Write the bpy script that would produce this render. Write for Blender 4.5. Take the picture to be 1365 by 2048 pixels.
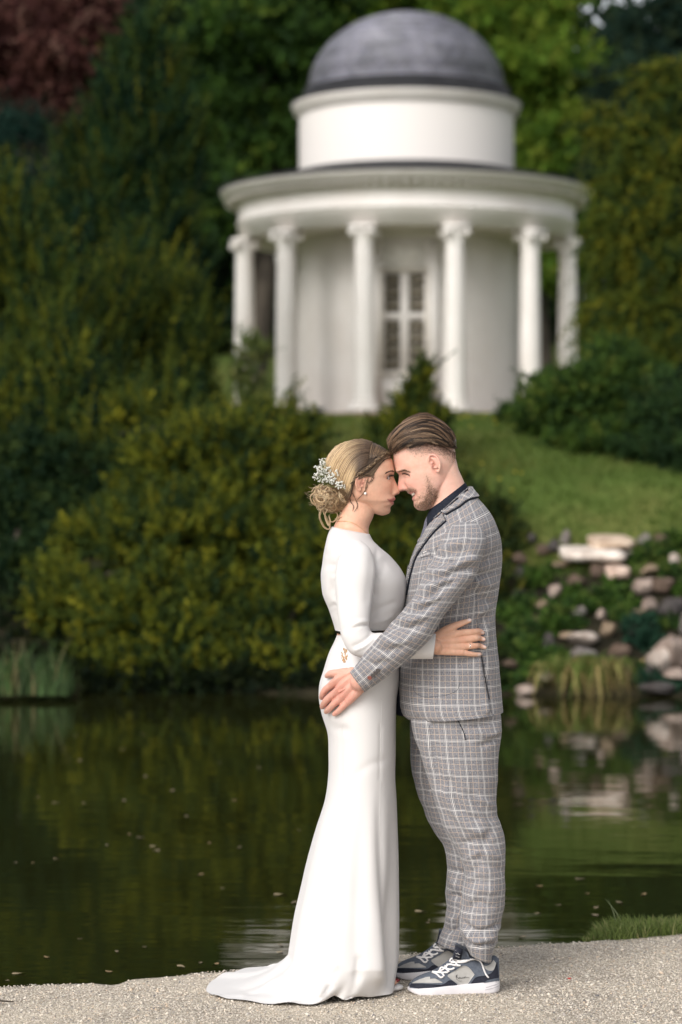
import bpy, math, random
import numpy as np
from mathutils import Vector
from mathutils.bvhtree import BVHTree

for o in list(bpy.data.objects):
    bpy.data.objects.remove(o)
SC = bpy.context.scene
COL = SC.collection
random.seed(7)
RNG = np.random.default_rng(11)

# ------------------------------------------------------------------ camera
F_MM, CAM_Z = 85.0, 1.5
FPX = F_MM / 36.0 * 2048.0
PITCH = math.radians(-0.285)            # a touch below level
cam_d = bpy.data.cameras.new("camera")
cam_d.lens = F_MM
cam_d.sensor_width = 36.0
cam_d.clip_start, cam_d.clip_end = 0.1, 2000.0
cam_d.dof.use_dof = True
cam_d.dof.focus_distance = 7.30
cam_d.dof.aperture_fstop = 2.5
cam_d.dof.aperture_blades = 9
cam = bpy.data.objects.new("camera", cam_d)
cam.location = (0, 0, CAM_Z)
cam.rotation_euler = (math.radians(90) + PITCH, 0, 0)
COL.objects.link(cam)
SC.camera = cam

# ------------------------------------------------------------------ sky, sun, exposure
SUN_DIR = Vector((-0.46, -0.74, 0.64)).normalized()      # towards the sun: behind the camera, to its left
world = bpy.data.worlds.new("World")
SC.world = world
world.use_nodes = True
nt = world.node_tree
nt.nodes.clear()
sky = nt.nodes.new("ShaderNodeTexSky")
sky.sky_type = 'NISHITA'
sky.sun_disc = False
sky.sun_elevation = math.asin(SUN_DIR.z)
sky.sun_rotation = math.atan2(SUN_DIR.x, SUN_DIR.y)
sky.air_density, sky.dust_density, sky.ozone_density = 1.0, 3.0, 1.0
hs = nt.nodes.new("ShaderNodeHueSaturation")
hs.inputs["Saturation"].default_value = 0.22            # overcast: the cloud cover greys the blue
bg = nt.nodes.new("ShaderNodeBackground")
bg.inputs["Strength"].default_value = 0.15
wo = nt.nodes.new("ShaderNodeOutputWorld")
nt.links.new(sky.outputs[0], hs.inputs["Color"])
nt.links.new(hs.outputs[0], bg.inputs[0])
nt.links.new(bg.outputs[0], wo.inputs[0])

sun_d = bpy.data.lights.new("sun", 'SUN')
sun_d.energy = 1.25
sun_d.angle = math.radians(32)
sun_d.color = (1.0, 0.97, 0.93)
sun = bpy.data.objects.new("sun", sun_d)
sun.rotation_euler = SUN_DIR.to_track_quat('Z', 'Y').to_euler()
COL.objects.link(sun)

SC.view_settings.view_transform = 'Standard'
SC.view_settings.look = 'None'
SC.view_settings.gamma = 1.0
SC.view_settings.use_curve_mapping = False
SC.view_settings.exposure = 0.37
SC.cycles.use_denoising = True
SC.cycles.max_bounces = 7
SC.cycles.diffuse_bounces = 3
SC.cycles.glossy_bounces = 3
SC.cycles.transmission_bounces = 4
SC.cycles.transparent_max_bounces = 6
SC.cycles.sample_clamp_indirect = 4.0

# ------------------------------------------------------------------ helpers
CP, SP = math.cos(PITCH), math.sin(PITCH)

def ray(px, py):
    """direction (with unit +Y component) of the line of sight through a point of the photograph"""
    x = (px - 682.5) / FPX
    u = (1024.0 - py) / FPX
    y = CP - u * SP
    z = SP + u * CP
    return x / y, z / y

def W(px, py, Y):
    x, z = ray(px, py)
    return np.array([x * Y, Y, CAM_Z + z * Y])

def G(px, py, gz=0.0):
    """point on the level plane z = gz"""
    x, z = ray(px, py)
    Y = (gz - CAM_Z) / z
    return np.array([x * Y, Y, gz])

def PX(P):
    """project points (n,3) to photo pixels"""
    P = np.atleast_2d(P)
    x, y, z = P[:, 0], P[:, 1], P[:, 2] - CAM_Z
    d = y * CP + z * SP
    u = -y * SP + z * CP
    return np.stack([682.5 + FPX * x / d, 1024.0 - FPX * u / d], 1)

def tag(o, label=None, cat=None, group=None, kind=None):
    if label: o['label'] = label
    if cat: o['category'] = cat
    if group: o['group'] = group
    if kind: o['kind'] = kind
    return o

def empty(name, loc, label=None, cat=None, group=None):
    o = bpy.data.objects.new(name, None)
    o.empty_display_size = 0.1
    o.location = loc
    COL.objects.link(o)
    return tag(o, label, cat, group)

def make_mesh(name, V, F, uv=None, col=None, smooth=True, mats=None, mi=None):
    """V (n,3); F a list of arrays (k,3)/(k,4) or one array"""
    V = np.asarray(V, np.float32)
    Fs = F if isinstance(F, list) else [F]
    Fs = [np.asarray(f, np.int32) for f in Fs if len(f)]
    me = bpy.data.meshes.new(name)
    nl = sum(f.size for f in Fs); npoly = sum(len(f) for f in Fs)
    me.vertices.add(len(V)); me.vertices.foreach_set("co", V.ravel())
    me.loops.add(nl); me.loops.foreach_set("vertex_index", np.concatenate([f.ravel() for f in Fs]))
    me.polygons.add(npoly)
    tot = np.concatenate([np.full(len(f), f.shape[1], np.int32) for f in Fs])
    st = np.concatenate([[0], np.cumsum(tot)[:-1]]).astype(np.int32)
    me.polygons.foreach_set("loop_start", st)
    me.polygons.foreach_set("loop_total", tot)
    if smooth:
        me.polygons.foreach_set("use_smooth", np.ones(npoly, bool))
    if mi is not None:
        me.polygons.foreach_set("material_index", np.asarray(mi, np.int32))
    if uv is not None:
        l = me.uv_layers.new(name="UVMap")
        li = np.concatenate([f.ravel() for f in Fs])
        l.data.foreach_set("uv", np.asarray(uv, np.float32)[li].ravel())
    if col is not None:
        a = me.color_attributes.new("Col", 'FLOAT_COLOR', 'POINT')
        c = np.ones((len(V), 4), np.float32); c[:, :3] = col
        a.data.foreach_set("color", c.ravel())
    if mats is not None:
        for m in (mats if isinstance(mats, (list, tuple)) else [mats]):
            me.materials.append(m)
    me.update(calc_edges=True)
    me.validate()
    return me

def link(name, me, parent=None):
    o = bpy.data.objects.new(name, me)
    COL.objects.link(o)
    if parent is not None:
        o.parent = parent
        if parent.type == 'EMPTY' or True:
            o.matrix_parent_inverse = M_inv(parent)
    return o

def M_inv(p):
    from mathutils import Matrix
    m = Matrix.Identity(4)
    q = p
    chain = []
    while q is not None:
        chain.append(q); q = q.parent
    for q in reversed(chain):
        loc = Matrix.LocRotScale(q.location, q.rotation_euler, q.scale)
        m = m @ q.matrix_parent_inverse @ loc if q.parent else loc
    return m.inverted()

class MB:
    """collects pieces into one mesh"""
    def __init__(s):
        s.V, s.Q, s.T, s.U, s.C, s.n = [], [], [], [], [], 0
    def add(s, V, Q=None, T=None, U=None, C=None):
        V = np.asarray(V, float)
        s.V.append(V)
        if Q is not None and len(Q): s.Q.append(np.asarray(Q) + s.n)
        if T is not None and len(T): s.T.append(np.asarray(T) + s.n)
        s.U.append(np.zeros((len(V), 2)) if U is None else U)
        s.C.append(np.ones((len(V), 3)) if C is None else np.broadcast_to(np.asarray(C, float), (len(V), 3)))
        s.n += len(V)
        return s
    def mesh(s, name, mats=None, smooth=True):
        F = []
        if s.Q: F.append(np.concatenate(s.Q))
        if s.T: F.append(np.concatenate(s.T))
        return make_mesh(name, np.concatenate(s.V), F, np.concatenate(s.U), np.concatenate(s.C), smooth, mats)
    def box(s, c, d, rz=0, C=None):
        x = np.array([[i, j, k] for i in (-1, 1) for j in (-1, 1) for k in (-1, 1)], float) * np.asarray(d) / 2
        if rz:
            cc, ss = math.cos(rz), math.sin(rz)
            x = x @ np.array([[cc, ss, 0], [-ss, cc, 0], [0, 0, 1]])
        Q = [[0, 1, 3, 2], [4, 6, 7, 5], [0, 4, 5, 1], [2, 3, 7, 6], [0, 2, 6, 4], [1, 5, 7, 3]]
        return s.add(x + np.asarray(c), Q, C=C)
    def lathe(s, prof, n=48, c=(0, 0, 0), a0=0, a1=2 * math.pi, C=None):
        prof = np.asarray(prof, float)
        full = abs(a1 - a0 - 2 * math.pi) < 1e-6
        k = n if full else n + 1
        th = np.linspace(a0, a1, n + 1)[:k]
        V = np.stack([prof[:, None, 0] * np.cos(th), prof[:, None, 0] * np.sin(th), np.repeat(prof[:, 1:2], k, 1)], -1).reshape(-1, 3) + np.asarray(c)
        return s.add(V, grid_faces(len(prof), k, full), C=C)
    def tube(s, P, R, n=6, cap=True, C=None, flat=None):
        V, Q, T = tube_geo(P, R, n, cap)
        return s.add(V, Q, T, C=C)

def grid_faces(m, k, wrap):
    i = np.arange(m - 1)[:, None]; j = np.arange(k if wrap else k - 1)[None, :]
    j2 = (j + 1) % k
    return np.stack([i * k + j, i * k + j2, (i + 1) * k + j2, (i + 1) * k + j], -1).reshape(-1, 4)

def unit(v):
    v = np.asarray(v, float)
    return v / np.maximum(np.linalg.norm(v, axis=-1, keepdims=True), 1e-12)

def tube_geo(P, R, n=6, cap=True):
    P = np.asarray(P, float); m = len(P)
    R = np.broadcast_to(np.asarray(R, float), (m,))
    T = unit(np.gradient(P, axis=0))
    up = np.array([0.13, -0.99, 0.05]) if abs(T[0] @ np.array([0.13, -0.99, 0.05])) < 0.9 else np.array([0, 0.1, 1.0])
    N = np.empty((m, 3)); v = up
    for i in range(m):
        v = v - T[i] * (v @ T[i]); v = v / max(np.linalg.norm(v), 1e-9); N[i] = v
    B = np.cross(T, N)
    th = np.arange(n) * 2 * math.pi / n
    V = (P[:, None] + R[:, None, None] * (N[:, None] * np.cos(th)[None, :, None] + B[:, None] * np.sin(th)[None, :, None])).reshape(-1, 3)
    Q = grid_faces(m, n, True)
    Tq = None
    if cap:
        V = np.concatenate([V, P[:1], P[-1:]])
        a, b = m * n, m * n + 1
        j = np.arange(n); j2 = (j + 1) % n
        Tq = np.concatenate([np.stack([np.full(n, a), j2, j], 1), np.stack([np.full(n, b), (m - 1) * n + j, (m - 1) * n + j2], 1)])
    return V, Q, Tq

def cr(K, n):
    """smooth curve through the control rows K (k,d), n samples, chord-length parameter"""
    K = np.asarray(K, float)
    if len(K) == 2:
        t = np.linspace(0, 1, n)[:, None]
        return K[0] * (1 - t) + K[1] * t
    d = np.linalg.norm(np.diff(K[:, :min(3, K.shape[1])], axis=0), axis=1); d = np.maximum(d, 1e-6)
    t = np.concatenate([[0], np.cumsum(d)])
    sl = np.diff(K, axis=0) / d[:, None]
    m = np.empty_like(K)
    m[1:-1] = (sl[:-1] * d[1:, None] + sl[1:] * d[:-1, None]) / (d[:-1] + d[1:])[:, None]
    m[0], m[-1] = sl[0], sl[-1]
    x = np.linspace(0, t[-1], n)
    i = np.clip(np.searchsorted(t, x, 'right') - 1, 0, len(d) - 1)
    h = d[i][:, None]; u = ((x - t[i]) / d[i])[:, None]
    return ((1 + 2 * u) * (1 - u) ** 2) * K[i] + u * (1 - u) ** 2 * h * m[i] + u * u * (3 - 2 * u) * K[i + 1] + u * u * (u - 1) * h * m[i + 1]

def pn(P, seed=0):
    """smooth value noise in -1..1 at points (n,3)"""
    P = np.asarray(P, float)
    if P.ndim == 1: return pn(P[None], seed)[0]
    if P.ndim > 2: return pn(P.reshape(-1, 3), seed).reshape(P.shape[:-1])
    i = np.floor(P).astype(np.int64); f = P - i
    f = f * f * f * (f * (f * 6 - 15) + 10)
    def h(a, b, c):
        x = (a * 374761393 + b * 668265263 + c * 2147483647 + seed * 974711) & 0xffffffff
        x = ((x ^ (x >> 13)) * 1274126177) & 0xffffffff
        x = ((x ^ (x >> 16)) * 2246822519) & 0xffffffff
        return ((x ^ (x >> 15)) & 0xffff) / 32767.5 - 1
    r = 0
    for dx in (0, 1):
        for dy in (0, 1):
            for dz in (0, 1):
                w = (f[:, 0] if dx else 1 - f[:, 0]) * (f[:, 1] if dy else 1 - f[:, 1]) * (f[:, 2] if dz else 1 - f[:, 2])
                r = r + w * h(i[:, 0] + dx, i[:, 1] + dy, i[:, 2] + dz)
    return r

# ------------------------------------------------------------------ materials
def nodes_of(name):
    m = bpy.data.materials.new(name); m.use_nodes = True
    t = m.node_tree; b = t.nodes["Principled BSDF"]
    return m, t, b

def mat(name, c, rough=0.6, c2=None, scale=6, detail=4, bump=0.0, bscale=60, spec=0.4, vcol=False, metal=0, stretch=None, coat=0, sheen=0, sss=0, transl=0, lo=0.35, hi=0.65, bdist=0.01):
    m, t, b = nodes_of(name)
    b.inputs["Roughness"].default_value = rough
    b.inputs["Specular IOR Level"].default_value = spec
    b.inputs["Metallic"].default_value = metal
    if coat: b.inputs["Coat Weight"].default_value = coat
    if sheen: b.inputs["Sheen Weight"].default_value = sheen
    if sss:
        b.inputs["Subsurface Weight"].default_value = sss
        b.inputs["Subsurface Radius"].default_value = (1.0, 0.35, 0.2)
        b.inputs["Subsurface Scale"].default_value = 0.006
    co = t.nodes.new("ShaderNodeTexCoord")
    vec = co.outputs["Object"]
    if stretch:
        mp = t.nodes.new("ShaderNodeMapping"); mp.inputs["Scale"].default_value = stretch
        t.links.new(vec, mp.inputs[0]); vec = mp.outputs[0]
    out = None
    if c2 is not None:
        n = t.nodes.new("ShaderNodeTexNoise"); n.inputs["Scale"].default_value = scale; n.inputs["Detail"].default_value = detail
        t.links.new(vec, n.inputs["Vector"])
        r = t.nodes.new("ShaderNodeValToRGB")
        r.color_ramp.elements[0].position = lo; r.color_ramp.elements[1].position = hi
        r.color_ramp.elements[0].color = (*c, 1); r.color_ramp.elements[1].color = (*c2, 1)
        t.links.new(n.outputs["Fac"], r.inputs[0]); out = r.outputs[0]
    if vcol:
        a = t.nodes.new("ShaderNodeVertexColor"); a.layer_name = "Col"
        if out is None:
            if tuple(c) == (1, 1, 1): out = a.outputs[0]
            else:
                mx = t.nodes.new("ShaderNodeMix"); mx.data_type = 'RGBA'; mx.blend_type = 'MULTIPLY'; mx.inputs[0].default_value = 1
                mx.inputs[6].default_value = (*c, 1); t.links.new(a.outputs[0], mx.inputs[7]); out = mx.outputs[2]
        else:
            mx = t.nodes.new("ShaderNodeMix"); mx.data_type = 'RGBA'; mx.blend_type = 'MULTIPLY'; mx.inputs[0].default_value = 1
            t.links.new(out, mx.inputs[6]); t.links.new(a.outputs[0], mx.inputs[7]); out = mx.outputs[2]
    if out is None: b.inputs["Base Color"].default_value = (*c, 1)
    else: t.links.new(out, b.inputs["Base Color"])
    if bump:
        n2 = t.nodes.new("ShaderNodeTexNoise"); n2.inputs["Scale"].default_value = bscale; n2.inputs["Detail"].default_value = 5
        t.links.new(vec, n2.inputs["Vector"])
        bm = t.nodes.new("ShaderNodeBump"); bm.inputs["Strength"].default_value = bump; bm.inputs["Distance"].default_value = bdist
        t.links.new(n2.outputs["Fac"], bm.inputs["Height"]); t.links.new(bm.outputs[0], b.inputs["Normal"])
    if transl:
        tr = t.nodes.new("ShaderNodeBsdfTranslucent")
        if out is None: tr.inputs[0].default_value = (*c, 1)
        else: t.links.new(out, tr.inputs[0])
        ms = t.nodes.new("ShaderNodeMixShader"); ms.inputs[0].default_value = transl
        o = t.nodes["Material Output"]
        t.links.new(b.outputs[0], ms.inputs[1]); t.links.new(tr.outputs[0], ms.inputs[2]); t.links.new(ms.outputs[0], o.inputs[0])
    return m

M_LEAF = mat("foliage", (1, 1, 1), 0.6, vcol=True, transl=0.3, spec=0.06)
M_BARK = mat("bark", (0.035, 0.028, 0.02), 0.9, (0.075, 0.06, 0.045), 8, bump=0.6, bscale=30, stretch=(1, 1, 0.2))
M_GRASS = mat("grass_blades", (1, 1, 1), 0.6, vcol=True, transl=0.25, spec=0.2)
M_LAWN = mat("lawn", (0.07, 0.105, 0.022), 0.9, (0.155, 0.14, 0.045), 0.9, 6, bump=0.5, bscale=25, spec=0.1, lo=0.42, hi=0.8)
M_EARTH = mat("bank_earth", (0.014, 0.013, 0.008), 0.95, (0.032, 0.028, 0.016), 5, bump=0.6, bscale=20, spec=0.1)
M_ROCK = mat("rock", (0.62, 0.55, 0.5), 0.9, (1.0, 0.97, 0.93), 7, 6, bump=0.7, bscale=18, vcol=True, spec=0.2, bdist=0.03)
M_WHITE = mat("white_paint", (0.70, 0.65, 0.60), 0.55, (0.79, 0.75, 0.71), 1.3, 6, bump=0.05, bscale=40, spec=0.3, lo=0.2, hi=0.6)
# ------------------------------------------------------------------ ground, pond, banks
EDGE_PX = [(-900, 2014), (-300, 1985), (0, 1970), (110, 1966), (174, 1963), (225, 1965), (243, 1963), (262, 1954), (349, 1948), (498, 1935), (568, 1929),
           (799, 1907), (1000, 1892), (1176, 1879), (1365, 1864.5), (1700, 1840), (2400, 1790)]
EDGE = np.array([G(*p) for p in EDGE_PX])
def edge_y(x):
    x = np.asarray(x, float)
    e = np.interp(x, EDGE[:, 0], EDGE[:, 1])
    return e + 0.010 * pn(np.stack([x * 9, x * 0, x * 0], -1), 3) + 0.006 * pn(np.stack([x * 31, x * 0, x * 0], -1), 4)
WATER_Z = -0.15

def gravel_mat():
    m, t, b = nodes_of("gravel_bed")
    co = t.nodes.new("ShaderNodeTexCoord")
    v = t.nodes.new("ShaderNodeTexVoronoi"); v.inputs["Scale"].default_value = 150
    n = t.nodes.new("ShaderNodeTexNoise"); n.inputs["Scale"].default_value = 2.2; n.inputs["Detail"].default_value = 6
    r = t.nodes.new("ShaderNodeValToRGB")
    r.color_ramp.elements[0].color = (0.36, 0.315, 0.26, 1); r.color_ramp.elements[1].color = (0.68, 0.615, 0.525, 1)
    r.color_ramp.elements[0].position = 0.1; r.color_ramp.elements[1].position = 0.9
    mx = t.nodes.new("ShaderNodeMix"); mx.data_type = 'RGBA'; mx.blend_type = 'MULTIPLY'; mx.inputs[0].default_value = 1
    r2 = t.nodes.new("ShaderNodeValToRGB")
    r2.color_ramp.elements[0].color = (0.72, 0.70, 0.68, 1); r2.color_ramp.elements[1].color = (1, 0.97, 0.92, 1)
    r2.color_ramp.elements[0].position = 0.35; r2.color_ramp.elements[1].position = 0.62
    sp = t.nodes.new("ShaderNodeSeparateColor")
    t.links.new(co.outputs["Object"], v.inputs["Vector"]); t.links.new(co.outputs["Object"], n.inputs["Vector"])
    t.links.new(v.outputs["Color"], sp.inputs[0]); t.links.new(sp.outputs[0], r.inputs[0]); t.links.new(n.outputs["Fac"], r2.inputs[0])
    t.links.new(r.outputs[0], mx.inputs[6]); t.links.new(r2.outputs[0], mx.inputs[7]); t.links.new(mx.outputs[2], b.inputs["Base Color"])
    bp = t.nodes.new("ShaderNodeBump"); bp.inputs["Strength"].default_value = 0.8; bp.inputs["Distance"].default_value = 0.004
    t.links.new(v.outputs["Distance"], bp.inputs["Height"]); bp.invert = True
    t.links.new(bp.outputs[0], b.inputs["Normal"])
    b.inputs["Roughness"].default_value = 0.9; b.inputs["Specular IOR Level"].default_value = 0.2
    return m
M_GRAVEL = gravel_mat()

def build_path():
    xs = np.concatenate([np.linspace(-60, -2.6, 24), np.linspace(-2.5, 2.9, 240), np.linspace(3.0, 60, 24)])
    e = edge_y(xs)
    rows = [(-60, None), (2, None), (5.5, None)]
    V = []
    for y, _ in rows:
        V.append(np.stack([xs, np.full_like(xs, y), np.zeros_like(xs)], -1))
    for k in np.linspace(1.6, 0.06, 26):
        V.append(np.stack([xs, e - k, 0.006 * pn(np.stack([xs * 3, (e - k) * 3, xs * 0], -1), 9)], -1))
    V.append(np.stack([xs, e - 0.02, np.full_like(xs, -0.003)], -1))
    V.append(np.stack([xs, e, np.full_like(xs, -0.018)], -1))
    V.append(np.stack([xs, e + 0.02, np.full_like(xs, -0.06)], -1))
    V.append(np.stack([xs, e + 0.06, np.full_like(xs, -0.40)], -1))
    m = len(V); V = np.concatenate(V)
    o = link("gravel_path", make_mesh("gravel_path", V, grid_faces(m, len(xs), False), mats=M_GRAVEL))
    tag(o, kind='structure')
build_path()

def build_pebbles():
    n = 95000
    X = RNG.uniform(-1.35, 1.55, n); Y = RNG.uniform(6.55, 8.75, n)
    e = edge_y(X)
    k = Y < e - 0.004
    X, Y, e = X[k], Y[k], e[k]
    # loose stone lies thicker in some places
    d = pn(np.stack([X * 2.2, Y * 2.2, X * 0], -1), 21) * 0.5 + 0.5
    k = RNG.random(len(X)) < 0.35 + 0.75 * d
    X, Y, e = X[k], Y[k], e[k]; n = len(X)
    S = np.exp(RNG.normal(math.log(0.0025), 0.36, n)); S = np.clip(S, 0.0016, 0.0095)
    base = np.array([[1, 0, 0], [-1, 0, 0], [0, 1, 0], [0, -1, 0], [0, 0, 1], [0, 0, -1]], float)
    T = np.array([[0, 2, 4], [2, 1, 4], [1, 3, 4], [3, 0, 4], [2, 0, 5], [1, 2, 5], [3, 1, 5], [0, 3, 5]])
    P = base[None] * RNG.uniform(0.55, 1.35, (n, 6, 3)) + RNG.normal(0, 0.22, (n, 6, 3))
    P[:, :, 2] *= 0.7
    a = RNG.uniform(0, 6.283, n); ca, sa = np.cos(a)[:, None], np.sin(a)[:, None]
    x = P[:, :, 0] * ca - P[:, :, 1] * sa; y = P[:, :, 0] * sa + P[:, :, 1] * ca
    P = np.stack([x, y, P[:, :, 2]], -1) * S[:, None, None]
    z0 = np.where(Y > e - 0.03, -0.008, 0.006 * pn(np.stack([X * 3, Y * 3, X * 0], -1), 9)) + S * 0.25
    P += np.stack([X, Y, z0], -1)[:, None]
    pal = np.array([[0.56, 0.51, 0.45], [0.64, 0.58, 0.505], [0.46, 0.42, 0.375], [0.36, 0.335, 0.315], [0.58, 0.475, 0.375], [0.70, 0.655, 0.59], [0.2, 0.195, 0.2]])
    ci = RNG.choice(len(pal), n, p=[0.27, 0.25, 0.17, 0.09, 0.08, 0.11, 0.03])
    C = np.minimum(pal[ci] * [1.06, 1.035, 1.0] * RNG.uniform(0.85, 1.15, (n, 1)), 0.85)
    me = make_mesh("gravel", P.reshape(-1, 3), (T[None] + (np.arange(n) * 6)[:, None, None]).reshape(-1, 3), col=np.repeat(C, 6, 0), smooth=False,
                   mats=mat("gravel_stone", (1, 1, 1), 0.85, vcol=True, spec=0.25))
    tag(link("gravel", me), "loose crushed grey and tan gravel covering the lakeside path", "gravel", kind='stuff')
build_pebbles()

def water_mat():
    m, t, b = nodes_of("pond_water")
    b.inputs["Base Color"].default_value = (0.015, 0.016, 0.004, 1)
    b.inputs["Roughness"].default_value = 0.035
    b.inputs["IOR"].default_value = 1.62
    b.inputs["Specular IOR Level"].default_value = 0.5
    co = t.nodes.new("ShaderNodeTexCoord")
    mp = t.nodes.new("ShaderNodeMapping"); mp.inputs["Scale"].default_value = (0.55, 1.5, 1)
    n = t.nodes.new("ShaderNodeTexNoise"); n.inputs["Scale"].default_value = 2.6; n.inputs["Detail"].default_value = 3
    bp = t.nodes.new("ShaderNodeBump"); bp.inputs["Strength"].default_value = 0.075; bp.inputs["Distance"].default_value = 0.03
    t.links.new(co.outputs["Object"], mp.inputs[0]); t.links.new(mp.outputs[0], n.inputs["Vector"])
    t.links.new(n.outputs["Fac"], bp.inputs["Height"]); t.links.new(bp.outputs[0], b.inputs["Normal"])
    return m

def shore_y(x):
    x = np.asarray(x, float)
    return 20.6 + 0.35 * pn(np.stack([x * 0.7, x * 0, x * 0], -1), 5) + 0.15 * pn(np.stack([x * 2.3, x * 0, x * 0], -1), 6) - 0.15 * np.clip(x - 1, 0, 3)

def ter_z(x, y):
    """height of the far bank, lawn and hill"""
    x = np.asarray(x, float); y = np.asarray(y, float)
    s = shore_y(x)
    t = y - s
    z = np.interp(t, [-3, -0.6, -0.1, 0.15, 1.2, 2.4, 3.6, 4.8, 6.2, 9.5, 27.2, 27.9, 36, 60, 200], [-1.2, -0.6, -0.25, -0.05, 0.38, 1.00, 1.74, 2.10, 2.32, 2.48, 3.08, 3.14, 3.2, 6.5, 20])
    z = z + 0.06 * pn(np.stack([x * 0.6, y * 0.6, x * 0], -1), 12) * np.clip(t, 0, 1) * np.where(y > 46, 0.3, 1)
    return z

def build_terrain():
    xs = np.concatenate([np.linspace(-120, -14, 24), np.linspace(-13, 13, 130), np.linspace(14, 120, 60)])
    ts = np.concatenate([np.linspace(-3, 8, 56), np.linspace(8.5, 30, 60), np.linspace(31, 60, 24), np.linspace(65, 400, 24)])
    Xg, Tg = np.meshgrid(xs, ts)
    Yg = Tg + shore_y(Xg)
    V = np.stack([Xg, Yg, ter_z(Xg, Yg)], -1).reshape(-1, 3)
    F = grid_faces(len(ts), len(xs), False)
    tt = Tg.reshape(-1)[F].mean(1); xx = Xg.reshape(-1)[F].mean(1)
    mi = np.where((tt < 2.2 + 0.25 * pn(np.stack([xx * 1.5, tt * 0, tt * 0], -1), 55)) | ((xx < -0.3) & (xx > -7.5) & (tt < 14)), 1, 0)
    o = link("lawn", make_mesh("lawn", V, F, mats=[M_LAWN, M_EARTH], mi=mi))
    tag(o, kind='structure')
    w = np.array([[-120, 7.0, WATER_Z], [120, 7.0, WATER_Z], [120, 24.5, WATER_Z], [-120, 24.5, WATER_Z]])
    tag(link("pond_water", make_mesh("pond_water", w, np.array([[0, 1, 2, 3]]), mats=water_mat())), kind='structure')
build_terrain()

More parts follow.
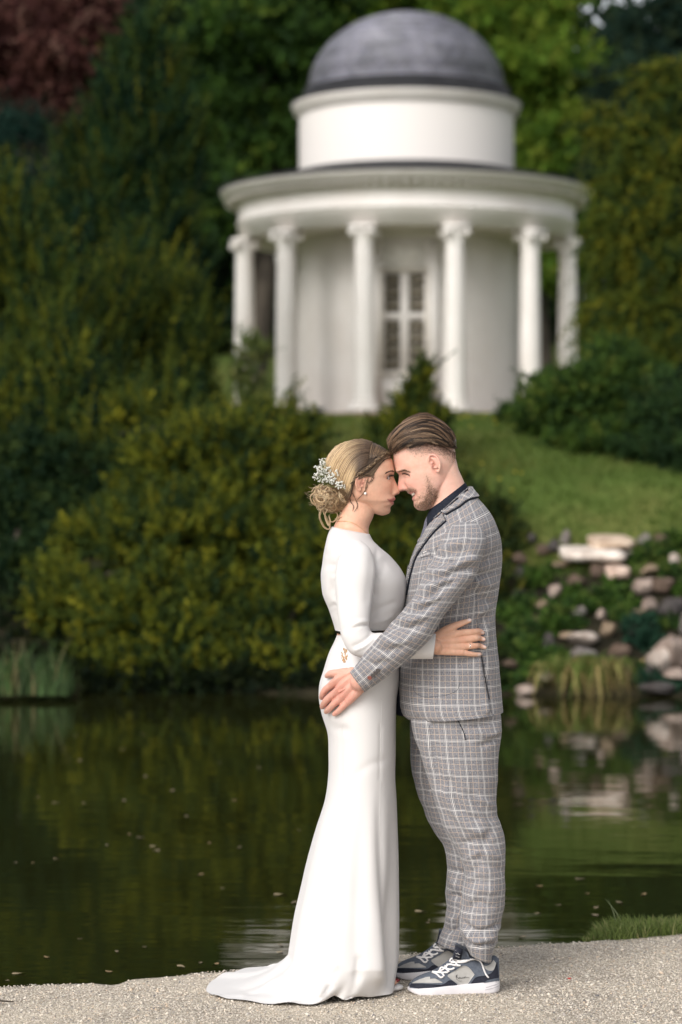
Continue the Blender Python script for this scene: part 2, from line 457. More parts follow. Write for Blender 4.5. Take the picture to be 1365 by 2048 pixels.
# ------------------------------------------------------------------ temple
TX, TY, TZ = 1.43, 53.0, 3.29
def build_temple():
    root = empty("temple", (TX, TY, TZ), "white round temple with grey slate dome and ring of columns on the hill", "temple")
    O = np.array([TX, TY, TZ])
    slate = mat("slate", (0.17, 0.17, 0.20), 0.45, (0.28, 0.275, 0.32), 1.3, 4, bump=0.2, bscale=30, spec=0.5, vcol=True)
    dark = mat("dark_roofing", (0.016, 0.016, 0.018), 0.7, (0.030, 0.030, 0.032), 2, spec=0.25)
    stone = mat("step_stone", (0.20, 0.135, 0.10), 0.9, (0.33, 0.25, 0.19), 3, bump=0.3)
    # drum paint with weather stains along its foot
    m, t, b = nodes_of("drum_paint")
    co = t.nodes.new("ShaderNodeTexCoord"); sx = t.nodes.new("ShaderNodeSeparateXYZ")
    n = t.nodes.new("ShaderNodeTexNoise"); n.inputs["Scale"].default_value = 2.6; n.inputs["Detail"].default_value = 6
    mr = t.nodes.new("ShaderNodeMapRange"); mr.inputs[1].default_value = 5.25; mr.inputs[2].default_value = 5.75; mr.inputs[3].default_value = 0.62; mr.inputs[4].default_value = 0.0
    mm = t.nodes.new("ShaderNodeMath"); mm.operation = 'MULTIPLY'
    rp = t.nodes.new("ShaderNodeValToRGB"); rp.color_ramp.elements[0].position = 0.28; rp.color_ramp.elements[1].position = 0.42
    rp.color_ramp.elements[0].color = (0.78, 0.735, 0.70, 1); rp.color_ramp.elements[1].color = (0.50, 0.38, 0.30, 1)
    t.links.new(co.outputs["Object"], sx.inputs[0]); t.links.new(co.outputs["Object"], n.inputs["Vector"])
    t.links.new(sx.outputs[2], mr.inputs[0]); t.links.new(mr.outputs[0], mm.inputs[0]); t.links.new(n.outputs["Fac"], mm.inputs[1])
    t.links.new(mm.outputs[0], rp.inputs[0]); t.links.new(rp.outputs[0], b.inputs["Base Color"]); b.inputs["Roughness"].default_value = 0.6
    drum_m = m
    # boarded cella paint: narrow vertical boards
    def add(name, mb, mt, parent=root, smooth=True):
        o = bpy.data.objects.new(name, mb.mesh(name, mt, smooth)); COL.objects.link(o); o.parent = parent
        return o
    add("step", MB().lathe([(0, -0.30), (4.05, -0.30), (4.05, -0.13), (3.9, -0.13), (3.9, 0.0), (0, 0.0)], 96), stone, smooth=False)
    # wall of narrow vertical boards with the door bay left open
    a_half = math.asin(0.68 / 2.38)
    nb = 150
    wb = MB()
    a0, a1 = -math.pi / 2 + a_half, 1.5 * math.pi - a_half
    th = np.linspace(a0, a1, nb + 1)
    for i in range(nb):
        d = (th[i + 1] - th[i]) * 0.06
        tt = np.array([th[i], th[i] + d, th[i + 1] - d, th[i + 1]])
        rr = np.array([2.362, 2.38, 2.38, 2.362])
        V = np.array([[r * math.cos(q), r * math.sin(q), z] for z in (0.0, 3.98) for r, q in zip(rr, tt)])
        wb.add(V, grid_faces(2, 4, False))
    o = add("wall", wb, M_WHITE, smooth=False)
    # door bay
    yb = -2.36
    bay = MB()
    bay.box((-0.575, yb + 0.06, 1.85), (0.25, 0.20, 3.7)); bay.box((0.575, yb + 0.06, 1.85), (0.25, 0.20, 3.7))
    bay.box((0, yb + 0.06, 3.35), (0.9, 0.198, 0.7)); bay.box((0, yb + 0.065, 0.44), (0.9, 0.19, 0.88))
    bay.box((0, yb + 0.06, 3.84), (1.42, 0.205, 0.28))
    add("door_casing", bay, M_WHITE, smooth=False)
    mold = MB()
    for sx_ in (-0.485, 0.485): mold.box((sx_, yb - 0.055, 1.94), (0.07, 0.03, 2.13))
    mold.box((0, yb - 0.055, 3.04), (1.04, 0.034, 0.07)); mold.box((0, yb - 0.06, 0.85), (1.08, 0.07, 0.06))
    add("architrave", mold, mat("cream_trim", (0.60, 0.55, 0.48), 0.6, (0.68, 0.63, 0.56), 3), smooth=False)
    win = MB()
    z0, z1, zt = 0.88, 3.0, 2.06
    win.box((0, yb + 0.05, (z0 + z1) / 2), (0.19, 0.07, z1 - z0)); win.box((0, yb + 0.052, zt), (0.9, 0.072, 0.15))
    for sx_ in (-0.435, 0.435): win.box((sx_, yb + 0.05, (z0 + z1) / 2), (0.03, 0.07, z1 - z0))
    win.box((0, yb + 0.05, z0 + 0.02), (0.84, 0.068, 0.04)); win.box((0, yb + 0.05, z1 - 0.02), (0.84, 0.068, 0.04))
    w = add("window", win, M_WHITE, smooth=False)
    pm = mat("window_glass", (0.17, 0.15, 0.115), 0.12, (0.25, 0.22, 0.165), 2.0, spec=0.6)
    pane = MB().box((0, 0, 0), (0.322, 0.012, 1.0)).mesh("pane", pm, False)
    bar_me = MB().box((0, 0, 0), (0.324, 0.03, 0.028)).mesh("glazing_bar", mat("grey_bar", (0.36, 0.33, 0.28), 0.6), False)
    for sx_ in (-0.257, 0.257):
        for (lo, hi, k) in ((z0 + 0.04, zt - 0.075, 4), (zt + 0.075, z1 - 0.04, 3)):
            h = (hi - lo) / k
            for q in range(k):
                p = bpy.data.objects.new("pane", pane); COL.objects.link(p); p.parent = w
                p.location = (sx_, yb + 0.085, lo + h * (q + 0.5)); p.scale = (1, 1, h * 0.93)
                if q:
                    g = bpy.data.objects.new("glazing_bar", bar_me); COL.objects.link(g); g.parent = w
                    g.location = (sx_, yb + 0.065, lo + h * q)
    # columns
    sh = MB(); zz = np.linspace(0.32, 3.45, 14)
    sh.lathe([(0.225 - 0.035 * ((z - 0.32) / 3.13) ** 1.7, z) for z in zz], 20)
    sh_me = sh.mesh("column_shaft", M_WHITE)
    ba = MB().box((0, 0, 0.06), (0.58, 0.58, 0.12))
    ba.lathe([(0, .12), (0.27, 0.12), (0.295, 0.155), (0.27, 0.19), (0.235, 0.20), (0.235, 0.235), (0.265, 0.265), (0.24, 0.30), (0.228, 0.325)], 20)
    ba_me = ba.mesh("base", M_WHITE, False)
    ca = MB().lathe([(0.19, 3.44), (0.215, 3.46), (0.195, 3.49), (0.20, 3.56), (0.26, 3.66), (0.26, 3.72)], 20)
    for sx_ in (-1, 1):
        for sy in (-1, 1):
            thv = np.linspace(0, 2 * math.pi, 13)
            for q in (0.085, 0.055):
                V = []
                for yy in (-0.05, 0.05):
                    V += [[q * math.cos(a), yy, q * math.sin(a)] for a in thv[:-1]]
                V = np.array(V + [[0, -0.05 - (0.085 - q), 0], [0, 0.05 + (0.085 - q), 0]])
                aa = math.atan2(sy, sx_) - math.pi / 2
                R = np.array([[math.cos(aa), math.sin(aa), 0], [-math.sin(aa), math.cos(aa), 0], [0, 0, 1]])
                c = np.array([sx_ * 0.205, sy * 0.205, 3.67])
                j = np.arange(12); j2 = (j + 1) % 12
                ca.add(V @ R + c, np.stack([j, j2, j2 + 12, j + 12], 1), np.concatenate([np.stack([j2, j, j * 0 + 24], 1), np.stack([j + 12, j2 + 12, j * 0 + 25], 1)]))
    ca.box((0, 0, 3.79), (0.53, 0.53, 0.09))
    ca_me = ca.mesh("capital", M_WHITE, False)
    RC = 3.60
    for k in (-165, -135, -75, -45, -15, 15, 45, 75, 135, 165):
        a = math.radians(-90 + k)
        c = bpy.data.objects.new("column", sh_me); COL.objects.link(c); c.parent = root
        c.location = (-0.03 + RC * math.cos(a), RC * math.sin(a), 0); c.rotation_euler = (0, 0, a)
        for nm, me in (("base", ba_me), ("capital", ca_me)):
            d = bpy.data.objects.new(nm, me); COL.objects.link(d); d.parent = c
    for o_ in root.children:                       # the door faces a little to the left of the approach
        if o_.name in ("wall", "door_casing", "architrave", "window"): o_.rotation_euler = (0, 0, -0.042)
    zc = 3.85
    add("entablature", MB().lathe([(3.22, zc + 0.35), (3.22, zc), (3.66, zc), (3.66, zc + 0.16), (3.69, zc + 0.165), (3.69, zc + 0.34), (3.715, zc + 0.355), (3.715, zc + 0.39),
                                   (3.68, zc + 0.395), (3.68, zc + 0.765), (3.72, zc + 0.79), (3.72, zc + 0.93)], 128), M_WHITE, smooth=False)
    add("ceiling", MB().lathe([(2.3, zc + 0.02), (3.23, zc + 0.02), (3.23, zc + 0.06)], 96), M_WHITE)
    add("cornice", MB().lathe([(3.70, zc + 0.885), (4.015, zc + 0.89), (4.025, zc + 0.985), (4.06, zc + 1.0), (4.08, zc + 1.06), (3.6, zc + 1.07)], 128), M_WHITE, smooth=False)
    den = MB().box((0, 0, 0), (0.20, 0.105, 0.09)).mesh("dentil", M_WHITE, False)
    nd = 118
    for k in range(nd):
        a = 2 * math.pi * k / nd
        d = bpy.data.objects.new("dentil", den); COL.objects.link(d); d.parent = root
        d.location = (3.85 * math.cos(a), 3.85 * math.sin(a), zc + 0.838); d.rotation_euler = (0, 0, a)
    zr = zc + 1.075
    add("lower_roof", MB().lathe([(4.11, zr - 0.012), (4.11, zr + 0.03), (3.2, zr + 0.22), (2.38, zr + 0.42)], 128), dark)
    add("drum", MB().lathe([(2.35, zr + 0.30), (2.35, 6.62)], 128), drum_m)
    zd = 6.58
    add("drum_cornice", MB().lathe([(2.34, zd), (2.38, zd), (2.38, zd + 0.04), (2.46, zd + 0.07), (2.46, zd + 0.16), (2.50, zd + 0.19), (2.51, zd + 0.24), (2.3, zd + 0.25)], 128), M_WHITE, smooth=False)
    z1_ = zd + 0.252
    add("dome_flashing", MB().lathe([(2.53, z1_), (2.53, z1_ + 0.03), (2.31, z1_ + 0.13), (2.24, z1_ + 0.32), (2.1, z1_ + 0.34)], 128), dark)
    # dome of slates laid in courses
    R0, H = 2.15, 1.73; zb = z1_ + 0.30
    sl = MB(); rows = 27
    ph = np.linspace(0, math.pi / 2 * 0.985, rows + 1)
    rs = np.random.default_rng(5)
    for i in range(rows):
        ra, za = R0 * math.cos(ph[i]), zb + H * math.sin(ph[i])
        rb, zb_ = R0 * math.cos(ph[i + 1]), zb + H * math.sin(ph[i + 1])
        n = max(8, int(2 * math.pi * ra / 0.17))
        off = rs.random(); rowg = rs.uniform(0.72, 1.2)
        for j in range(n):
            t0 = 2 * math.pi * (j + off + 0.025) / n; t1 = 2 * math.pi * (j + off + 0.975) / n
            lift = 0.016 + 0.008 * rs.random()
            V = []
            for (rr, z_) in ((ra + lift, za), (rb + 0.004, zb_ + 0.006), (ra - 0.02, za)):
                V += [[rr * math.cos(t0), rr * math.sin(t0), z_], [rr * math.cos(t1), rr * math.sin(t1), z_]]
            g = rs.uniform(0.8, 1.15) * rowg
            sl.add(V, [[0, 1, 3, 2], [4, 5, 1, 0]], C=(g, g, g * rs.uniform(0.98, 1.06)))
    add("dome", MB().lathe([(R0 - 0.03 if k == 0 else (R0 - 0.03) * math.cos(k / 12 * math.pi / 2), zb - 0.02 + H * math.sin(k / 12 * math.pi / 2)) for k in range(13)], 64), dark)
    s = add("dome_slates", sl, slate, smooth=False); s['kind'] = 'stuff'
    add("finial", MB().lathe([(0, zb + H - 0.02), (0.22, zb + H - 0.01), (0.2, zb + H + 0.03), (0.05, zb + H + 0.06), (0, zb + H + 0.06)], 20), dark)
build_temple()
# ------------------------------------------------------------------ vegetation
def leaf_quads(C, D, L, Wd, rng, nrm=None):
    """kite-shaped leaves: base at C, pointing along D, slightly folded"""
    n = len(C)
    r = rng.normal(0, 1, (n, 3)) if nrm is None else nrm + rng.normal(0, 0.35, (n, 3))
    S = unit(np.cross(D, r))
    N = np.cross(S, D)
    L = L[:, None]; Wd = Wd[:, None]
    V = np.stack([C, C + D * L * 0.45 + S * Wd, C + D * L + N * L * 0.06, C + D * L * 0.45 - S * Wd], 1)
    return V

def shoots(P, D, Ls, nl, leaf, wid, rng, pal, pw, ang=0.9, curve=0.0, jit=0.16, taper=0.5):
    """leafy shoots from P along D; returns leaf vertices and colours"""
    n = len(P)
    t = np.linspace(0.08, 1.0, nl)[None, :] + rng.uniform(-0.04, 0.04, (n, nl))
    g = np.array([0, 0, curve])
    pos = P[:, None] + D[:, None] * (Ls[:, None] * t)[..., None] + g * (Ls[:, None] * t * t)[..., None]
    dd = unit(D[:, None] + 2 * g * t[..., None])
    side = unit(np.cross(D, rng.normal(0, 1, (n, 3))))
    s2 = np.cross(D, side)
    a = rng.uniform(0, 6.283, (n, nl))
    rad = side[:, None] * np.cos(a)[..., None] + s2[:, None] * np.sin(a)[..., None]
    ld = unit(dd * (1 - ang * 0.5) + rad * ang)
    L = leaf * (1 - taper * np.clip(t, 0, 1)) * rng.uniform(0.7, 1.3, (n, nl)) * rng.uniform(0.65, 1.4, (n, 1))
    V = leaf_quads(pos.reshape(-1, 3), ld.reshape(-1, 3), L.ravel(), L.ravel() * wid, rng)
    pal = np.asarray(pal); ci = rng.choice(len(pal), n, p=np.asarray(pw) / np.sum(pw))
    c = pal[ci][:, None, :] * rng.uniform(1 - jit, 1 + jit, (n, 1, 1)) * rng.uniform(1 - jit, 1 + jit, (n, nl, 1))
    return V, c.reshape(-1, 3)

def lump_points(lumps, n, rng, inner=0.25, low=-1.0, boughs=0, bs=0.42, bshape=(1.15, 1.15, 0.8)):
    L = np.array(lumps, float)
    if boughs:                                  # each mass is made of smaller boughs with gaps between them
        out = []
        for l in L:
            d = unit(rng.normal(0, 1, (boughs, 3)) + [0, -0.25, 0.1])
            sz = rng.uniform(0.65, 1.35, boughs) * bs
            for k in range(boughs):
                out.append([*(l[:3] + d[k] * l[3:6] * (1 - 0.75 * sz[k])), *(l[3:6] * sz[k] * np.array(bshape))])
        core = L.copy(); core[:, 3:6] *= 0.55
        L = np.concatenate([np.array(out), core])
    w = (L[:, 3] * L[:, 4] + L[:, 4] * L[:, 5] + L[:, 3] * L[:, 5]); w = w / w.sum()
    i = rng.choice(len(L), n, p=w)
    d = unit(rng.normal(0, 1, (n, 3)))
    bad = d[:, 2] < low
    d[bad, 2] *= -1
    r = np.where(rng.random(n) < inner, rng.uniform(0.3, 0.9, n), rng.uniform(0.86, 1.06, n))
    b = 1 + 0.16 * pn(d * 2.5 + i[:, None] * 7.3, 31)
    P = L[i, :3] + d * L[i, 3:6] * (r * b)[:, None]
    N = unit(d / L[i, 3:6])
    return P, N

def foliage_mesh(name, parts, mt=None):
    V = np.concatenate([p[0].reshape(-1, 3) for p in parts]); n = len(V) // 4
    C = np.repeat(np.concatenate([p[1] for p in parts]), 4, 0)
    return make_mesh(name, V, (np.arange(n)[:, None] * 4 + np.array([0, 1, 2, 3])), col=C, smooth=False, mats=mt or M_LEAF)

def limb_mesh(segs, name="trunk"):
    mb = MB()
    for P, R in segs:
        P = np.asarray(P, float)
        P2 = cr(P, max(4, len(P) * 3)); R2 = np.interp(np.linspace(0, 1, len(P2)), np.linspace(0, 1, len(R)), R)
        mb.tube(P2, R2, 8)
    return mb.mesh(name, M_BARK)

GOLD = [(0.1290, 0.1410, 0.0146), (0.0784, 0.1023, 0.0161), (0.0440, 0.0689, 0.0161), (0.2054, 0.1984, 0.0186), (0.0229, 0.0439, 0.0161)]
DARKG = [(0.0140, 0.0383, 0.0162), (0.0316, 0.0593, 0.0151), (0.0613, 0.0842, 0.0140), (0.1095, 0.1100, 0.0130), (0.0088, 0.0249, 0.0151)]
BRIGHT = [(0.085, 0.150, 0.018), (0.13, 0.19, 0.022), (0.05, 0.10, 0.014), (0.165, 0.21, 0.03)]
YEWG = [(0.0171, 0.0412, 0.0158), (0.0410, 0.0691, 0.0148), (0.0752, 0.0981, 0.0148), (0.1283, 0.1355, 0.0148), (0.0102, 0.0262, 0.0137)]
COPPER = [(0.0713, 0.0287, 0.0253), (0.1092, 0.0460, 0.0368), (0.0437, 0.0172, 0.0161), (0.1552, 0.0862, 0.0667)]

def tree(name, label, cat, base, lumps, n, seed, pal, pw, slen=0.5, nl=16, leaf=0.12, wid=0.28, up=0.2, curve=0.0, trunk=None, inner=0.14, group=None, ang=0.9, jit=0.16, rand=0.45, bshape=(1.15, 1.15, 0.8), nb=9):
    """a tree or bush: trunk with limbs into each clump, crown of leafy shoots. up > 0 lifts the shoots, < 0 lets them hang"""
    rng = np.random.default_rng(seed)
    base = np.asarray(base, float)
    root = empty(name, base, label, cat, group)
    P, N = lump_points(lumps, int(n * 1.15), rng, inner, -1.0, nb if len(lumps) < 14 else 5, 0.42, bshape)
    n = len(P)
    D = unit(N + np.array([0, 0, up]) + rng.normal(0, rand, (n, 3)))
    Ls = slen * rng.uniform(0.55, 1.4, n) * np.where(rng.random(n) < 0.06, 1.8, 1.0)
    link("crown" if cat == "tree" else "foliage", foliage_mesh("crown", [shoots(P - D * Ls[:, None] * 0.4, D, Ls, nl, leaf, wid, rng, pal, pw, ang, curve, jit)]), root)
    segs = []
    tr = trunk or 0.12
    L = np.array(lumps, float)
    top = L[np.argmax(L[:, 2])][:3]
    ax = np.array([base - [0, 0, 0.3], base + (top - base) * 0.35 + rng.normal(0, 0.1, 3) * tr, base + (top - base) * 0.7, top + [0, 0, L[np.argmax(L[:, 2]), 5] * 0.4]])
    segs.append((ax, [tr * 1.25, tr, tr * 0.6, tr * 0.12]))
    for l in L:
        if np.hypot(l[0] - base[0], l[1] - base[1]) > 2.6: continue
        t = rng.uniform(0.25, 0.7)
        s = base + (top - base) * t
        if s[2] > l[2]: s = base + (top - base) * 0.15
        e = l[:3] + rng.normal(0, 0.25, 3) * l[3:6]
        segs.append((np.array([s, (s + e) / 2 + [0, 0, 0.12 * np.linalg.norm(e - s)], e]), [tr * 0.5, tr * 0.32, tr * 0.08]))
    link("trunk" if cat == "tree" else "stem", limb_mesh(segs), root)
    return root

def lp(px, py, Y, rx, rz=None, ry=None):
    """a foliage clump given by where it is seen, its distance and its size in photo pixels"""
    p = W(px, py, Y); s = Y / FPX
    rz = rz or rx; ry = ry or rx
    return [p[0], p[1], p[2], rx * s, ry * s, rz * s]

def base_at(px, Y):
    x = ray(px, 1000)[0] * Y
    return (x, Y, float(ter_z(x, Y)))

def build_vegetation():
    # golden yew bushes over the water
    Y = 22.4
    tree("yew_bush", "golden green yew bush spreading low over the dark water beside the reeds", "bush", base_at(330, 22.6),
         [lp(150, 1215, 21.6, 85, 80), lp(250, 1265, 21.3, 110, 105), lp(125, 1165, 21.8, 60, 40), lp(360, 1200, 21.8, 120, 130), lp(300, 1080, Y, 120, 100), lp(430, 1080, Y + .3, 120, 120), lp(220, 1070, Y, 90, 60),
          lp(400, 1290, 21.2, 110, 88), lp(85, 1150, 21.9, 40, 25), lp(190, 1310, 21.2, 70, 45), lp(310, 1330, 21.1, 110, 48)],
         3700, 1, GOLD, [3, 3, 3, 1.4, 2], slen=0.27, nl=26, leaf=0.055, wid=0.30, up=0.45, trunk=0.09, inner=0.12, ang=0.8)
    tree("yew_bush", "golden green yew bush rising behind the bride with feathery yellow tips", "bush", base_at(480, 23.6),
         [lp(330, 950, 23.6, 105, 90), lp(450, 950, 23.4, 130, 120), lp(560, 960, 23.4, 120, 120), lp(270, 1000, 23.4, 70, 60), lp(600, 890, 23.8, 60, 70), lp(480, 860, 24.2, 80, 60),
          lp(540, 840, 24.4, 40, 40), lp(390, 880, 24, 70, 60), lp(640, 1000, 23.2, 90, 100), lp(590, 1080, 23, 130, 100), lp(270, 850, 24.6, 55, 70), lp(580, 810, 24.6, 22, 40)],
         3600, 2, GOLD, [3, 3, 3, 1.5, 2.2], slen=0.27, nl=26, leaf=0.055, wid=0.30, up=0.5, trunk=0.09, inner=0.12, ang=0.8)
    tree("yew_bush", "dark golden yew bush behind the bride's waist with its lower boughs near the water", "bush", base_at(650, 22.4),
         [lp(560, 1220, 21.8, 120, 120), lp(640, 1150, 22.2, 120, 120), lp(560, 1320, 21.2, 120, 62), lp(680, 1270, 21.6, 120, 100), lp(780, 1180, 22.4, 110, 140), lp(470, 1345, 21.1, 90, 38), lp(720, 1340, 21.2, 120, 46), lp(640, 1350, 21.0, 100, 36)],
         2900, 3, GOLD, [2.2, 3, 3, 0.9, 2.5], slen=0.27, nl=26, leaf=0.055, wid=0.30, up=0.3, trunk=0.09, inner=0.12, ang=0.8)
    tree("yew_bush", "dark yew bush behind the groom's shoulders at the edge of the rockery", "bush", base_at(920, 23.2),
         [lp(860, 1060, 23.2, 120, 130), lp(950, 1100, 23.0, 90, 130), lp(1010, 1060, 23.0, 44, 60), lp(900, 1220, 22.4, 130, 130), lp(970, 1210, 22.2, 50, 110), lp(780, 960, 23.6, 90, 70), lp(830, 1330, 21.3, 130, 54), lp(940, 1330, 21.3, 70, 50)],
         2700, 4, [(0.0546, 0.0683, 0.0156), (0.0338, 0.0546, 0.0156), (0.1170, 0.1092, 0.0156), (0.0208, 0.0355, 0.0130)], [3, 3, 1, 2], slen=0.26, nl=24, leaf=0.055, wid=0.30, up=0.35, trunk=0.09, inner=0.12, ang=0.8)
    tree("dark_shrub", "deep dark shrub in the shade behind the reeds at the water's edge", "bush", base_at(20, 23.5),
         [lp(0, 1040, 24, 110, 130), lp(30, 1180, 23.5, 90, 110), lp(-60, 1220, 22.5, 90, 110), lp(40, 1290, 22.3, 70, 60), lp(120, 1320, 22.0, 70, 45), lp(-40, 1310, 22, 70, 60), lp(230, 1350, 21.8, 100, 30)],
         1700, 25, [(0.0130, 0.0273, 0.0130), (0.0208, 0.0410, 0.0169), (0.0286, 0.0464, 0.0156)], [2, 2, 1], slen=0.3, nl=22, leaf=0.065, wid=0.3, up=0.0, trunk=0.06)
    tree("young_conifer", "small pointed young conifer growing on the lawn below the temple door", "tree", base_at(815, 24.6),
         [lp(838, 772, 24.6, 20, 42), lp(826, 820, 24.6, 38, 40), lp(800, 860, 24.6, 62, 50), lp(850, 850, 24.6, 42, 40), lp(810, 930, 24.4, 80, 60), lp(852, 742, 24.6, 9, 26)],
         1200, 5, GOLD, [2, 3, 3, 1, 3], slen=0.24, nl=24, leaf=0.06, wid=0.28, up=0.9, trunk=0.06, ang=0.7, rand=0.3)
    # slender sapling left of the temple wall
    tree("sapling", "thin sapling with sparse grey green leaves before the temple's outer column", "tree", base_at(500, 30),
         [lp(497, 720, 30, 22, 60), lp(478, 760, 30, 20, 40), lp(520, 690, 30, 12, 40), lp(500, 800, 30, 30, 40)],
         170, 6, [(0.1170, 0.1502, 0.0390), (0.0780, 0.1092, 0.0390), (0.1560, 0.1638, 0.0520)], [2, 2, 1], slen=0.35, nl=14, leaf=0.07, wid=0.3, up=0.9, trunk=0.03, ang=0.7)
    # dark hanging yews at the left
    tree("yew_tree", "tall dark yew with upright feathery shoots at the photo's left edge", "tree", base_at(60, 31),
         [lp(60, 560, 31, 130, 150), lp(-60, 650, 31, 140, 240), lp(130, 650, 30.5, 110, 140), lp(70, 790, 29, 150, 150), lp(20, 470, 31.5, 90, 90), lp(140, 880, 25.6, 110, 120), lp(20, 930, 25.2, 120, 130), lp(-60, 850, 26.5, 110, 130), lp(190, 960, 24.6, 80, 90), lp(70, 1020, 24.2, 100, 90)],
         3800, 7, YEWG, [2, 3, 3, 2, 2.4], slen=0.55, nl=24, leaf=0.085, wid=0.26, up=1.8, curve=0.0, trunk=0.22, ang=0.5, rand=0.25, bshape=(0.55, 0.55, 1.7), nb=14)
    tree("yew_tree", "broad yew with yellowish upright shoots left of the temple columns", "tree", base_at(330, 34),
         [lp(330, 680, 34, 120, 120), lp(240, 720, 33, 110, 150), lp(372, 660, 34.5, 60, 80), lp(372, 780, 33, 66, 120), lp(300, 850, 32, 120, 120), lp(210, 590, 34.5, 80, 80), lp(260, 540, 35, 50, 60), lp(405, 860, 33, 50, 60), lp(220, 900, 25.8, 90, 100), lp(330, 880, 26, 90, 80)],
         3600, 8, YEWG, [1.6, 3, 3.2, 2.4, 2], slen=0.55, nl=24, leaf=0.085, wid=0.26, up=1.8, curve=0.0, trunk=0.22, ang=0.5, rand=0.25, bshape=(0.55, 0.55, 1.7), nb=14)
    tree("tall_conifer", "tall dark pyramid conifer on the slope left of the dome", "tree", base_at(300, 46),
         [lp(300, 110, 46, 60, 60), lp(290, 200, 46, 100, 90), lp(280, 310, 45.5, 110, 110), lp(210, 370, 45, 110, 110), lp(345, 350, 45.5, 75, 120), lp(270, 460, 45, 120, 130), lp(160, 480, 44.5, 110, 110), lp(360, 480, 45, 48, 110), lp(280, 600, 44, 110, 130), lp(365, 640, 45, 38, 120)],
         4200, 9, DARKG, [3, 3.4, 2.2, 0.7, 3], slen=0.8, nl=22, leaf=0.13, wid=0.26, up=1.5, trunk=0.3, ang=0.5, rand=0.28, bshape=(0.6, 0.6, 1.6), nb=12)
    tree("dark_fir", "blue green dark fir crown under the copper leaves at the left edge", "tree", base_at(0, 48),
         [lp(10, 280, 48, 90, 90), lp(-60, 380, 48, 130, 130), lp(60, 400, 47.5, 90, 90)],
         1300, 10, [(0.0130, 0.0382, 0.0286), (0.0208, 0.0491, 0.0338), (0.0104, 0.0246, 0.0182)], [2, 2, 1], slen=0.7, nl=20, leaf=0.13, wid=0.26, up=0.0, trunk=0.25)
    tree("copper_beech", "copper beech with dark reddish leaves in the upper corner", "tree", base_at(40, 52),
         [lp(60, 60, 52, 150, 80), lp(-40, 120, 52, 130, 100), lp(110, 130, 51, 90, 60), lp(60, 200, 51, 80, 50), lp(150, 30, 52, 80, 60), lp(130, 215, 51, 60, 30)],
         1900, 11, COPPER, [3, 3, 2, 1], slen=0.8, nl=16, leaf=0.16, wid=0.42, up=-0.1, trunk=0.3)
    # broadleaf trees behind the temple
    tree("broadleaf_tree", "dark green broadleaf tree with bare boughs between the conifer and the dome", "tree", base_at(500, 66),
         [lp(470, 60, 66, 110, 80), lp(560, 130, 67, 120, 110), lp(420, 180, 66, 90, 90), lp(530, 270, 67, 110, 90), lp(450, 380, 66, 90, 90), lp(590, 20, 68, 110, 60)],
         1800, 12, [(0.0364, 0.0751, 0.0156), (0.0520, 0.1024, 0.0182), (0.0234, 0.0491, 0.0156), (0.0910, 0.1365, 0.0208)], [3, 2, 3, 1], slen=1.0, nl=16, leaf=0.22, wid=0.42, up=0.0, trunk=0.35)
    tree("broadleaf_tree", "fresh bright green tree standing directly behind the dome", "tree", base_at(720, 72),
         [lp(640, 80, 72, 130, 100), lp(760, 20, 72, 150, 90), lp(900, 30, 73, 150, 90), lp(720, 180, 74, 200, 130), lp(560, 60, 73, 80, 80)],
         2200, 13, BRIGHT, [3, 2, 3, 1], slen=1.1, nl=16, leaf=0.24, wid=0.42, up=0.0, trunk=0.4)
    tree("broadleaf_tree", "fresh bright green tree to the right of the dome with layered boughs", "tree", base_at(1080, 68),
         [lp(1060, 60, 68, 100, 80), lp(1100, 160, 67, 120, 60), lp(1120, 260, 67, 100, 60), lp(1090, 340, 67, 110, 60), lp(1180, 200, 68, 90, 70), lp(1000, 40, 69, 90, 60), lp(1130, 420, 67, 100, 60), lp(1060, 530, 68, 130, 70)],
         2600, 14, BRIGHT, [3, 2.4, 3, 1.4], slen=1.0, nl=16, leaf=0.22, wid=0.42, up=0.0, trunk=0.4)
    tree("dark_spruce", "dark blue green spruce at the upper right below the sky gap", "tree", base_at(1320, 58),
         [lp(1300, 60, 58, 90, 60), lp(1260, 140, 57.5, 85, 60), lp(1340, 200, 57, 120, 90), lp(1210, 190, 58, 40, 35), lp(1370, 20, 58, 90, 80), lp(1290, 280, 57, 130, 90)],
         1900, 15, [(0.0143, 0.0328, 0.0247), (0.0234, 0.0464, 0.0286), (0.0390, 0.0573, 0.0260)], [3, 2, 1], slen=0.9, nl=20, leaf=0.16, wid=0.26, up=-0.2, curve=-0.2, trunk=0.3)
    tree("golden_yew_tree", "tall golden brown yew overlapping the right side of the temple", "tree", base_at(1330, 43),
         [lp(1330, 210, 43, 90, 110), lp(1260, 300, 43, 75, 90), lp(1250, 420, 42.5, 80, 110), lp(1360, 400, 42.5, 120, 150), lp(1230, 540, 42.5, 62, 110), lp(1330, 580, 42, 130, 150), lp(1215, 640, 42.5, 45, 80), lp(1300, 720, 42, 130, 120), lp(1400, 250, 43, 80, 150), lp(1205, 250, 43.5, 45, 45)],
         4200, 16, [(0.0598, 0.0874, 0.0156), (0.0962, 0.1160, 0.0156), (0.1625, 0.1570, 0.0169), (0.0234, 0.0464, 0.0156)], [3, 3, 1.4, 2.2], slen=0.62, nl=24, leaf=0.105, wid=0.26, up=-0.35, curve=-0.45, trunk=0.3, ang=0.7, bshape=(1.25, 1.25, 0.6), nb=12)
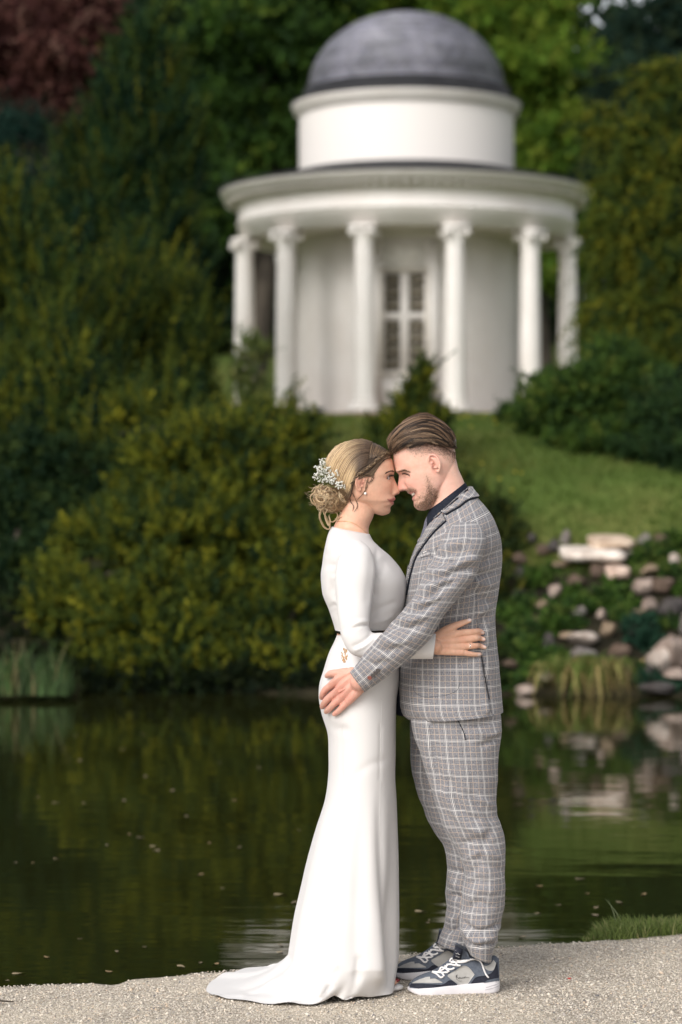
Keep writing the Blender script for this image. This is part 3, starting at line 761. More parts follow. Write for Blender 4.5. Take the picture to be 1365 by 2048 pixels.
    tree("clipped_bush", "rounded dark green bush at the foot of the temple's right columns", "bush", base_at(1180, 25.9),
         [lp(1180, 800, 25.6, 130, 95, 90), lp(1110, 840, 26.0, 95, 65, 80), lp(1230, 760, 26.0, 90, 70, 80), lp(1060, 835, 26.6, 52, 50), lp(1215, 880, 25.0, 110, 56, 70)],
         3600, 17, [(0.0442, 0.0846, 0.0182), (0.0650, 0.1119, 0.0195), (0.0260, 0.0546, 0.0156), (0.1040, 0.1365, 0.0260)], [3, 2, 2, 0.6], slen=0.22, nl=20, leaf=0.058, wid=0.34, up=0.2, trunk=0.10)
    tree("clipped_bush", "rounded dark green bush at the right edge beside the larger one", "bush", base_at(1340, 24.9),
         [lp(1330, 860, 24.9, 100, 75, 80), lp(1400, 850, 24.8, 100, 90, 80), lp(1320, 905, 24.5, 80, 36), lp(1360, 790, 25.4, 70, 40), lp(1400, 940, 24.2, 60, 30)],
         2200, 18, [(0.0260, 0.0546, 0.0182), (0.0390, 0.0751, 0.0208), (0.0182, 0.0382, 0.0156), (0.0650, 0.0887, 0.0260)], [3, 2, 2, 0.6], slen=0.22, nl=20, leaf=0.058, wid=0.34, up=0.2, trunk=0.10)
    tree("dark_shrub", "dense dark shrub filling the shade between the tall yew and the golden bush", "bush", base_at(60, 23.6),
         [lp(50, 950, 24.0, 110, 90), lp(-20, 1050, 23.4, 100, 100), lp(130, 1060, 23.4, 100, 90), lp(40, 1160, 22.9, 110, 90), lp(150, 1150, 22.9, 90, 80), lp(-40, 1220, 22.5, 90, 80), lp(220, 960, 24.0, 80, 80), lp(20, 1260, 22.2, 80, 60)],
         3200, 26, [(0.0130, 0.0300, 0.0130), (0.0234, 0.0464, 0.0156), (0.0390, 0.0614, 0.0156)], [2, 2, 1], slen=0.34, nl=22, leaf=0.07, wid=0.3, up=0.0, trunk=0.08)
    rng = np.random.default_rng(81)
    L = [lp(x + rng.uniform(-15, 15), 1368 + rng.uniform(-8, 6) - 22 * (k % 2), 20.75 + 0.35 * (k % 2), 55, 24, 40) for k, x in enumerate(range(-120, 1010, 26))]
    P, N = lump_points(L, 2600, rng, 0.3)
    D = unit(N * 0.6 + np.array([0, -0.4, -0.35]) + rng.normal(0, 0.45, P.shape))
    x = rng.uniform(-5.5, 1.3, 7000); y = shore_y(x) + 0.1 + 7.5 * rng.random(7000) ** 1.4
    k = (x < -0.2) | (y < 23.4); x, y = x[k], y[k]
    Pg = np.stack([x, y, ter_z(x, y)], -1)
    P = np.concatenate([P, Pg]); D = np.concatenate([D, unit(np.array([0, -0.5, 0.6]) + rng.normal(0, 0.6, Pg.shape))])
    o = link("bank_ivy", foliage_mesh("bank_ivy", [shoots(P, D, 0.16 * rng.uniform(0.6, 1.3, len(P)), 10, 0.055, 0.4, rng, [(0.012, 0.020, 0.008), (0.022, 0.03, 0.010), (0.008, 0.014, 0.007)], [3, 2, 2])]))
    # ivy over the shaded ground
    tag(o, "dark ivy and roots hanging over the shaded bank", "ivy", kind='stuff')
    # far woods closing the view
    rng = np.random.default_rng(77)
    L = []
    for px in range(-900, 2300, 130):
        for py in (-250, -60, 130, 320, 520, 720):
            Yd = 92 + rng.uniform(-6, 10)
            if 1090 < px < 1340 and py < 130: continue
            L.append(lp(px + rng.uniform(-40, 40), py + rng.uniform(-40, 40), Yd, 115, 110, 80))
    for px in range(300, 600, 70):
        for py in (60, 180, 300, 420, 540, 660, 760): L.append(lp(px + rng.uniform(-20, 20), py, 80 + rng.uniform(-3, 3), 75, 75, 60))
    P, N = lump_points(L, 26000, rng, 0.2)
    D = unit(N + rng.normal(0, 0.5, P.shape))
    Ls = 1.5 * rng.uniform(0.6, 1.3, len(P))
    o = link("far_woods", foliage_mesh("far_woods", [shoots(P, D, Ls, 12, 0.5, 0.42, rng, [(0.018, 0.036, 0.012), (0.030, 0.052, 0.014), (0.012, 0.024, 0.012)], [3, 2, 2])]))
    tag(o, "dark mixed woodland closing the view behind the temple", "woods", kind='stuff')
build_vegetation()
# ------------------------------------------------------------------ rockery on the far bank
def surf(px, py, lo=19.5, hi=60.0):
    """where the line of sight meets the far bank"""
    x, z = ray(px, py)
    Y = np.linspace(lo, hi, 1600)
    h = CAM_Z + z * Y - ter_z(x * Y, Y)
    i = int(np.argmax(h < 0)) if (h < 0).any() else len(Y) - 1
    return np.array([x * Y[i], Y[i], float(ter_z(x * Y[i], Y[i]))])

def ico(sub=2):
    import bmesh
    bm = bmesh.new(); bmesh.ops.create_icosphere(bm, subdivisions=sub, radius=1)
    V = np.array([v.co[:] for v in bm.verts]); F = np.array([[v.index for v in f.verts] for f in bm.faces]); bm.free()
    return V, F
ICO2, ICO3, ICO1 = ico(2), ico(3), ico(1)

def rock_mesh(name, sx, sy, sz, seed, col):
    V, F = ICO3
    rg = np.random.default_rng(seed)
    R = V.copy()
    for k in range(19):                                  # broken faces
        d = unit(rg.normal(0, 1, 3)); c = rg.uniform(0.48, 0.86)
        e = R @ d - c
        R = R - np.where(e > 0, e, 0)[:, None] * d * 0.92
    R = R + 0.07 * pn(R * 2.2 + seed, 41)[:, None] * V + 0.03 * pn(R * 6 + seed, 42)[:, None] * V
    g = 1 + 0.30 * pn(R * 2 + seed * 1.7, 43) + 0.2 * pn(R * 7, 45)
    return make_mesh(name, R * np.array([sx, sy, sz]), F, col=np.asarray(col)[None] * g[:, None], smooth=False, mats=M_ROCK)

def build_rockery():
    PINK, TAN, GREY, BROWN, DARK, WHITE = (0.31, 0.255, 0.225), (0.25, 0.195, 0.14), (0.19, 0.177, 0.17), (0.13, 0.095, 0.075), (0.07, 0.065, 0.065), (0.44, 0.39, 0.355)
    R = [  # px, py, half width, half height (photo px), colour, label
        (1345, 1300, 52, 36, PINK, "large pale pink boulder at the right edge just above the water"),
        (1318, 1320, 34, 26, WHITE, "pale cleft boulder leaning against the large pink boulder"),
        (1350, 1350, 26, 12, PINK, "low flat pink rock at the waterline under the large boulder"),
        (1290, 1175, 32, 18, PINK, "pinkish rock under the ledge of the pale slabs"),
        (1330, 1168, 26, 16, BROWN, "brown overhanging rock near the right edge of the rockery"),
        (1345, 1215, 30, 24, DARK, "dark hollow rock at the right edge between pink ones"),
        (1300, 1210, 20, 20, PINK, "upright pale pink rock beside the dark hollow rock"),
        (1278, 1228, 17, 13, TAN, "small tan rock below the upright pink rock"),
        (1172, 1278, 34, 16, WHITE, "whitish flat rock in the middle of the rockery"),
        (1138, 1272, 22, 9, TAN, "tan sliver of rock left of the whitish flat rock"),
        (1217, 1258, 15, 16, TAN, "upright tan rock right of the whitish flat rock"),
        (1203, 1230, 10, 11, PINK, "small pink stone among leaves at mid height of the rockery"),
        (1165, 1308, 30, 14, GREY, "grey shaded rock under the whitish flat rock"),
        (1240, 1303, 20, 18, BROWN, "rusty brown rock beside the sedge tuft"),
        (1255, 1340, 10, 16, TAN, "narrow tan stone right of the sedge tuft"),
        (1110, 1182, 16, 13, PINK, "pink rock with a bright face left in the rockery"),
        (1086, 1207, 12, 10, TAN, "small tan rock beneath the pink bright rock"),
        (1083, 1238, 14, 9, TAN, "ochre rock low on the left side of the rockery"),
        (1150, 1160, 20, 10, BROWN, "reddish rock under the long white slab"),
        (1193, 1142, 16, 16, BROWN, "dark brown rock wedged below the white slab"),
        (1245, 1113, 14, 13, DARK, "dark block at the right end of the white slab"),
        (1257, 1107, 9, 8, WHITE, "small white stone on the dark block"),
        (1347, 1120, 11, 11, WHITE, "bright round white stone among leaves at the right"),
        (1132, 1074, 11, 16, GREY, "upright grey stone with a pale top on the lawn edge"),
        (1107, 1092, 15, 12, DARK, "dark grey stone left of the white slab"),
        (1085, 1100, 17, 11, BROWN, "orange brown stone left of the dark grey stone"),
        (1064, 1075, 12, 13, DARK, "dark pointed stone beside the yew behind the groom"),
        (1290, 1078, 15, 12, GREY, "mossy grey stone right of the upper slab"),
        (1325, 1078, 15, 14, BROWN, "purple brown stone on the lawn edge near the right"),
        (1050, 1150, 18, 17, DARK, "dark brown rock in the shade behind the groom's elbow"),
        (1040, 1120, 16, 12, BROWN, "brown rock in the shade right of the groom's back"),
        (1160, 1225, 16, 16, GREY, "purplish grey rock framed by leaves in the rockery's centre"),
        (1100, 1290, 14, 20, DARK, "dark upright rock left of the whitish rock"),
        (1052, 1380, 22, 15, PINK, "low pink rock at the waterline nearest the groom"),
        (1090, 1352, 22, 11, PINK, "pink rock on the waterline left of the sedge tuft"),
        (1022, 1330, 16, 12, BROWN, "reddish rock low behind the groom's jacket hem"),
        (1300, 1140, 22, 11, TAN, "tan rock between the lower slab and the right edge"),
        (1320, 1375, 40, 13, DARK, "black wet rock at the waterline under the boulders"),
        (1180, 1190, 12, 10, BROWN, "brown rock below the wedge under the slab"),
        (1120, 1128, 16, 9, TAN, "tan rock under the left end of the white slab"),
        (1268, 1265, 13, 16, DARK, "dark cleft rock left of the pale boulders"),
        (1035, 1190, 14, 12, DARK, "dark rock in the shade below the groom's elbow"),
        (1140, 1335, 12, 9, PINK, "pink pebble rock on the left of the sedge tuft"),
        (1300, 1345, 14, 14, DARK, "dark rock under the cleft boulder"),
        (1395, 1250, 34, 30, GREY, "grey rock half cut by the right edge of the photo"),
    ]
    for i, (px, py, rx, rz, c, lab) in enumerate(R):
        p = surf(px, min(py + rz * 0.6, 1396)); s = p[1] / FPX
        q = W(px, py, p[1] - 0.10)
        o = link("rock", rock_mesh("rock", rx * s * 1.25, max(rx * s * 0.9, 0.05), rz * s * 1.25, 100 + i, c))
        o.location = q; o.rotation_euler = (0, 0, (i * 1.7) % 0.6 - 0.3)
        tag(o, lab, "rock", "rocks of the rockery")
    # stepping slabs
    for px, py, w, d, c, lab in ((1183, 1106, 64, 0.75, (0.86, 0.80, 0.74), "long white stone slab laid level at the top of the rockery"),
                                 (1219, 1083, 44, 0.7, (0.66, 0.54, 0.43), "sandy slab behind the long white slab"),
                                 (1232, 1142, 24, 0.5, (0.70, 0.56, 0.48), "small pinkish slab one step below the white slab")):
        p = surf(px, py + 8); s = p[1] / FPX
        V, F = ICO3
        q = np.sign(V) * np.abs(V) ** 0.45
        q = q * np.array([w * s, d * 0.5, 0.055]) * (1 + 0.10 * pn(V * 2 + px, 44)[:, None])
        o = link("stone_slab", make_mesh("stone_slab", q, F, col=np.full((len(V), 3), 1.0) * np.array(c), smooth=False, mats=M_ROCK))
        o.location = W(px, py, p[1]) ; o.rotation_euler = (math.radians(5), 0, 0.05)
        tag(o, lab, "slab", "stone slabs at the top of the rockery")
    # leafy plants between the stones
    PL = [((1155, 1215), 44, 0), ((1190, 1205), 36, 1), ((1225, 1190), 38, 0), ((1125, 1235), 42, 1), ((1105, 1255), 40, 0), ((1060, 1270), 46, 1), ((1040, 1240), 36, 0), ((1075, 1310), 46, 0),
          ((1030, 1290), 40, 1), ((1115, 1320), 34, 0), ((1280, 1260), 46, 2), ((1295, 1285), 34, 2), ((1262, 1215), 26, 0), ((1240, 1235), 26, 1), ((1075, 1160), 34, 0), ((1050, 1210), 34, 1), ((1140, 1190), 28, 0),
          ((1320, 1105), 38, 1), ((1295, 1110), 28, 0), ((1350, 1085), 34, 0), ((1340, 1145), 26, 1), ((1270, 1130), 16, 0), ((1340, 1250), 26, 1), ((1300, 1365), 34, 2), ((1280, 1350), 30, 0), ((1020, 1370), 30, 1),
          ((1065, 1345), 26, 0), ((1355, 1380), 26, 2), ((1110, 1140), 20, 0), ((1165, 1130), 14, 1), ((1215, 1165), 18, 0), ((1360, 1180), 24, 0), ((1150, 1250), 26, 1), ((1095, 1215), 22, 0), ((1310, 1240), 20, 2), ((1015, 1230), 30, 0), ((1260, 1180), 16, 1), ((1225, 1215), 24, 0)]
    pals = [[(0.06, 0.115, 0.02), (0.09, 0.15, 0.03), (0.035, 0.075, 0.018)], [(0.045, 0.09, 0.022), (0.10, 0.14, 0.03), (0.03, 0.06, 0.018)], [(0.022, 0.06, 0.035), (0.035, 0.085, 0.05), (0.014, 0.04, 0.025)]]
    PLAB = ["bright green plant above the whitish flat rock in mid rockery", "green mound left of the small pink stone at mid height", "light green plant right of the dark wedge rock", "green mound below and left of the purplish grey rock", "light green plant left of the dark upright rock",
            "large green mound low beside the groom's jacket pocket", "green mound in the shade beside the groom's waist", "light green plant above the low pink rock at the waterline", "green mound over the reddish rock by the jacket hem", "green mound between the pink waterline rock and the sedge", "blue green ferns left of the cleft boulder",
            "small blue green fern against the cleft boulder's side", "light green tuft between the pinkish ledge rock and the sedge", "green mound right of the small pink stone", "light green plant around the pink bright rock's top", "green mound beneath the ochre rock's upper side near the groom's sleeve", "light green plant between the reddish rock and the purplish rock",
            "green mound at the lawn edge above the tan rock on the right", "light green plant just right of the dark block by the slab", "tall light green plant at the right edge of the lawn's foot", "green mound under the bright round white stone", "small light green plant beside the small pinkish slab", "green mound on top of the large pale pink boulder",
            "blue green fern hanging over the black wet rock", "light green plant at the foot of the cleft boulder", "green mound by the water nearest the groom's jacket", "light green plant between the two pink waterline rocks", "blue green fern at the right edge by the waterline", "small light green plant above the pink bright rock",
            "little green mound under the middle of the white slab", "light green plant below the wedge of dark brown rock", "light green plant behind the brown overhanging rock at the right edge", "green mound right above the whitish flat rock's left end", "light green plant under the small tan rock on the left", "little blue green fern below the upright pink rock",
            "light green plant in the shade under the groom's elbow", "little green mound left of the pinkish ledge rock", "light green plant above the upright tan rock"]
    where = ["among the rockery stones", "trailing over the rockery stones", "in the shade of the boulders"]
    kinds = ["light green leafy plant", "mid green mound of small leaves", "blue green ferny plant"]
    for i, ((px, py), r, k) in enumerate(PL):
        rg = np.random.default_rng(300 + i)
        p = surf(px, min(py + r * 0.7, 1397)); s = p[1] / FPX
        c = W(px, py, p[1] + 0.10)
        P, N = lump_points([[*c, 0.82 * r * s, 0.62 * r * s, 0.68 * r * s]], int(30 + r * 1.3), rg, 0.3)
        D = unit(N + [0, -0.2, 0.3] + rg.normal(0, 0.4, P.shape))
        o = link("rockery_plant", foliage_mesh("rockery_plant", [shoots(P - D * 0.05, D, 0.09 * rg.uniform(0.7, 1.4, len(P)), 9, 0.05, 0.42, rg, pals[k], [3, 2, 2])]))
        tag(o, PLAB[i], "plant", "leafy plants between the rockery stones")
    # yellow flowering plant and dry stalks
    # sedge tuft hanging over the water
    rg = np.random.default_rng(9)
    b = surf(1170, 1352)
    n = 620
    a = rg.uniform(0, 6.283, n); L = rg.uniform(0.22, 0.44, n); out = rg.uniform(0.35, 1.0, n)
    dry = rg.random(n) < 0.42
    base = b + np.stack([rg.normal(0, 0.14, n), rg.normal(-0.1, 0.1, n), rg.normal(0.05, 0.02, n)], -1)
    t = np.linspace(0, 1, 6)[None, :]
    hx = np.stack([np.cos(a) * 1.1, np.sin(a) * 0.8 - 0.25], -1)
    r = (L * out)[:, None] * t
    z = L[:, None] * (1.25 * t - (0.75 + out[:, None] * 1.05 + 0.35 * dry[:, None]) * t * t)
    Pp = base[:, None] + np.stack([hx[:, 0:1] * r, hx[:, 1:2] * r, z], -1)
    wv = np.stack([-np.sin(a), np.cos(a), a * 0], -1)[:, None] * (0.007 * (1 - t ** 2) + 0.0008)[..., None]
    V = np.stack([Pp - wv, Pp + wv], 2).reshape(n, 12, 3)
    q = np.array([[2 * i, 2 * i + 1, 2 * i + 3, 2 * i + 2] for i in range(5)])
    C = np.where(dry[:, None], np.array([[0.42, 0.32, 0.13]]), np.array([[0.11, 0.15, 0.03]])) * rg.uniform(0.7, 1.3, (n, 1))
    o = link("sedge_tuft", make_mesh("sedge_tuft", V.reshape(-1, 3), (q[None] + (np.arange(n) * 12)[:, None, None]).reshape(-1, 4), col=np.repeat(C, 12, 0), mats=M_GRASS))
    tag(o, "arching sedge tuft with straw coloured blades hanging to the water", "grass tuft")
    # reeds at the left
    for k, (px, w, n, lab) in enumerate(((35, 0.30, 210, "clump of upright blue green reeds at the photo's left edge by the shore"), (100, 0.16, 110, "smaller clump of green reeds just left of the yew boughs"))):
        rg = np.random.default_rng(50 + k)
        b = G(px, 1392, -0.1)
        n_ = n
        base = b + np.stack([rg.uniform(-w, w, n_), rg.uniform(0, 0.4, n_), np.zeros(n_)], -1)
        L = rg.uniform(0.22, 0.46, n_); ln = rg.normal(0, 0.26, (n_, 2)); L = L * np.clip(1.1 - np.abs(base[:, 0] - b[0]) / w * 0.55, 0.3, 1.2) * rg.uniform(.6, 1.15, n_)
        t = np.linspace(0, 1, 5)[None, :]
        Pp = base[:, None] + np.stack([ln[:, :1] * L[:, None] * t ** 2, ln[:, 1:] * L[:, None] * t ** 2, L[:, None] * t], -1)
        wv = np.array([1, 0, 0])[None, None] * (0.009 * (1 - t ** 1.5) + 0.001)[..., None]
        V = np.stack([Pp - wv, Pp + wv], 2).reshape(n_, 10, 3)
        q = np.array([[2 * i, 2 * i + 1, 2 * i + 3, 2 * i + 2] for i in range(4)])
        C = np.array([[0.042, 0.078, 0.022]]) * rg.uniform(0.4, 1.6, (n_, 1)); C[rg.random(n_) < 0.15] = (0.16, 0.14, 0.06)
        o = link("reed_clump", make_mesh("reed_clump", V.reshape(-1, 3), (q[None] + (np.arange(n_) * 10)[:, None, None]).reshape(-1, 4), col=np.repeat(C, 10, 0), mats=M_GRASS))
        tag(o, lab, "reeds")
build_rockery()

# ------------------------------------------------------------------ grass
def blades(base, L, lean, w, col, seg=3):
    n = len(base)
    t = np.linspace(0, 1, seg + 1)[None, :]
    Pp = base[:, None] + np.stack([lean[:, :1] * L[:, None] * t ** 1.7, lean[:, 1:] * L[:, None] * t ** 1.7, L[:, None] * t * (1 - 0.25 * t * np.linalg.norm(lean, axis=1)[:, None])], -1)
    a = RNG.uniform(0, 6.283, n)
    wv = np.stack([np.cos(a), np.sin(a), a * 0], -1)[:, None] * (w[:, None] * (1 - t ** 1.4) + 0.0003)[..., None]
    k = 2 * (seg + 1)
    V = np.stack([Pp - wv, Pp + wv], 2).reshape(n * k, 3)
    q = np.array([[2 * i, 2 * i + 1, 2 * i + 3, 2 * i + 2] for i in range(seg)])
    return V, (q[None] + (np.arange(n) * k)[:, None, None]).reshape(-1, 4), np.repeat(col, k, 0)

def build_grass():
    # bank of grass behind the gravel, at the right
    n = 11000
    X = RNG.uniform(0.83, 2.3, n); e = edge_y(X)
    wdt = np.clip((X - 0.83) / 0.12, 0.15, 1)
    Y = e + RNG.uniform(-0.03, 0.26, n) * wdt
    z = -0.012 - 0.22 * np.clip(Y - e - 0.16, 0, 1)
    L = RNG.uniform(0.035, 0.085, n) * (0.7 + 0.5 * pn(np.stack([X * 5, Y * 5, X * 0], -1), 8)) * (0.55 + 0.45 * wdt)
    tall = (RNG.random(n) < 0.07) & (pn(np.stack([X * 7, Y * 3, X * 0], -1), 18) > 0.0)
    L = np.where(tall, RNG.uniform(0.09, 0.15, n), L)
    lean = RNG.normal(0, 0.42, (n, 2)) + np.array([-0.12, 0])
    pal = np.array([[0.15, 0.20, 0.05], [0.20, 0.25, 0.075], [0.10, 0.145, 0.04], [0.36, 0.34, 0.15]])
    C = pal[RNG.choice(4, n, p=[.4, .3, .2, .1])] * RNG.uniform(0.8, 1.2, (n, 1))
    C = np.where(tall[:, None], np.array([[0.25, 0.29, 0.16]]), C)
    V, F, Cc = blades(np.stack([X, Y, z], -1), L, lean, np.where(tall, 0.0018, 0.0016), C)
    tag(link("bank_grass", make_mesh("bank_grass", V, F, col=Cc, mats=M_GRASS)), "fresh green grass fringe growing at the gravel edge by the water", "grass", kind='stuff')
    # soil lip the grass grows on
    xs = np.linspace(0.86, 2.4, 60); e = edge_y(xs)
    wd = np.clip((xs - 0.86) / 0.15, 0, 1)
    rows = [np.stack([xs, e - 0.01, np.full_like(xs, -0.03)], -1), np.stack([xs, e + 0.12 * wd, np.full_like(xs, -0.035)], -1), np.stack([xs, e + 0.22 * wd, np.full_like(xs, -0.07)], -1), np.stack([xs, e + 0.30 * wd + 0.01, np.full_like(xs, -0.3)], -1)]
    tag(link("grassy_bank", make_mesh("grassy_bank", np.concatenate(rows), grid_faces(4, 60, False), mats=M_EARTH)), kind='structure')
    # lawn on the slope
    n = 52000
    X = RNG.uniform(-0.6, 5.5, n); T = 2.05 + 12 * RNG.random(n) ** 1.3
    Y = T + shore_y(X)
    k = (X / Y > -0.014) & (X / Y < 0.16)
    X, Y = X[k], Y[k]; n = len(X)
    z = ter_z(X, Y) - 0.005
    pat = pn(np.stack([X * 0.8, Y * 0.45, X * 0], -1), 61) + 0.5 * pn(np.stack([X * 2.4, Y * 1.3, X * 0], -1), 62)
    L = RNG.uniform(0.05, 0.11, n) * (1 + 0.3 * pat)
    g = np.array([[0.076, 0.118, 0.02]]); yv = np.array([[0.175, 0.16, 0.04]])
    m = np.clip(0.30 + 0.55 * pat + RNG.normal(0, 0.16, n), 0, 1)[:, None]
    C = (g * (1 - m) + yv * m) * RNG.uniform(0.75, 1.25, (n, 1))
    V, F, Cc = blades(np.stack([X, Y, z], -1), L, RNG.normal(0, 0.5, (n, 2)), np.full(n, 0.008), C, 2)
    tag(link("lawn_grass", make_mesh("lawn_grass", V, F, col=Cc, mats=M_GRASS)), "rough spring lawn grass sloping up to the temple", "grass", kind='stuff')
    # dandelions in the lawn
    rg = np.random.default_rng(14)
    n = 330
    X = rg.uniform(0.8, 6, n); T = 2.5 + 5 * rg.random(n) ** 1.2; Y = T + shore_y(X)
    k = (pn(np.stack([X * 0.9, Y * 0.6, X * 0], -1), 66) > -0.1); X, Y = X[k], Y[k]
    mb = MB(); V, F = ICO1
    for x, y in zip(X, Y):
        mb.add(V * [0.017, 0.017, 0.009] + [x, y, float(ter_z(x, y)) + rg.uniform(0.06, 0.12)], T=F, C=(0.60, 0.50, 0.06))
    tag(link("dandelions", mb.mesh("dandelions", M_GRASS)), "yellow dandelion flowers dotted over the lawn", "flowers", kind='stuff')

def build_floating():
    rg = np.random.default_rng(33)
    pm = mat("petal", (0.22, 0.17, 0.11), 0.8, vcol=True)
    me = []
    for k in range(4):
        th = np.linspace(0, 2 * math.pi, 11)[:-1]
        r = 1 + 0.18 * rg.normal(0, 1, 10)
        V = np.concatenate([np.stack([r * np.cos(th), r * 0.55 * np.sin(th), 0.10 * np.sin(th * 2 + k)], -1), [[0, 0, -0.03]]])
        j = np.arange(10)
        me.append(make_mesh("floating_leaf", V, np.stack([j, (j + 1) % 10, j * 0 + 10], 1), col=np.full((11, 3), 1.0) * [(1, 1, 1), (1.2, 1.05, 0.8), (0.7, 0.7, 0.62), (1.4, 1.4, 1.3)][k], mats=pm))
    px = [(293, 1552), (286, 1468), (245, 1498), (160, 1520), (150, 1470), (75, 1594), (113, 1605), (170, 1606), (215, 1690), (260, 1668), (282, 1674), (310, 1692), (312, 1700), (420, 1685), (478, 1694), (113, 1717), (30, 1725), (65, 1725), (440, 1525), (520, 1535),
          (374, 1632), (400, 1748), (446, 1776), (560, 1788), (590, 1804), (94, 1913), (160, 1877), (37, 1946), (14, 1960), (218, 1942), (290, 1893), (363, 1932), (401, 1925), (432, 1927), (562, 1889), (560, 1903), (234, 1902),
          (1175, 1786), (1117, 1809), (1193, 1814), (1190, 1829), (1288, 1788), (1240, 1804), (1078, 1826), (1045, 1873), (1030, 1565), (860, 1840), (842, 1822), (855, 1845), (1079, 1771), (1160, 1757), (345, 1580), (250, 1600), (470, 1600), (600, 1660)]
    for i, (x, y) in enumerate(px):
        p = G(x, y, WATER_Z + 0.004)
        o = link("floating_leaf", me[i % 4])
        s = rg.uniform(0.007, 0.017) * (p[1] / 8.5) ** 0.6
        o.location = p; o.scale = (s * 1.3, s, s); o.rotation_euler = (0, 0, rg.uniform(0, 6.28))
        tag(o, "small pale brown fallen leaf floating on the dark pond", "leaf", "fallen leaves floating on the pond")
    # bits lying on the gravel
    p = G(8, 2011); t = MB().tube(cr(np.array([p + [-0.06, 0.01, 0.012], p + [-0.01, 0, 0.014], p + [0.03, 0.004, 0.010]]), 8), np.linspace(0.004, 0.002, 8), 6)
    tag(link("twig", t.mesh("twig", M_BARK)), "short dark twig lying on the gravel at the left edge", "twig")
    p = G(1139, 1957, 0.006)
    th = np.linspace(0, 6.283, 9)[:-1]
    V = np.concatenate([np.stack([0.007 * np.cos(th), 0.004 * np.sin(th), 0.002 * np.cos(2 * th)], -1), [[0, 0, 0.003]]])
    j = np.arange(8)
    o = link("red_petal", make_mesh("red_petal", V, np.stack([j, (j + 1) % 8, j * 0 + 8], 1), mats=mat("red_petal", (0.5, 0.06, 0.05), 0.6)))
    o.location = p; tag(o, "tiny red petal lying on the gravel right of the sneakers", "petal")
build_grass()
build_floating()
# ------------------------------------------------------------------ tools for the two people
YM = 7.43                                  # the couple's common middle plane
S0 = FPX / YM                              # photo pixels per metre there

def sil(levels, nr=60, ns=64, p=2.15, close=(False, False), turn=0.0):
    """a garment or limb from its side outline: rows (Fx,Fy, Bx,By, Yc, halfdepth). Returns grid (nr, ns+1, 3) and uv in metres"""
    K = np.array(levels, float)
    mid = np.stack([(K[:, 0] + K[:, 2]) / 2, (K[:, 1] + K[:, 3]) / 2], 1)
    R = cr(np.concatenate([mid, K], 1), nr)[:, 2:]
    th = np.linspace(-math.pi / 2, 1.5 * math.pi, ns + 1)          # starts on the far side
    c, s = np.cos(th), np.sin(th)
    e = 2.0 / p
    c2 = np.sign(c) * np.abs(c) ** e; s2 = np.sign(s) * np.abs(s) ** e
    F = np.stack([W(r[0], r[1], r[4]) for r in R]); B = np.stack([W(r[2], r[3], r[4]) for r in R])
    C, A = (F + B) / 2, (F - B) / 2
    V = C[:, None] + A[:, None] * c2[None, :, None] + np.array([0, -1.0, 0]) * (R[:, 5][:, None] * s2[None])[..., None]
    d = np.linalg.norm(np.diff(V, axis=1), axis=2)
    u = np.concatenate([np.zeros((nr, 1)), np.cumsum(d, 1)], 1); u = u - u[:, -1:] / 2
    v = np.concatenate([[0], np.cumsum(np.linalg.norm(np.diff(C, axis=0), axis=1))])
    uv = np.stack([u, np.repeat(v[:, None], ns + 1, 1)], -1)
    return V, uv

def gnorm(V):
    du = np.gradient(V, axis=1); dv = np.gradient(V, axis=0)
    # the seam columns coincide
    m = (V[:, 1] - V[:, -2]) / 2; du[:, 0] = m; du[:, -1] = m
    n = unit(np.cross(du, dv))
    c = V.mean(1, keepdims=True)
    if ((V - c) * n).sum() < 0: n = -n
    return n

def seg_dist(P, A, B):
    d = B - A; L = max(float(d @ d), 1e-9)
    t = np.clip(((P - A) @ d) / L, 0, 1)
    return np.linalg.norm(P - (A + t[:, None] * d), axis=1)

def line_dist(P, pts):
    pts = np.asarray(pts, float)
    return np.min([seg_dist(P, pts[i], pts[i + 1]) for i in range(len(pts) - 1)], axis=0)

FOLD = 1.35
def folds(V, N, strokes, side=True):
    """press creases (amp<0) and ridges (amp>0) into cloth along lines given as seen in the photograph"""
    sh = V.shape; P = V.reshape(-1, 3).copy(); n = N.reshape(-1, 3)
    q = PX(P)
    near = np.clip(-n[:, 1] * 1.6 - 0.1, 0, 1) if side else 1.0
    for st in strokes:
        pts, w, amp = st[:3]
        pts = np.asarray(pts, float)
        lo, hi = pts.min(0) - 3 * w, pts.max(0) + 3 * w
        k = np.where((q[:, 0] > lo[0]) & (q[:, 0] < hi[0]) & (q[:, 1] > lo[1]) & (q[:, 1] < hi[1]))[0]
        if not len(k): continue
        pp = cr(pts, max(6, 4 * len(pts))) if len(pts) > 2 else pts
        d = line_dist(q[k], pp)
        rp = np.clip((q[k, 1] - st[3][0]) / (st[3][1] - st[3][0]), 0, 1) if len(st) > 3 else 1.0
        P[k] += n[k] * (rp * amp * FOLD * np.exp(-(d / w) ** 2) * (near[k] if side else 1.0))[:, None]
    return P.reshape(sh)

def ruffle(V, uv, N, amp, fu, fv, seed, octv=2):
    q = np.concatenate([uv * np.array([fu, fv]), np.zeros(uv.shape[:2] + (1,))], -1)
    d = 0
    for k in range(octv): d = d + pn(q * 2 ** k + 17.3 * k, seed + k) * 0.55 ** k
    # keep the seam closed
    w = np.minimum(1, np.minimum(np.arange(V.shape[1]), np.arange(V.shape[1])[::-1]) / 6.0)[None, :]
    a = amp if np.isscalar(amp) else np.asarray(amp)[:, None]
    return V + N * (a * d * w)[..., None]

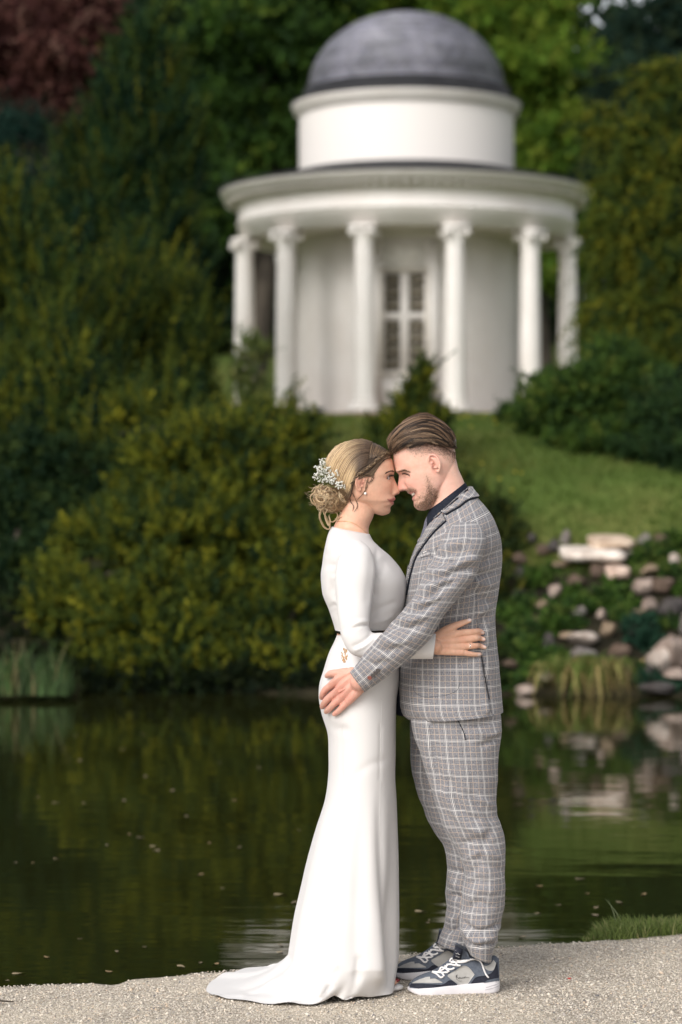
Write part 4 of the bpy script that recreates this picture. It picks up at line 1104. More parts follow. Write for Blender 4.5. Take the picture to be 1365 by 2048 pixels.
def cloth(name, V, uv, mt, parent, caps=(None, None), col=None):
    """grid to mesh; caps: turn-in depth (metres) at the first/last ring so that hems show thickness"""
    Vs, us = [V], [uv]
    if caps[0] is not None:
        c = V[0].mean(0); ax = unit(V[min(6, len(V) - 1)].mean(0) - c)
        r = c + (V[0] - c) * 0.93; Vs.insert(0, (r + ax * caps[0])[None]); us.insert(0, uv[:1] - [0, 0.01])
        Vs.insert(1, (r + ax * 0.002)[None]); us.insert(1, uv[:1])
    if caps[1] is not None:
        c = V[-1].mean(0); ax = unit(V[-min(6, len(V))].mean(0) - c)
        r = c + (V[-1] - c) * 0.93
        Vs += [(r + ax * 0.002)[None], (r + ax * caps[1])[None]]; us += [uv[-1:], uv[-1:] + [0, 0.01]]
    V = np.concatenate(Vs); uv = np.concatenate(us)
    m, k = V.shape[:2]
    me = make_mesh(name, V.reshape(-1, 3), grid_faces(m, k, False)[:, ::-1], uv.reshape(-1, 2), None, True, mt)
    return link(name, me, parent)

def mirror_obj(o, name, parent, ym=YM):
    me = o.data.copy()
    co = np.empty(len(me.vertices) * 3, np.float32); me.vertices.foreach_get("co", co)
    co = co.reshape(-1, 3); co[:, 1] = 2 * ym - co[:, 1]
    me.vertices.foreach_set("co", co.ravel()); me.flip_normals(); me.update()
    return link(name, me, parent)

def bvh_of(V, F):
    return BVHTree.FromPolygons([tuple(map(float, v)) for v in V], [tuple(map(int, f)) for f in F])

def grid_bvh(V):
    m, k = V.shape[:2]
    return bvh_of(V.reshape(-1, 3), grid_faces(m, k, False))

CAMP = Vector((0, 0, CAM_Z))
def cast(bvh, px, py, off=0.0, yref=None):
    """nearest surface point on the line of sight, lifted by off along the surface normal"""
    x, z = ray(px, py)
    d = Vector((x, 1, z)).normalized()
    h = bvh.ray_cast(CAMP, d)
    if h[0] is None:
        w = W(px, py, yref if yref is not None else YM - 0.03)
        h = bvh.find_nearest(Vector(w))
    p, n = h[0], h[1]
    if n.dot(d) > 0: n = -n
    return np.array(p + n * off)

def patch(A, B, bvh, off, th, nu=24, nv=6, yref=None):
    """thin piece of cloth or leather lying on a surface, between two lines seen in the photograph"""
    a, b = cr(A, nu), cr(B, nu)
    t = np.linspace(0, 1, nv)[None, :, None]
    q = a[:, None] * (1 - t) + b[:, None] * t
    P = np.array([[cast(bvh, x, y, off, yref) for x, y in row] for row in q])
    P[:, :, 1] += 0.0
    N = unit(np.cross(np.gradient(P, axis=0), np.gradient(P, axis=1)))
    if N[..., 1].mean() > 0: N = -N
    V = np.concatenate([P.reshape(-1, 3), (P - N * th).reshape(-1, 3)])
    f = grid_faces(nu, nv, False); n = nu * nv
    i = np.concatenate([np.arange(nv - 1), np.arange(nu - 1) * nv + nv - 1, (nu - 1) * nv + np.arange(nv - 1, 0, -1), np.arange(nu - 1, 0, -1) * nv])
    j = np.roll(i, -1)
    F = np.concatenate([f, f[:, ::-1] + n, np.stack([i, j, j + n, i + n], 1)])
    d1 = np.concatenate([[0], np.cumsum(np.linalg.norm(np.diff(P[:, nv // 2], axis=0), axis=1))])
    d2 = np.linalg.norm(P[:, -1] - P[:, 0], axis=1).mean() * t[0, :, 0]
    uv = np.stack(np.broadcast_arrays(d2[None, :], d1[:, None]), -1).reshape(-1, 2)
    return V, F, np.concatenate([uv, uv])

def capsule(mb, P, R, n=14):
    """rounded tapering limb piece (closed) for the skin mesh"""
    P = np.asarray(P, float); R = np.asarray(R, float)
    P2 = cr(np.concatenate([P, R[:, None]], 1), max(8, 5 * len(P)))
    P, R = P2[:, :3], P2[:, 3]
    t0, t1 = unit(P[0] - P[1]), unit(P[-1] - P[-2])
    a = np.linspace(0, math.pi / 2, 5)[1:]
    pre = [P[0] + t0 * R[0] * math.sin(x) for x in a][::-1]; rpre = [max(R[0] * math.cos(x), 1e-4) for x in a][::-1]
    post = [P[-1] + t1 * R[-1] * math.sin(x) for x in a]; rpost = [max(R[-1] * math.cos(x), 1e-4) for x in a]
    mb.tube(np.concatenate([pre, P, post]), np.concatenate([rpre, R, rpost]), n)

def closed(mb, V):
    """closed shell from a ring grid whose last column repeats the first"""
    G_ = V[:, :-1]; m, k = G_.shape[:2]
    j = np.arange(k); j2 = (j + 1) % k
    VV = np.concatenate([G_.reshape(-1, 3), G_[0].mean(0)[None], G_[-1].mean(0)[None]])
    T = np.concatenate([np.stack([np.full(k, m * k), j2, j], 1), np.stack([np.full(k, m * k + 1), (m - 1) * k + j, (m - 1) * k + j2], 1)])
    mb.add(VV, grid_faces(m, k, True), T)

def remesh(mb, vox, smooth_it=2):
    """join all skin pieces into one continuous surface"""
    me = mb.mesh("tmp", None)
    import bmesh
    bm = bmesh.new(); bm.from_mesh(me); bmesh.ops.recalc_face_normals(bm, faces=bm.faces); bm.to_mesh(me); bm.free()
    o = bpy.data.objects.new("tmp", me); COL.objects.link(o)
    md = o.modifiers.new("r", 'REMESH'); md.mode = 'VOXEL'; md.voxel_size = vox
    sm = o.modifiers.new("s", 'SMOOTH'); sm.factor = 0.5; sm.iterations = smooth_it
    dg = bpy.context.evaluated_depsgraph_get()
    ev = o.evaluated_get(dg); m2 = ev.to_mesh()
    V = np.empty(len(m2.vertices) * 3, np.float32); m2.vertices.foreach_get("co", V); V = V.reshape(-1, 3).astype(float)
    L = np.empty(len(m2.loops), np.int32); m2.loops.foreach_get("vertex_index", L)
    T = np.empty(len(m2.polygons), np.int32); m2.polygons.foreach_get("loop_total", T)
    S = np.empty(len(m2.polygons), np.int32); m2.polygons.foreach_get("loop_start", S)
    Q = L[S[T == 4][:, None] + np.arange(4)]; T3 = L[S[T == 3][:, None] + np.arange(3)] if (T == 3).any() else np.zeros((0, 3), int)
    ev.to_mesh_clear()
    bpy.data.objects.remove(o); bpy.data.meshes.remove(me)
    return V, Q, T3

def near_bvh(V, Q, x0, x1, y0, y1):
    q = PX(V); k = (q[:, 0] > x0) & (q[:, 0] < x1) & (q[:, 1] > y0) & (q[:, 1] < y1)
    f = Q[k[Q].all(1)]
    idx = np.unique(f); mp = np.zeros(len(V), int); mp[idx] = np.arange(len(idx))
    return bvh_of(V[idx], mp[f])

def skin_mat(name):
    m = mat(name, (1, 1, 1), 0.48, vcol=True, sss=0.12, spec=0.35, bump=0.05, bscale=900, bdist=0.001)
    return m

def in_poly(P, poly):
    x, y = P[:, 0], P[:, 1]; poly = np.asarray(poly, float)
    r = np.zeros(len(P), bool)
    j = len(poly) - 1
    for i in range(len(poly)):
        xi, yi = poly[i]; xj, yj = poly[j]
        c = ((yi > y) != (yj > y)) & (x < (xj - xi) * (y - yi) / (yj - yi + 1e-12) + xi)
        r ^= c; j = i
    return r

class Paint:
    """skin colouring, with shade painted into folds and hollows, as seen from the side, the same on both cheeks"""
    def __init__(s, V, base):
        s.q = PX(V); s.C = np.broadcast_to(np.asarray(base, float), (len(V), 3)).copy()
        n = pn(V * 60, 5) * 0.05 + pn(V * 190, 6) * 0.05
        s.C *= (1 + n)[:, None] * (1 + np.stack([n * 0, -0.8 * np.abs(pn(V * 35, 9)) * 0.12, -0.12 * np.abs(pn(V * 35, 9))], 1))
    def poly(s, pts, col, soft, a=1.0):
        d = line_dist(s.q, np.vstack([pts, pts[:1]])); ins = in_poly(s.q, pts)
        m = np.where(ins, 1, np.clip(1 - d / soft, 0, 1)) if soft else ins.astype(float)
        s.mix(m * a, col)
    def blob(s, c, rx, ry, col, a=1.0):
        d = ((s.q[:, 0] - c[0]) / rx) ** 2 + ((s.q[:, 1] - c[1]) / ry) ** 2
        s.mix(np.exp(-d) * a, col)
    def line(s, pts, w, col, a=1.0):
        d = line_dist(s.q, cr(pts, 12) if len(pts) > 2 else np.asarray(pts, float))
        s.mix(np.exp(-(d / w) ** 2) * a, col)
    def mix(s, m, col):
        m = np.asarray(m)[:, None]
        s.C = s.C * (1 - m) + np.asarray(col, float) * m

class Head:
    def __init__(s, O, sgn, tilt, Y=YM):
        """O: photo pixel of the head's origin; sgn +1 faces the photo's right; tilt: degrees the face looks up"""
        t = math.radians(tilt)
        s.O = np.array(O, float); s.Y = Y
        s.f = np.array([sgn * math.cos(t), -math.sin(t)]); s.u = np.array([-sgn * math.sin(t), -math.cos(t)])
    def ah(s, P):
        d = np.atleast_2d(np.asarray(P, float)) - s.O
        return np.stack([d @ s.f, d @ s.u], 1)
    def px(s, a, h):
        return s.O + np.multiply.outer(a, s.f) + np.multiply.outer(h, s.u)
    def world(s, a, h, side):
        q = s.px(a, h)
        x = (q[..., 0] - 682.5) / FPX; u = (1024.0 - q[..., 1]) / FPX
        y = CP - u * SP; z = SP + u * CP
        return np.stack([x / y * s.Y, s.Y - np.asarray(side) * s.Y / FPX, CAM_Z + z / y * s.Y], -1)
    def loft(s, front, back, width, nr=110, ns=176, p=2.0, feat=None):
        """front/back: outline points (photo px); width: rows (py on the face line..., half width px) against h"""
        fa, ba = s.ah(front), s.ah(back)
        fa = fa[np.argsort(fa[:, 1])]; ba = ba[np.argsort(ba[:, 1])]
        lo = max(fa[0, 1], ba[0, 1]); hi = min(fa[-1, 1], ba[-1, 1])
        c = np.cos(np.linspace(0, math.pi, nr)); h = lo + (hi - lo) * (0.5 - 0.5 * (0.35 * c + 0.65 * np.linspace(1, -1, nr)))
        fd = cr(np.stack([fa[:, 1], fa[:, 0]], 1), 400); bd = cr(np.stack([ba[:, 1], ba[:, 0]], 1), 400)
        o = np.argsort(fd[:, 0]); af = np.interp(h, fd[o, 0], fd[o, 1])
        o = np.argsort(bd[:, 0]); ab = np.interp(h, bd[o, 0], bd[o, 1])
        wd = np.array(sorted([(r[0], r[1]) for r in width])); wdd = cr(wd, 300)
        w = np.maximum(np.interp(h, wdd[:, 0], wdd[:, 1]), 0.3)
        th = np.linspace(-math.pi / 2, 1.5 * math.pi, ns + 1)
        cc, ss = np.cos(th), np.sin(th)
        e = 2 / p
        c2 = np.sign(cc) * np.abs(cc) ** e; s2 = np.sign(ss) * np.abs(ss) ** e
        A = (af - ab) / 2; m = (af + ab) / 2
        a = m[:, None] + A[:, None] * c2; sd = w[:, None] * s2; hh = np.repeat(h[:, None], ns + 1, 1)
        frontness = np.clip(cc, 0, 1)[None, :] ** 0.5
        if feat: a, sd, hh = feat(a, sd, hh, frontness)
        return s.world(a, hh, sd), (a, sd, hh)

def g2(x, y=0): return np.exp(-(x * x + y * y))

def strands_mesh(name, curves, mt, n=4):
    """curves: list of (points (k,3), radius, colour (3) or (k,3))"""
    mb = MB()
    for P, r, c in curves:
        k = len(P)
        R = np.broadcast_to(r, (k,)) * np.clip(np.minimum(np.arange(k) + 1.2, np.arange(k)[::-1] + 0.5) / 2.0, 0.2, 1)
        V, Q, T = tube_geo(P, R, n, False)
        c = np.asarray(c, float)
        mb.add(V, Q, None, C=np.repeat(c, n, 0) if c.ndim == 2 else c)
    return mb.mesh(name, mt)

def hair_mat(name):
    m = mat(name, (1, 1, 1), 0.42, vcol=True, spec=0.45)
    return m

def flow(guides, n, k, rng, jit, bvh, lift, both=True, ym=YM, cfun=None, rad=0.0011, tr=(0, 1)):
    """hair laid along guide curves seen from the side, resting on the hair's inner shape, on both sides of the head"""
    G_ = [cr(g, k) for g in guides]
    G_ = np.array(G_); m = len(G_)
    out = []
    for i in range(n):
        x = rng.uniform(tr[0], tr[1]) * (m - 1); j = min(int(x), m - 2); t = x - j
        c = G_[j] * (1 - t) + G_[j + 1] * t
        s = rng.uniform(0, 0.12); e = rng.uniform(0.86, 1.0)
        c = c[int(s * k): int(e * k)]
        off = rng.normal(0, jit, 2); wob = rng.normal(0, jit * 0.6, 2)
        tt = np.linspace(0, 1, len(c))[:, None]
        c = c + off * (0.6 + 0.4 * tt) + wob * np.sin(tt * 3.0 + rng.uniform(0, 6))
        l = rng.uniform(*lift)
        P = np.array([cast(bvh, q[0], q[1], l) for q in c])
        col = cfun(rng, x / (m - 1), tt[:, 0])
        r = rad * rng.uniform(0.7, 1.35)
        out.append((P, r, col))
        if both:
            P2 = P.copy(); P2[:, 1] = 2 * ym - P2[:, 1]; out.append((P2, r, col))
    return out
# ------------------------------------------------------------------ cloth materials
def plaid_mat(name, k=1.0):
    m, t, b = nodes_of(name)
    uvn = t.nodes.new("ShaderNodeUVMap"); sp = t.nodes.new("ShaderNodeSeparateXYZ")
    t.links.new(uvn.outputs[0], sp.inputs[0])
    P = 0.0535
    def ramp(lines, ax, period=P):
        mu = t.nodes.new("ShaderNodeMath"); mu.operation = 'MULTIPLY'; mu.inputs[1].default_value = 1 / period
        fr = t.nodes.new("ShaderNodeMath"); fr.operation = 'FRACT'
        t.links.new(sp.outputs[ax], mu.inputs[0]); t.links.new(mu.outputs[0], fr.inputs[0])
        r = t.nodes.new("ShaderNodeValToRGB"); e = r.color_ramp.elements
        e[0].position = 0; e[0].color = (0, 0, 0, 1); e[1].position = 1; e[1].color = (0, 0, 0, 1)
        for c, w, a in lines:
            c /= period * 1000; w /= period * 1000
            for x, val in ((c - w * 0.75, 0), (c - w * 0.35, a), (c + w * 0.35, a), (c + w * 0.75, 0)):
                q = e.new(x); q.color = (val, val, val, 1)
        t.links.new(fr.outputs[0], r.inputs[0])
        return r.outputs[0]
    wl = [(9.5, 1.2, 0.45), (13.5, 1.7, 0.95), (17.5, 1.2, 0.45)]
    tl = [(31, 1.3, 0.8), (48, 1.3, 0.8)]
    dl = [(7, 1.3, 0.6), (11.5, 1.1, 0.8), (15.6, 1.1, 0.8), (20, 1.3, 0.6)]
    def vmax(a, c):
        q = t.nodes.new("ShaderNodeMath"); q.operation = 'MAXIMUM'; t.links.new(a, q.inputs[0]); t.links.new(c, q.inputs[1]); return q.outputs[0]
    white = vmax(ramp(wl, 0), ramp(wl, 1)); tan = vmax(ramp(tl, 0), ramp(tl, 1)); drk = vmax(ramp(dl, 0), ramp(dl, 1))
    # grey melange weave
    mp = t.nodes.new("ShaderNodeMapping"); mp.inputs["Scale"].default_value = (900, 160, 1); t.links.new(uvn.outputs[0], mp.inputs[0])
    n = t.nodes.new("ShaderNodeTexNoise"); n.inputs["Scale"].default_value = 1; n.inputs["Detail"].default_value = 3; t.links.new(mp.outputs[0], n.inputs["Vector"])
    r = t.nodes.new("ShaderNodeValToRGB"); r.color_ramp.elements[0].color = (0.088, 0.088, 0.102, 1); r.color_ramp.elements[1].color = (0.345, 0.34, 0.355, 1)
    r.color_ramp.elements[0].position = 0.3; r.color_ramp.elements[1].position = 0.72
    t.links.new(n.outputs["Fac"], r.inputs[0])
    def mix(a, fac, col, amt):
        x = t.nodes.new("ShaderNodeMix"); x.data_type = 'RGBA'
        f = t.nodes.new("ShaderNodeMath"); f.operation = 'MULTIPLY'; f.inputs[1].default_value = amt; t.links.new(fac, f.inputs[0])
        t.links.new(f.outputs[0], x.inputs[0]); t.links.new(a, x.inputs[6]); x.inputs[7].default_value = (*col, 1)
        return x.outputs[2]
    c = mix(r.outputs[0], drk, (0.045, 0.045, 0.06), 0.7)
    c = mix(c, tan, (0.62, 0.47, 0.35), 0.75)
    c = mix(c, white, (0.84, 0.80, 0.76), 0.72)
    t.links.new(c, b.inputs["Base Color"])
    b.inputs["Roughness"].default_value = 0.85; b.inputs["Specular IOR Level"].default_value = 0.15; b.inputs["Sheen Weight"].default_value = 0.15
    bp = t.nodes.new("ShaderNodeBump"); bp.inputs["Strength"].default_value = 0.25; bp.inputs["Distance"].default_value = 0.001
    t.links.new(n.outputs["Fac"], bp.inputs["Height"]); t.links.new(bp.outputs[0], b.inputs["Normal"])
    return m
M_PLAID = plaid_mat("plaid_cloth")
M_SATIN = mat("white_crepe", (0.69, 0.665, 0.65), 0.6, spec=0.2, sheen=0.1, bump=0.04, bscale=500, bdist=0.001)
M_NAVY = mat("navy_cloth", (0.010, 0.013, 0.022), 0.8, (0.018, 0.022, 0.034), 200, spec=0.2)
M_TIE = mat("grey_blue_silk", (0.085, 0.085, 0.115), 0.5, (0.17, 0.165, 0.20), 120, stretch=(1, 1, 3), spec=0.4)

# ------------------------------------------------------------------ the bride's dress
bride = empty("person", (0.035, YM, 0.0), "woman in a long white dress with a train, blond bun with white flowers", "person")
BODICE = [(740, 1068, 664, 1053, YM, .070), (744, 1077, 659, 1062, YM, .098), (757, 1092, 651, 1090, YM, .150), (784, 1116, 645, 1130, YM, .160), (803, 1139, 642.5, 1150, YM, .158), (813.5, 1164, 643, 1172, YM, .152), (812, 1192, 646, 1192, YM, .142),
          (806, 1217, 657, 1219, YM, .132), (796, 1240, 664, 1240, YM, .126), (783, 1262, 670, 1260, YM, .122)]
SKIRT = [(782, 1259, 677, 1259, YM, .119), (783, 1268, 676, 1267, YM, .122), (789, 1285, 671, 1281, YM, .135), (795, 1310, 659, 1306, YM, .152), (798, 1340, 648, 1340, YM, .170), (797, 1368, 639.5, 1368, YM, .180), (793, 1396, 638, 1396, YM, .184), (792, 1425, 643, 1425, YM, .184),
         (792, 1466, 655.5, 1466, YM, .180), (792, 1510, 657.5, 1510, YM, .176), (791, 1550, 657, 1550, YM, .176), (793, 1600, 650, 1600, YM, .18), (794.5, 1655, 633, 1655, YM, .19), (796.5, 1717, 616, 1717, YM, .203), (797, 1789, 600, 1789, YM, .218),
         (797, 1829, 591, 1829, YM - .005, .226), (796.5, 1880, 582, 1882, YM - .01, .234), (796, 1912, 577, 1914, YM - .015, .238)]
def build_dress():
    V, uv = sil(BODICE, 70, 96, 2.2)
    N = gnorm(V)
    V = folds(V, N, [([(672, 1150), (690, 1175), (700, 1200)], 7, -.004), ([(668, 1165), (660, 1200), (672, 1230)], 6, -.004), ([(655, 1140), (652, 1180), (664, 1215)], 6, .003), ([(757, 1130), (775, 1122), (795, 1135)], 9, -.004),
                     ([(752, 1160), (770, 1135)], 7, -.003), ([(745, 1225), (765, 1215), (790, 1205)], 6, -.002), ([(748, 1245), (770, 1240), (785, 1232)], 5, .002), ([(664, 1240), (672, 1225), (676, 1205)], 4, .003), ([(673, 1105), (668, 1140), (672, 1180)], 3.5, -.005), ([(665, 1130), (660, 1165), (668, 1195)], 3.5, -.004), ([(656, 1110), (668, 1100), (682, 1098)], 5, -.003), ([(755, 1100), (752, 1140), (750, 1190)], 4, -.005), ([(660, 1215), (670, 1210), (676, 1222)], 3, -.004)])
    V = ruffle(V, uv, N, 0.0012, 6, 10, 71)
    cloth("dress_bodice", V, uv, M_SATIN, bride, (0.03, None))
    bod = V
    # skirt and train
    V, uv = sil(SKIRT, 150, 128, 2.1)
    hem = [(-0.5, 562, 1936), (-0.36, 650, 1930), (-0.22, 730, 1928), (-0.09, 786, 1950), (0.0, 791, 1978), (0.10, 788, 1990), (0.17, 783, 1994), (0.28, 738, 1998.5), (0.38, 691, 2006), (0.45, 665, 2003.5), (0.53, 628, 2014), (0.68, 533, 2012.5), (0.77, 485, 2006), (0.88, 438, 2000),
           (1.0, 411, 1987), (1.06, 416, 1973), (1.12, 428, 1962), (1.22, 459, 1952), (1.34, 491, 1939), (1.5, 562, 1936)]
    H = np.array([[t * math.pi, *G(x, y, 0.003)] for t, x, y in hem])
    th = np.linspace(-math.pi / 2, 1.5 * math.pi, 129)
    hr = np.stack([np.interp(th, H[:, 0], H[:, k]) for k in (1, 2, 3)], -1)
    for _ in range(3): hr = (np.roll(hr[:-1], 1, 0) + 2 * hr[:-1] + np.roll(hr[:-1], -1, 0)) / 4; hr = np.concatenate([hr, hr[:1]])
    hr[:, 2] = 0.0095 + 0.009 * np.clip(np.sin(th * 7 + 0.6), 0, 1) ** 2 + 0.014 * np.exp(-((th - 0.44 * math.pi) / 0.12) ** 2)
    L = V[-1]
    nt_ = 46
    tt = np.linspace(0, 1, nt_ + 1)[1:]
    ex = []
    reach = np.linalg.norm(hr[:, :2] - L[:, :2], axis=1)
    pw = 1.0 + 2.2 * np.clip(reach / 0.2, 0, 1)
    for t in tt:
        xy = L[:, :2] * (1 - t) + hr[:, :2] * t
        z = hr[:, 2] + (L[:, 2] - hr[:, 2]) * (1 - t) ** pw
        ex.append(np.concatenate([xy, z[:, None]], 1))
    ex = np.array(ex)
    Vt = np.concatenate([V, ex])
    d = np.concatenate([[uv[-1, 0, 1]], uv[-1, 0, 1] + np.cumsum(np.full(nt_, 0.008))])[1:]
    uvt = np.concatenate([uv, np.stack(np.broadcast_arrays(uv[-1, :, 0][None], d[:, None]), -1)])
    N = gnorm(Vt)
    N[-nt_:] = unit(N[-nt_:] * np.array([1, 1, 0.6]) + np.array([0, -0.02, 0.02]))
    Vt = ruffle(Vt, uvt, N, 0.0022, 3.5, 2.2, 77, 2)
    # hanging folds that open towards the hem
    q = PX(Vt.reshape(-1, 3))[:, 1].reshape(Vt.shape[:2])
    amp = np.clip((q - 1560) / 420, 0, 1) ** 1.3
    amp[-nt_:] *= (1 - 0.75 * tt[:, None] ** 0.7)
    wv = 0.011 * np.cos(5 * th + 0.4) + 0.008 * np.cos(8 * th - 1.1) + 0.004 * np.cos(13 * th + 2)
    Vt = Vt + N * (amp * wv[None])[..., None] * np.where(np.abs(np.sin(th)) > 0.25, 1, 0.5)[None, :, None]
    Vt = folds(Vt, N, [([(757, 1540), (759, 1640), (762, 1720), (770, 1820), (784, 1965)], 9, -.012, (1560, 1900)), ([(742, 1540), (744, 1680), (748, 1800), (757, 1950)], 17, .009, (1580, 1880)), ([(722, 1600), (718, 1750), (716, 1950)], 14, -.006, (1620, 1900)),
                       ([(658, 1580), (635, 1740), (622, 1850), (612, 1950)], 17, .010, (1600, 1850)),
                       ([(690, 1600), (680, 1760), (665, 1880), (655, 1960)], 15, -.008, (1620, 1860)), ([(640, 1640), (615, 1850), (600, 1940)], 11, -.006, (1660, 1880)),
                       ([(682, 1470), (684, 1560)], 3, -.0015), ([(762, 1450), (760, 1560)], 3, -.0015), ([(650, 1440), (665, 1455), (690, 1460)], 9, -.004), ([(700, 1560), (740, 1530), (770, 1520)], 8, -.002),
                       ([(580, 1975), (620, 1960), (660, 1950)], 7, -.006), ([(500, 1985), (560, 1985), (620, 1990)], 9, -.006), ([(470, 1965), (530, 1965), (580, 1958)], 9, .009), ([(640, 1990), (650, 1960), (668, 1930)], 7, .008), ([(600, 2000), (640, 1995), (660, 1975)], 6, -.006),
                       ([(480, 1995), (540, 2000)], 6, .006), ([(700, 1998), (715, 1960), (722, 1920)], 8, -.006)])
    Vt[..., 2] = np.maximum(Vt[..., 2], 0.0095)
    c = cloth("dress_skirt", Vt, uvt, M_SATIN, bride, (0.02, None))
    bsk = grid_bvh(Vt)
    for pts in ([(684, 1330), (683, 1400), (686, 1470), (687, 1560), (683, 1650), (676, 1760)], [(764, 1400), (762, 1470), (761, 1560), (760, 1640), (762, 1720)]):
        P = np.array([cast(bsk, x, y, 0.0000) for x, y in cr(pts, 60)])
        link("seam", MB().tube(P, np.linspace(0.0008, 0.0003, 60), 5).mesh("seam", M_SATIN), c)
    # belt
    w0 = [(783.5, 1257.5, 673, 1257, YM, .1235), (783.5, 1266.5, 674, 1265.5, YM, .1245)]
    Vb, ub = sil(w0, 4, 96, 2.15)
    cen = Vb.mean(1, keepdims=True); Vb = cen + (Vb - cen) * np.array([1.02, 1.05, 1])
    b = cloth("belt", Vb, ub, mat("black_gold_belt", (0.02, 0.014, 0.008), 0.25, (0.20, 0.13, 0.05), 40, metal=0.5, lo=0.55, hi=0.7), bride, (0.002, 0.002))
    # gold leaf ornament sewn to the hip
    bv = grid_bvh(Vt)
    mb = MB(); rg = np.random.default_rng(3)
    for k in range(34):
        y = rg.uniform(1296, 1324); x = 690 + 6.5 * math.sqrt(max(0, 1 - ((y - 1310) / 15) ** 2)) * rg.uniform(-1, 1)
        a = rg.uniform(-0.7, 0.7) + (x - 690) * 0.1
        pts = [cast(bv, x + s * 3.2 * math.sin(a), y - s * 3.2 * math.cos(a), 0.0012) for s in (-1, 0, 1)]
        mb.tube(np.array(pts), [0.0004, 0.0012, 0.0003], 5)
    link("hip_ornament", mb.mesh("hip_ornament", mat("rose_gold", (0.62, 0.36, 0.16), 0.35, metal=0.7)), bride)
    # sleeve
    ya, ye, yc = YM - .172, YM - .208, YM - .218
    SL = [(702, 1082, 722, 1081, ya + .02, .016), (688, 1097, 738, 1094, ya + .005, .036), (678, 1120, 748, 1114, ya, .047), (671, 1149, 752, 1140, ya - .005, .052), (673, 1195, 747, 1184, ya - .012, .050), (677, 1235, 741, 1231, ye + .008, .046), (684, 1276, 739, 1254, ye, .043),
          (697, 1302, 745, 1264, ye - .002, .042), (724, 1316, 762, 1265, ye - .004, .040), (765, 1318.5, 788, 1265.5, yc + .004, .038), (812, 1318, 826, 1266, yc, .036), (866, 1318.5, 872, 1267, yc, .034)]
    V, uv = sil(SL, 110, 56, 2.05); N = gnorm(V)
    V = folds(V, N, [([(706, 1251), (722, 1244), (740, 1243)], 3.5, .0035), ([(704, 1257), (722, 1251), (740, 1250)], 3, -.004), ([(708, 1293), (725, 1285), (742, 1270)], 4, -.004), ([(712, 1300), (730, 1292), (745, 1280)], 3, .003), ([(690, 1260), (705, 1240)], 6, -.002),
                     ([(684, 1115), (690, 1140), (686, 1160)], 7, -.003), ([(745, 1120), (740, 1160), (735, 1200)], 8, -.002), ([(770, 1300), (800, 1293), (850, 1293)], 8, -.002)])
    V = ruffle(V, uv, N, 0.0010, 8, 14, 81)
    s = cloth("sleeve", V, uv, M_SATIN, bride, (None, 0.02))
    mirror_obj(s, "sleeve", bride)
    return bod, Vt, V, SL
D_BOD, D_SKIRT, D_SLV, D_SL = build_dress()

# ------------------------------------------------------------------ the groom's suit
groom = empty("person", (0.36, YM, 0.0), "bearded man in a grey plaid suit and sneakers holding the woman by the hip", "person")
JK = [(861, 1048, 940, 974, YM, .076), (858, 1056, 949, 986, YM, .100), (853, 1066, 958, 999, YM, .135), (846, 1078, 972, 1016, YM, .175), (838, 1092, 986, 1036, YM, .198), (830, 1112, 996, 1062, YM, .206), (821, 1140, 1002.5, 1092, YM, .206), (814, 1178, 1003, 1130, YM, .200), (809, 1215, 997, 1185, YM, .190),
      (806, 1255, 990.5, 1235, YM, .184), (804, 1300, 994.5, 1295, YM, .184), (801.5, 1345, 998.5, 1346, YM, .190), (799.5, 1388, 1002.5, 1390, YM, .196), (801, 1412, 1004.5, 1408, YM, .204), (806, 1428, 1005.5, 1417, YM, .206), (816, 1437, 1005.5, 1421.5, YM, .207)]
FOLD = 2.1
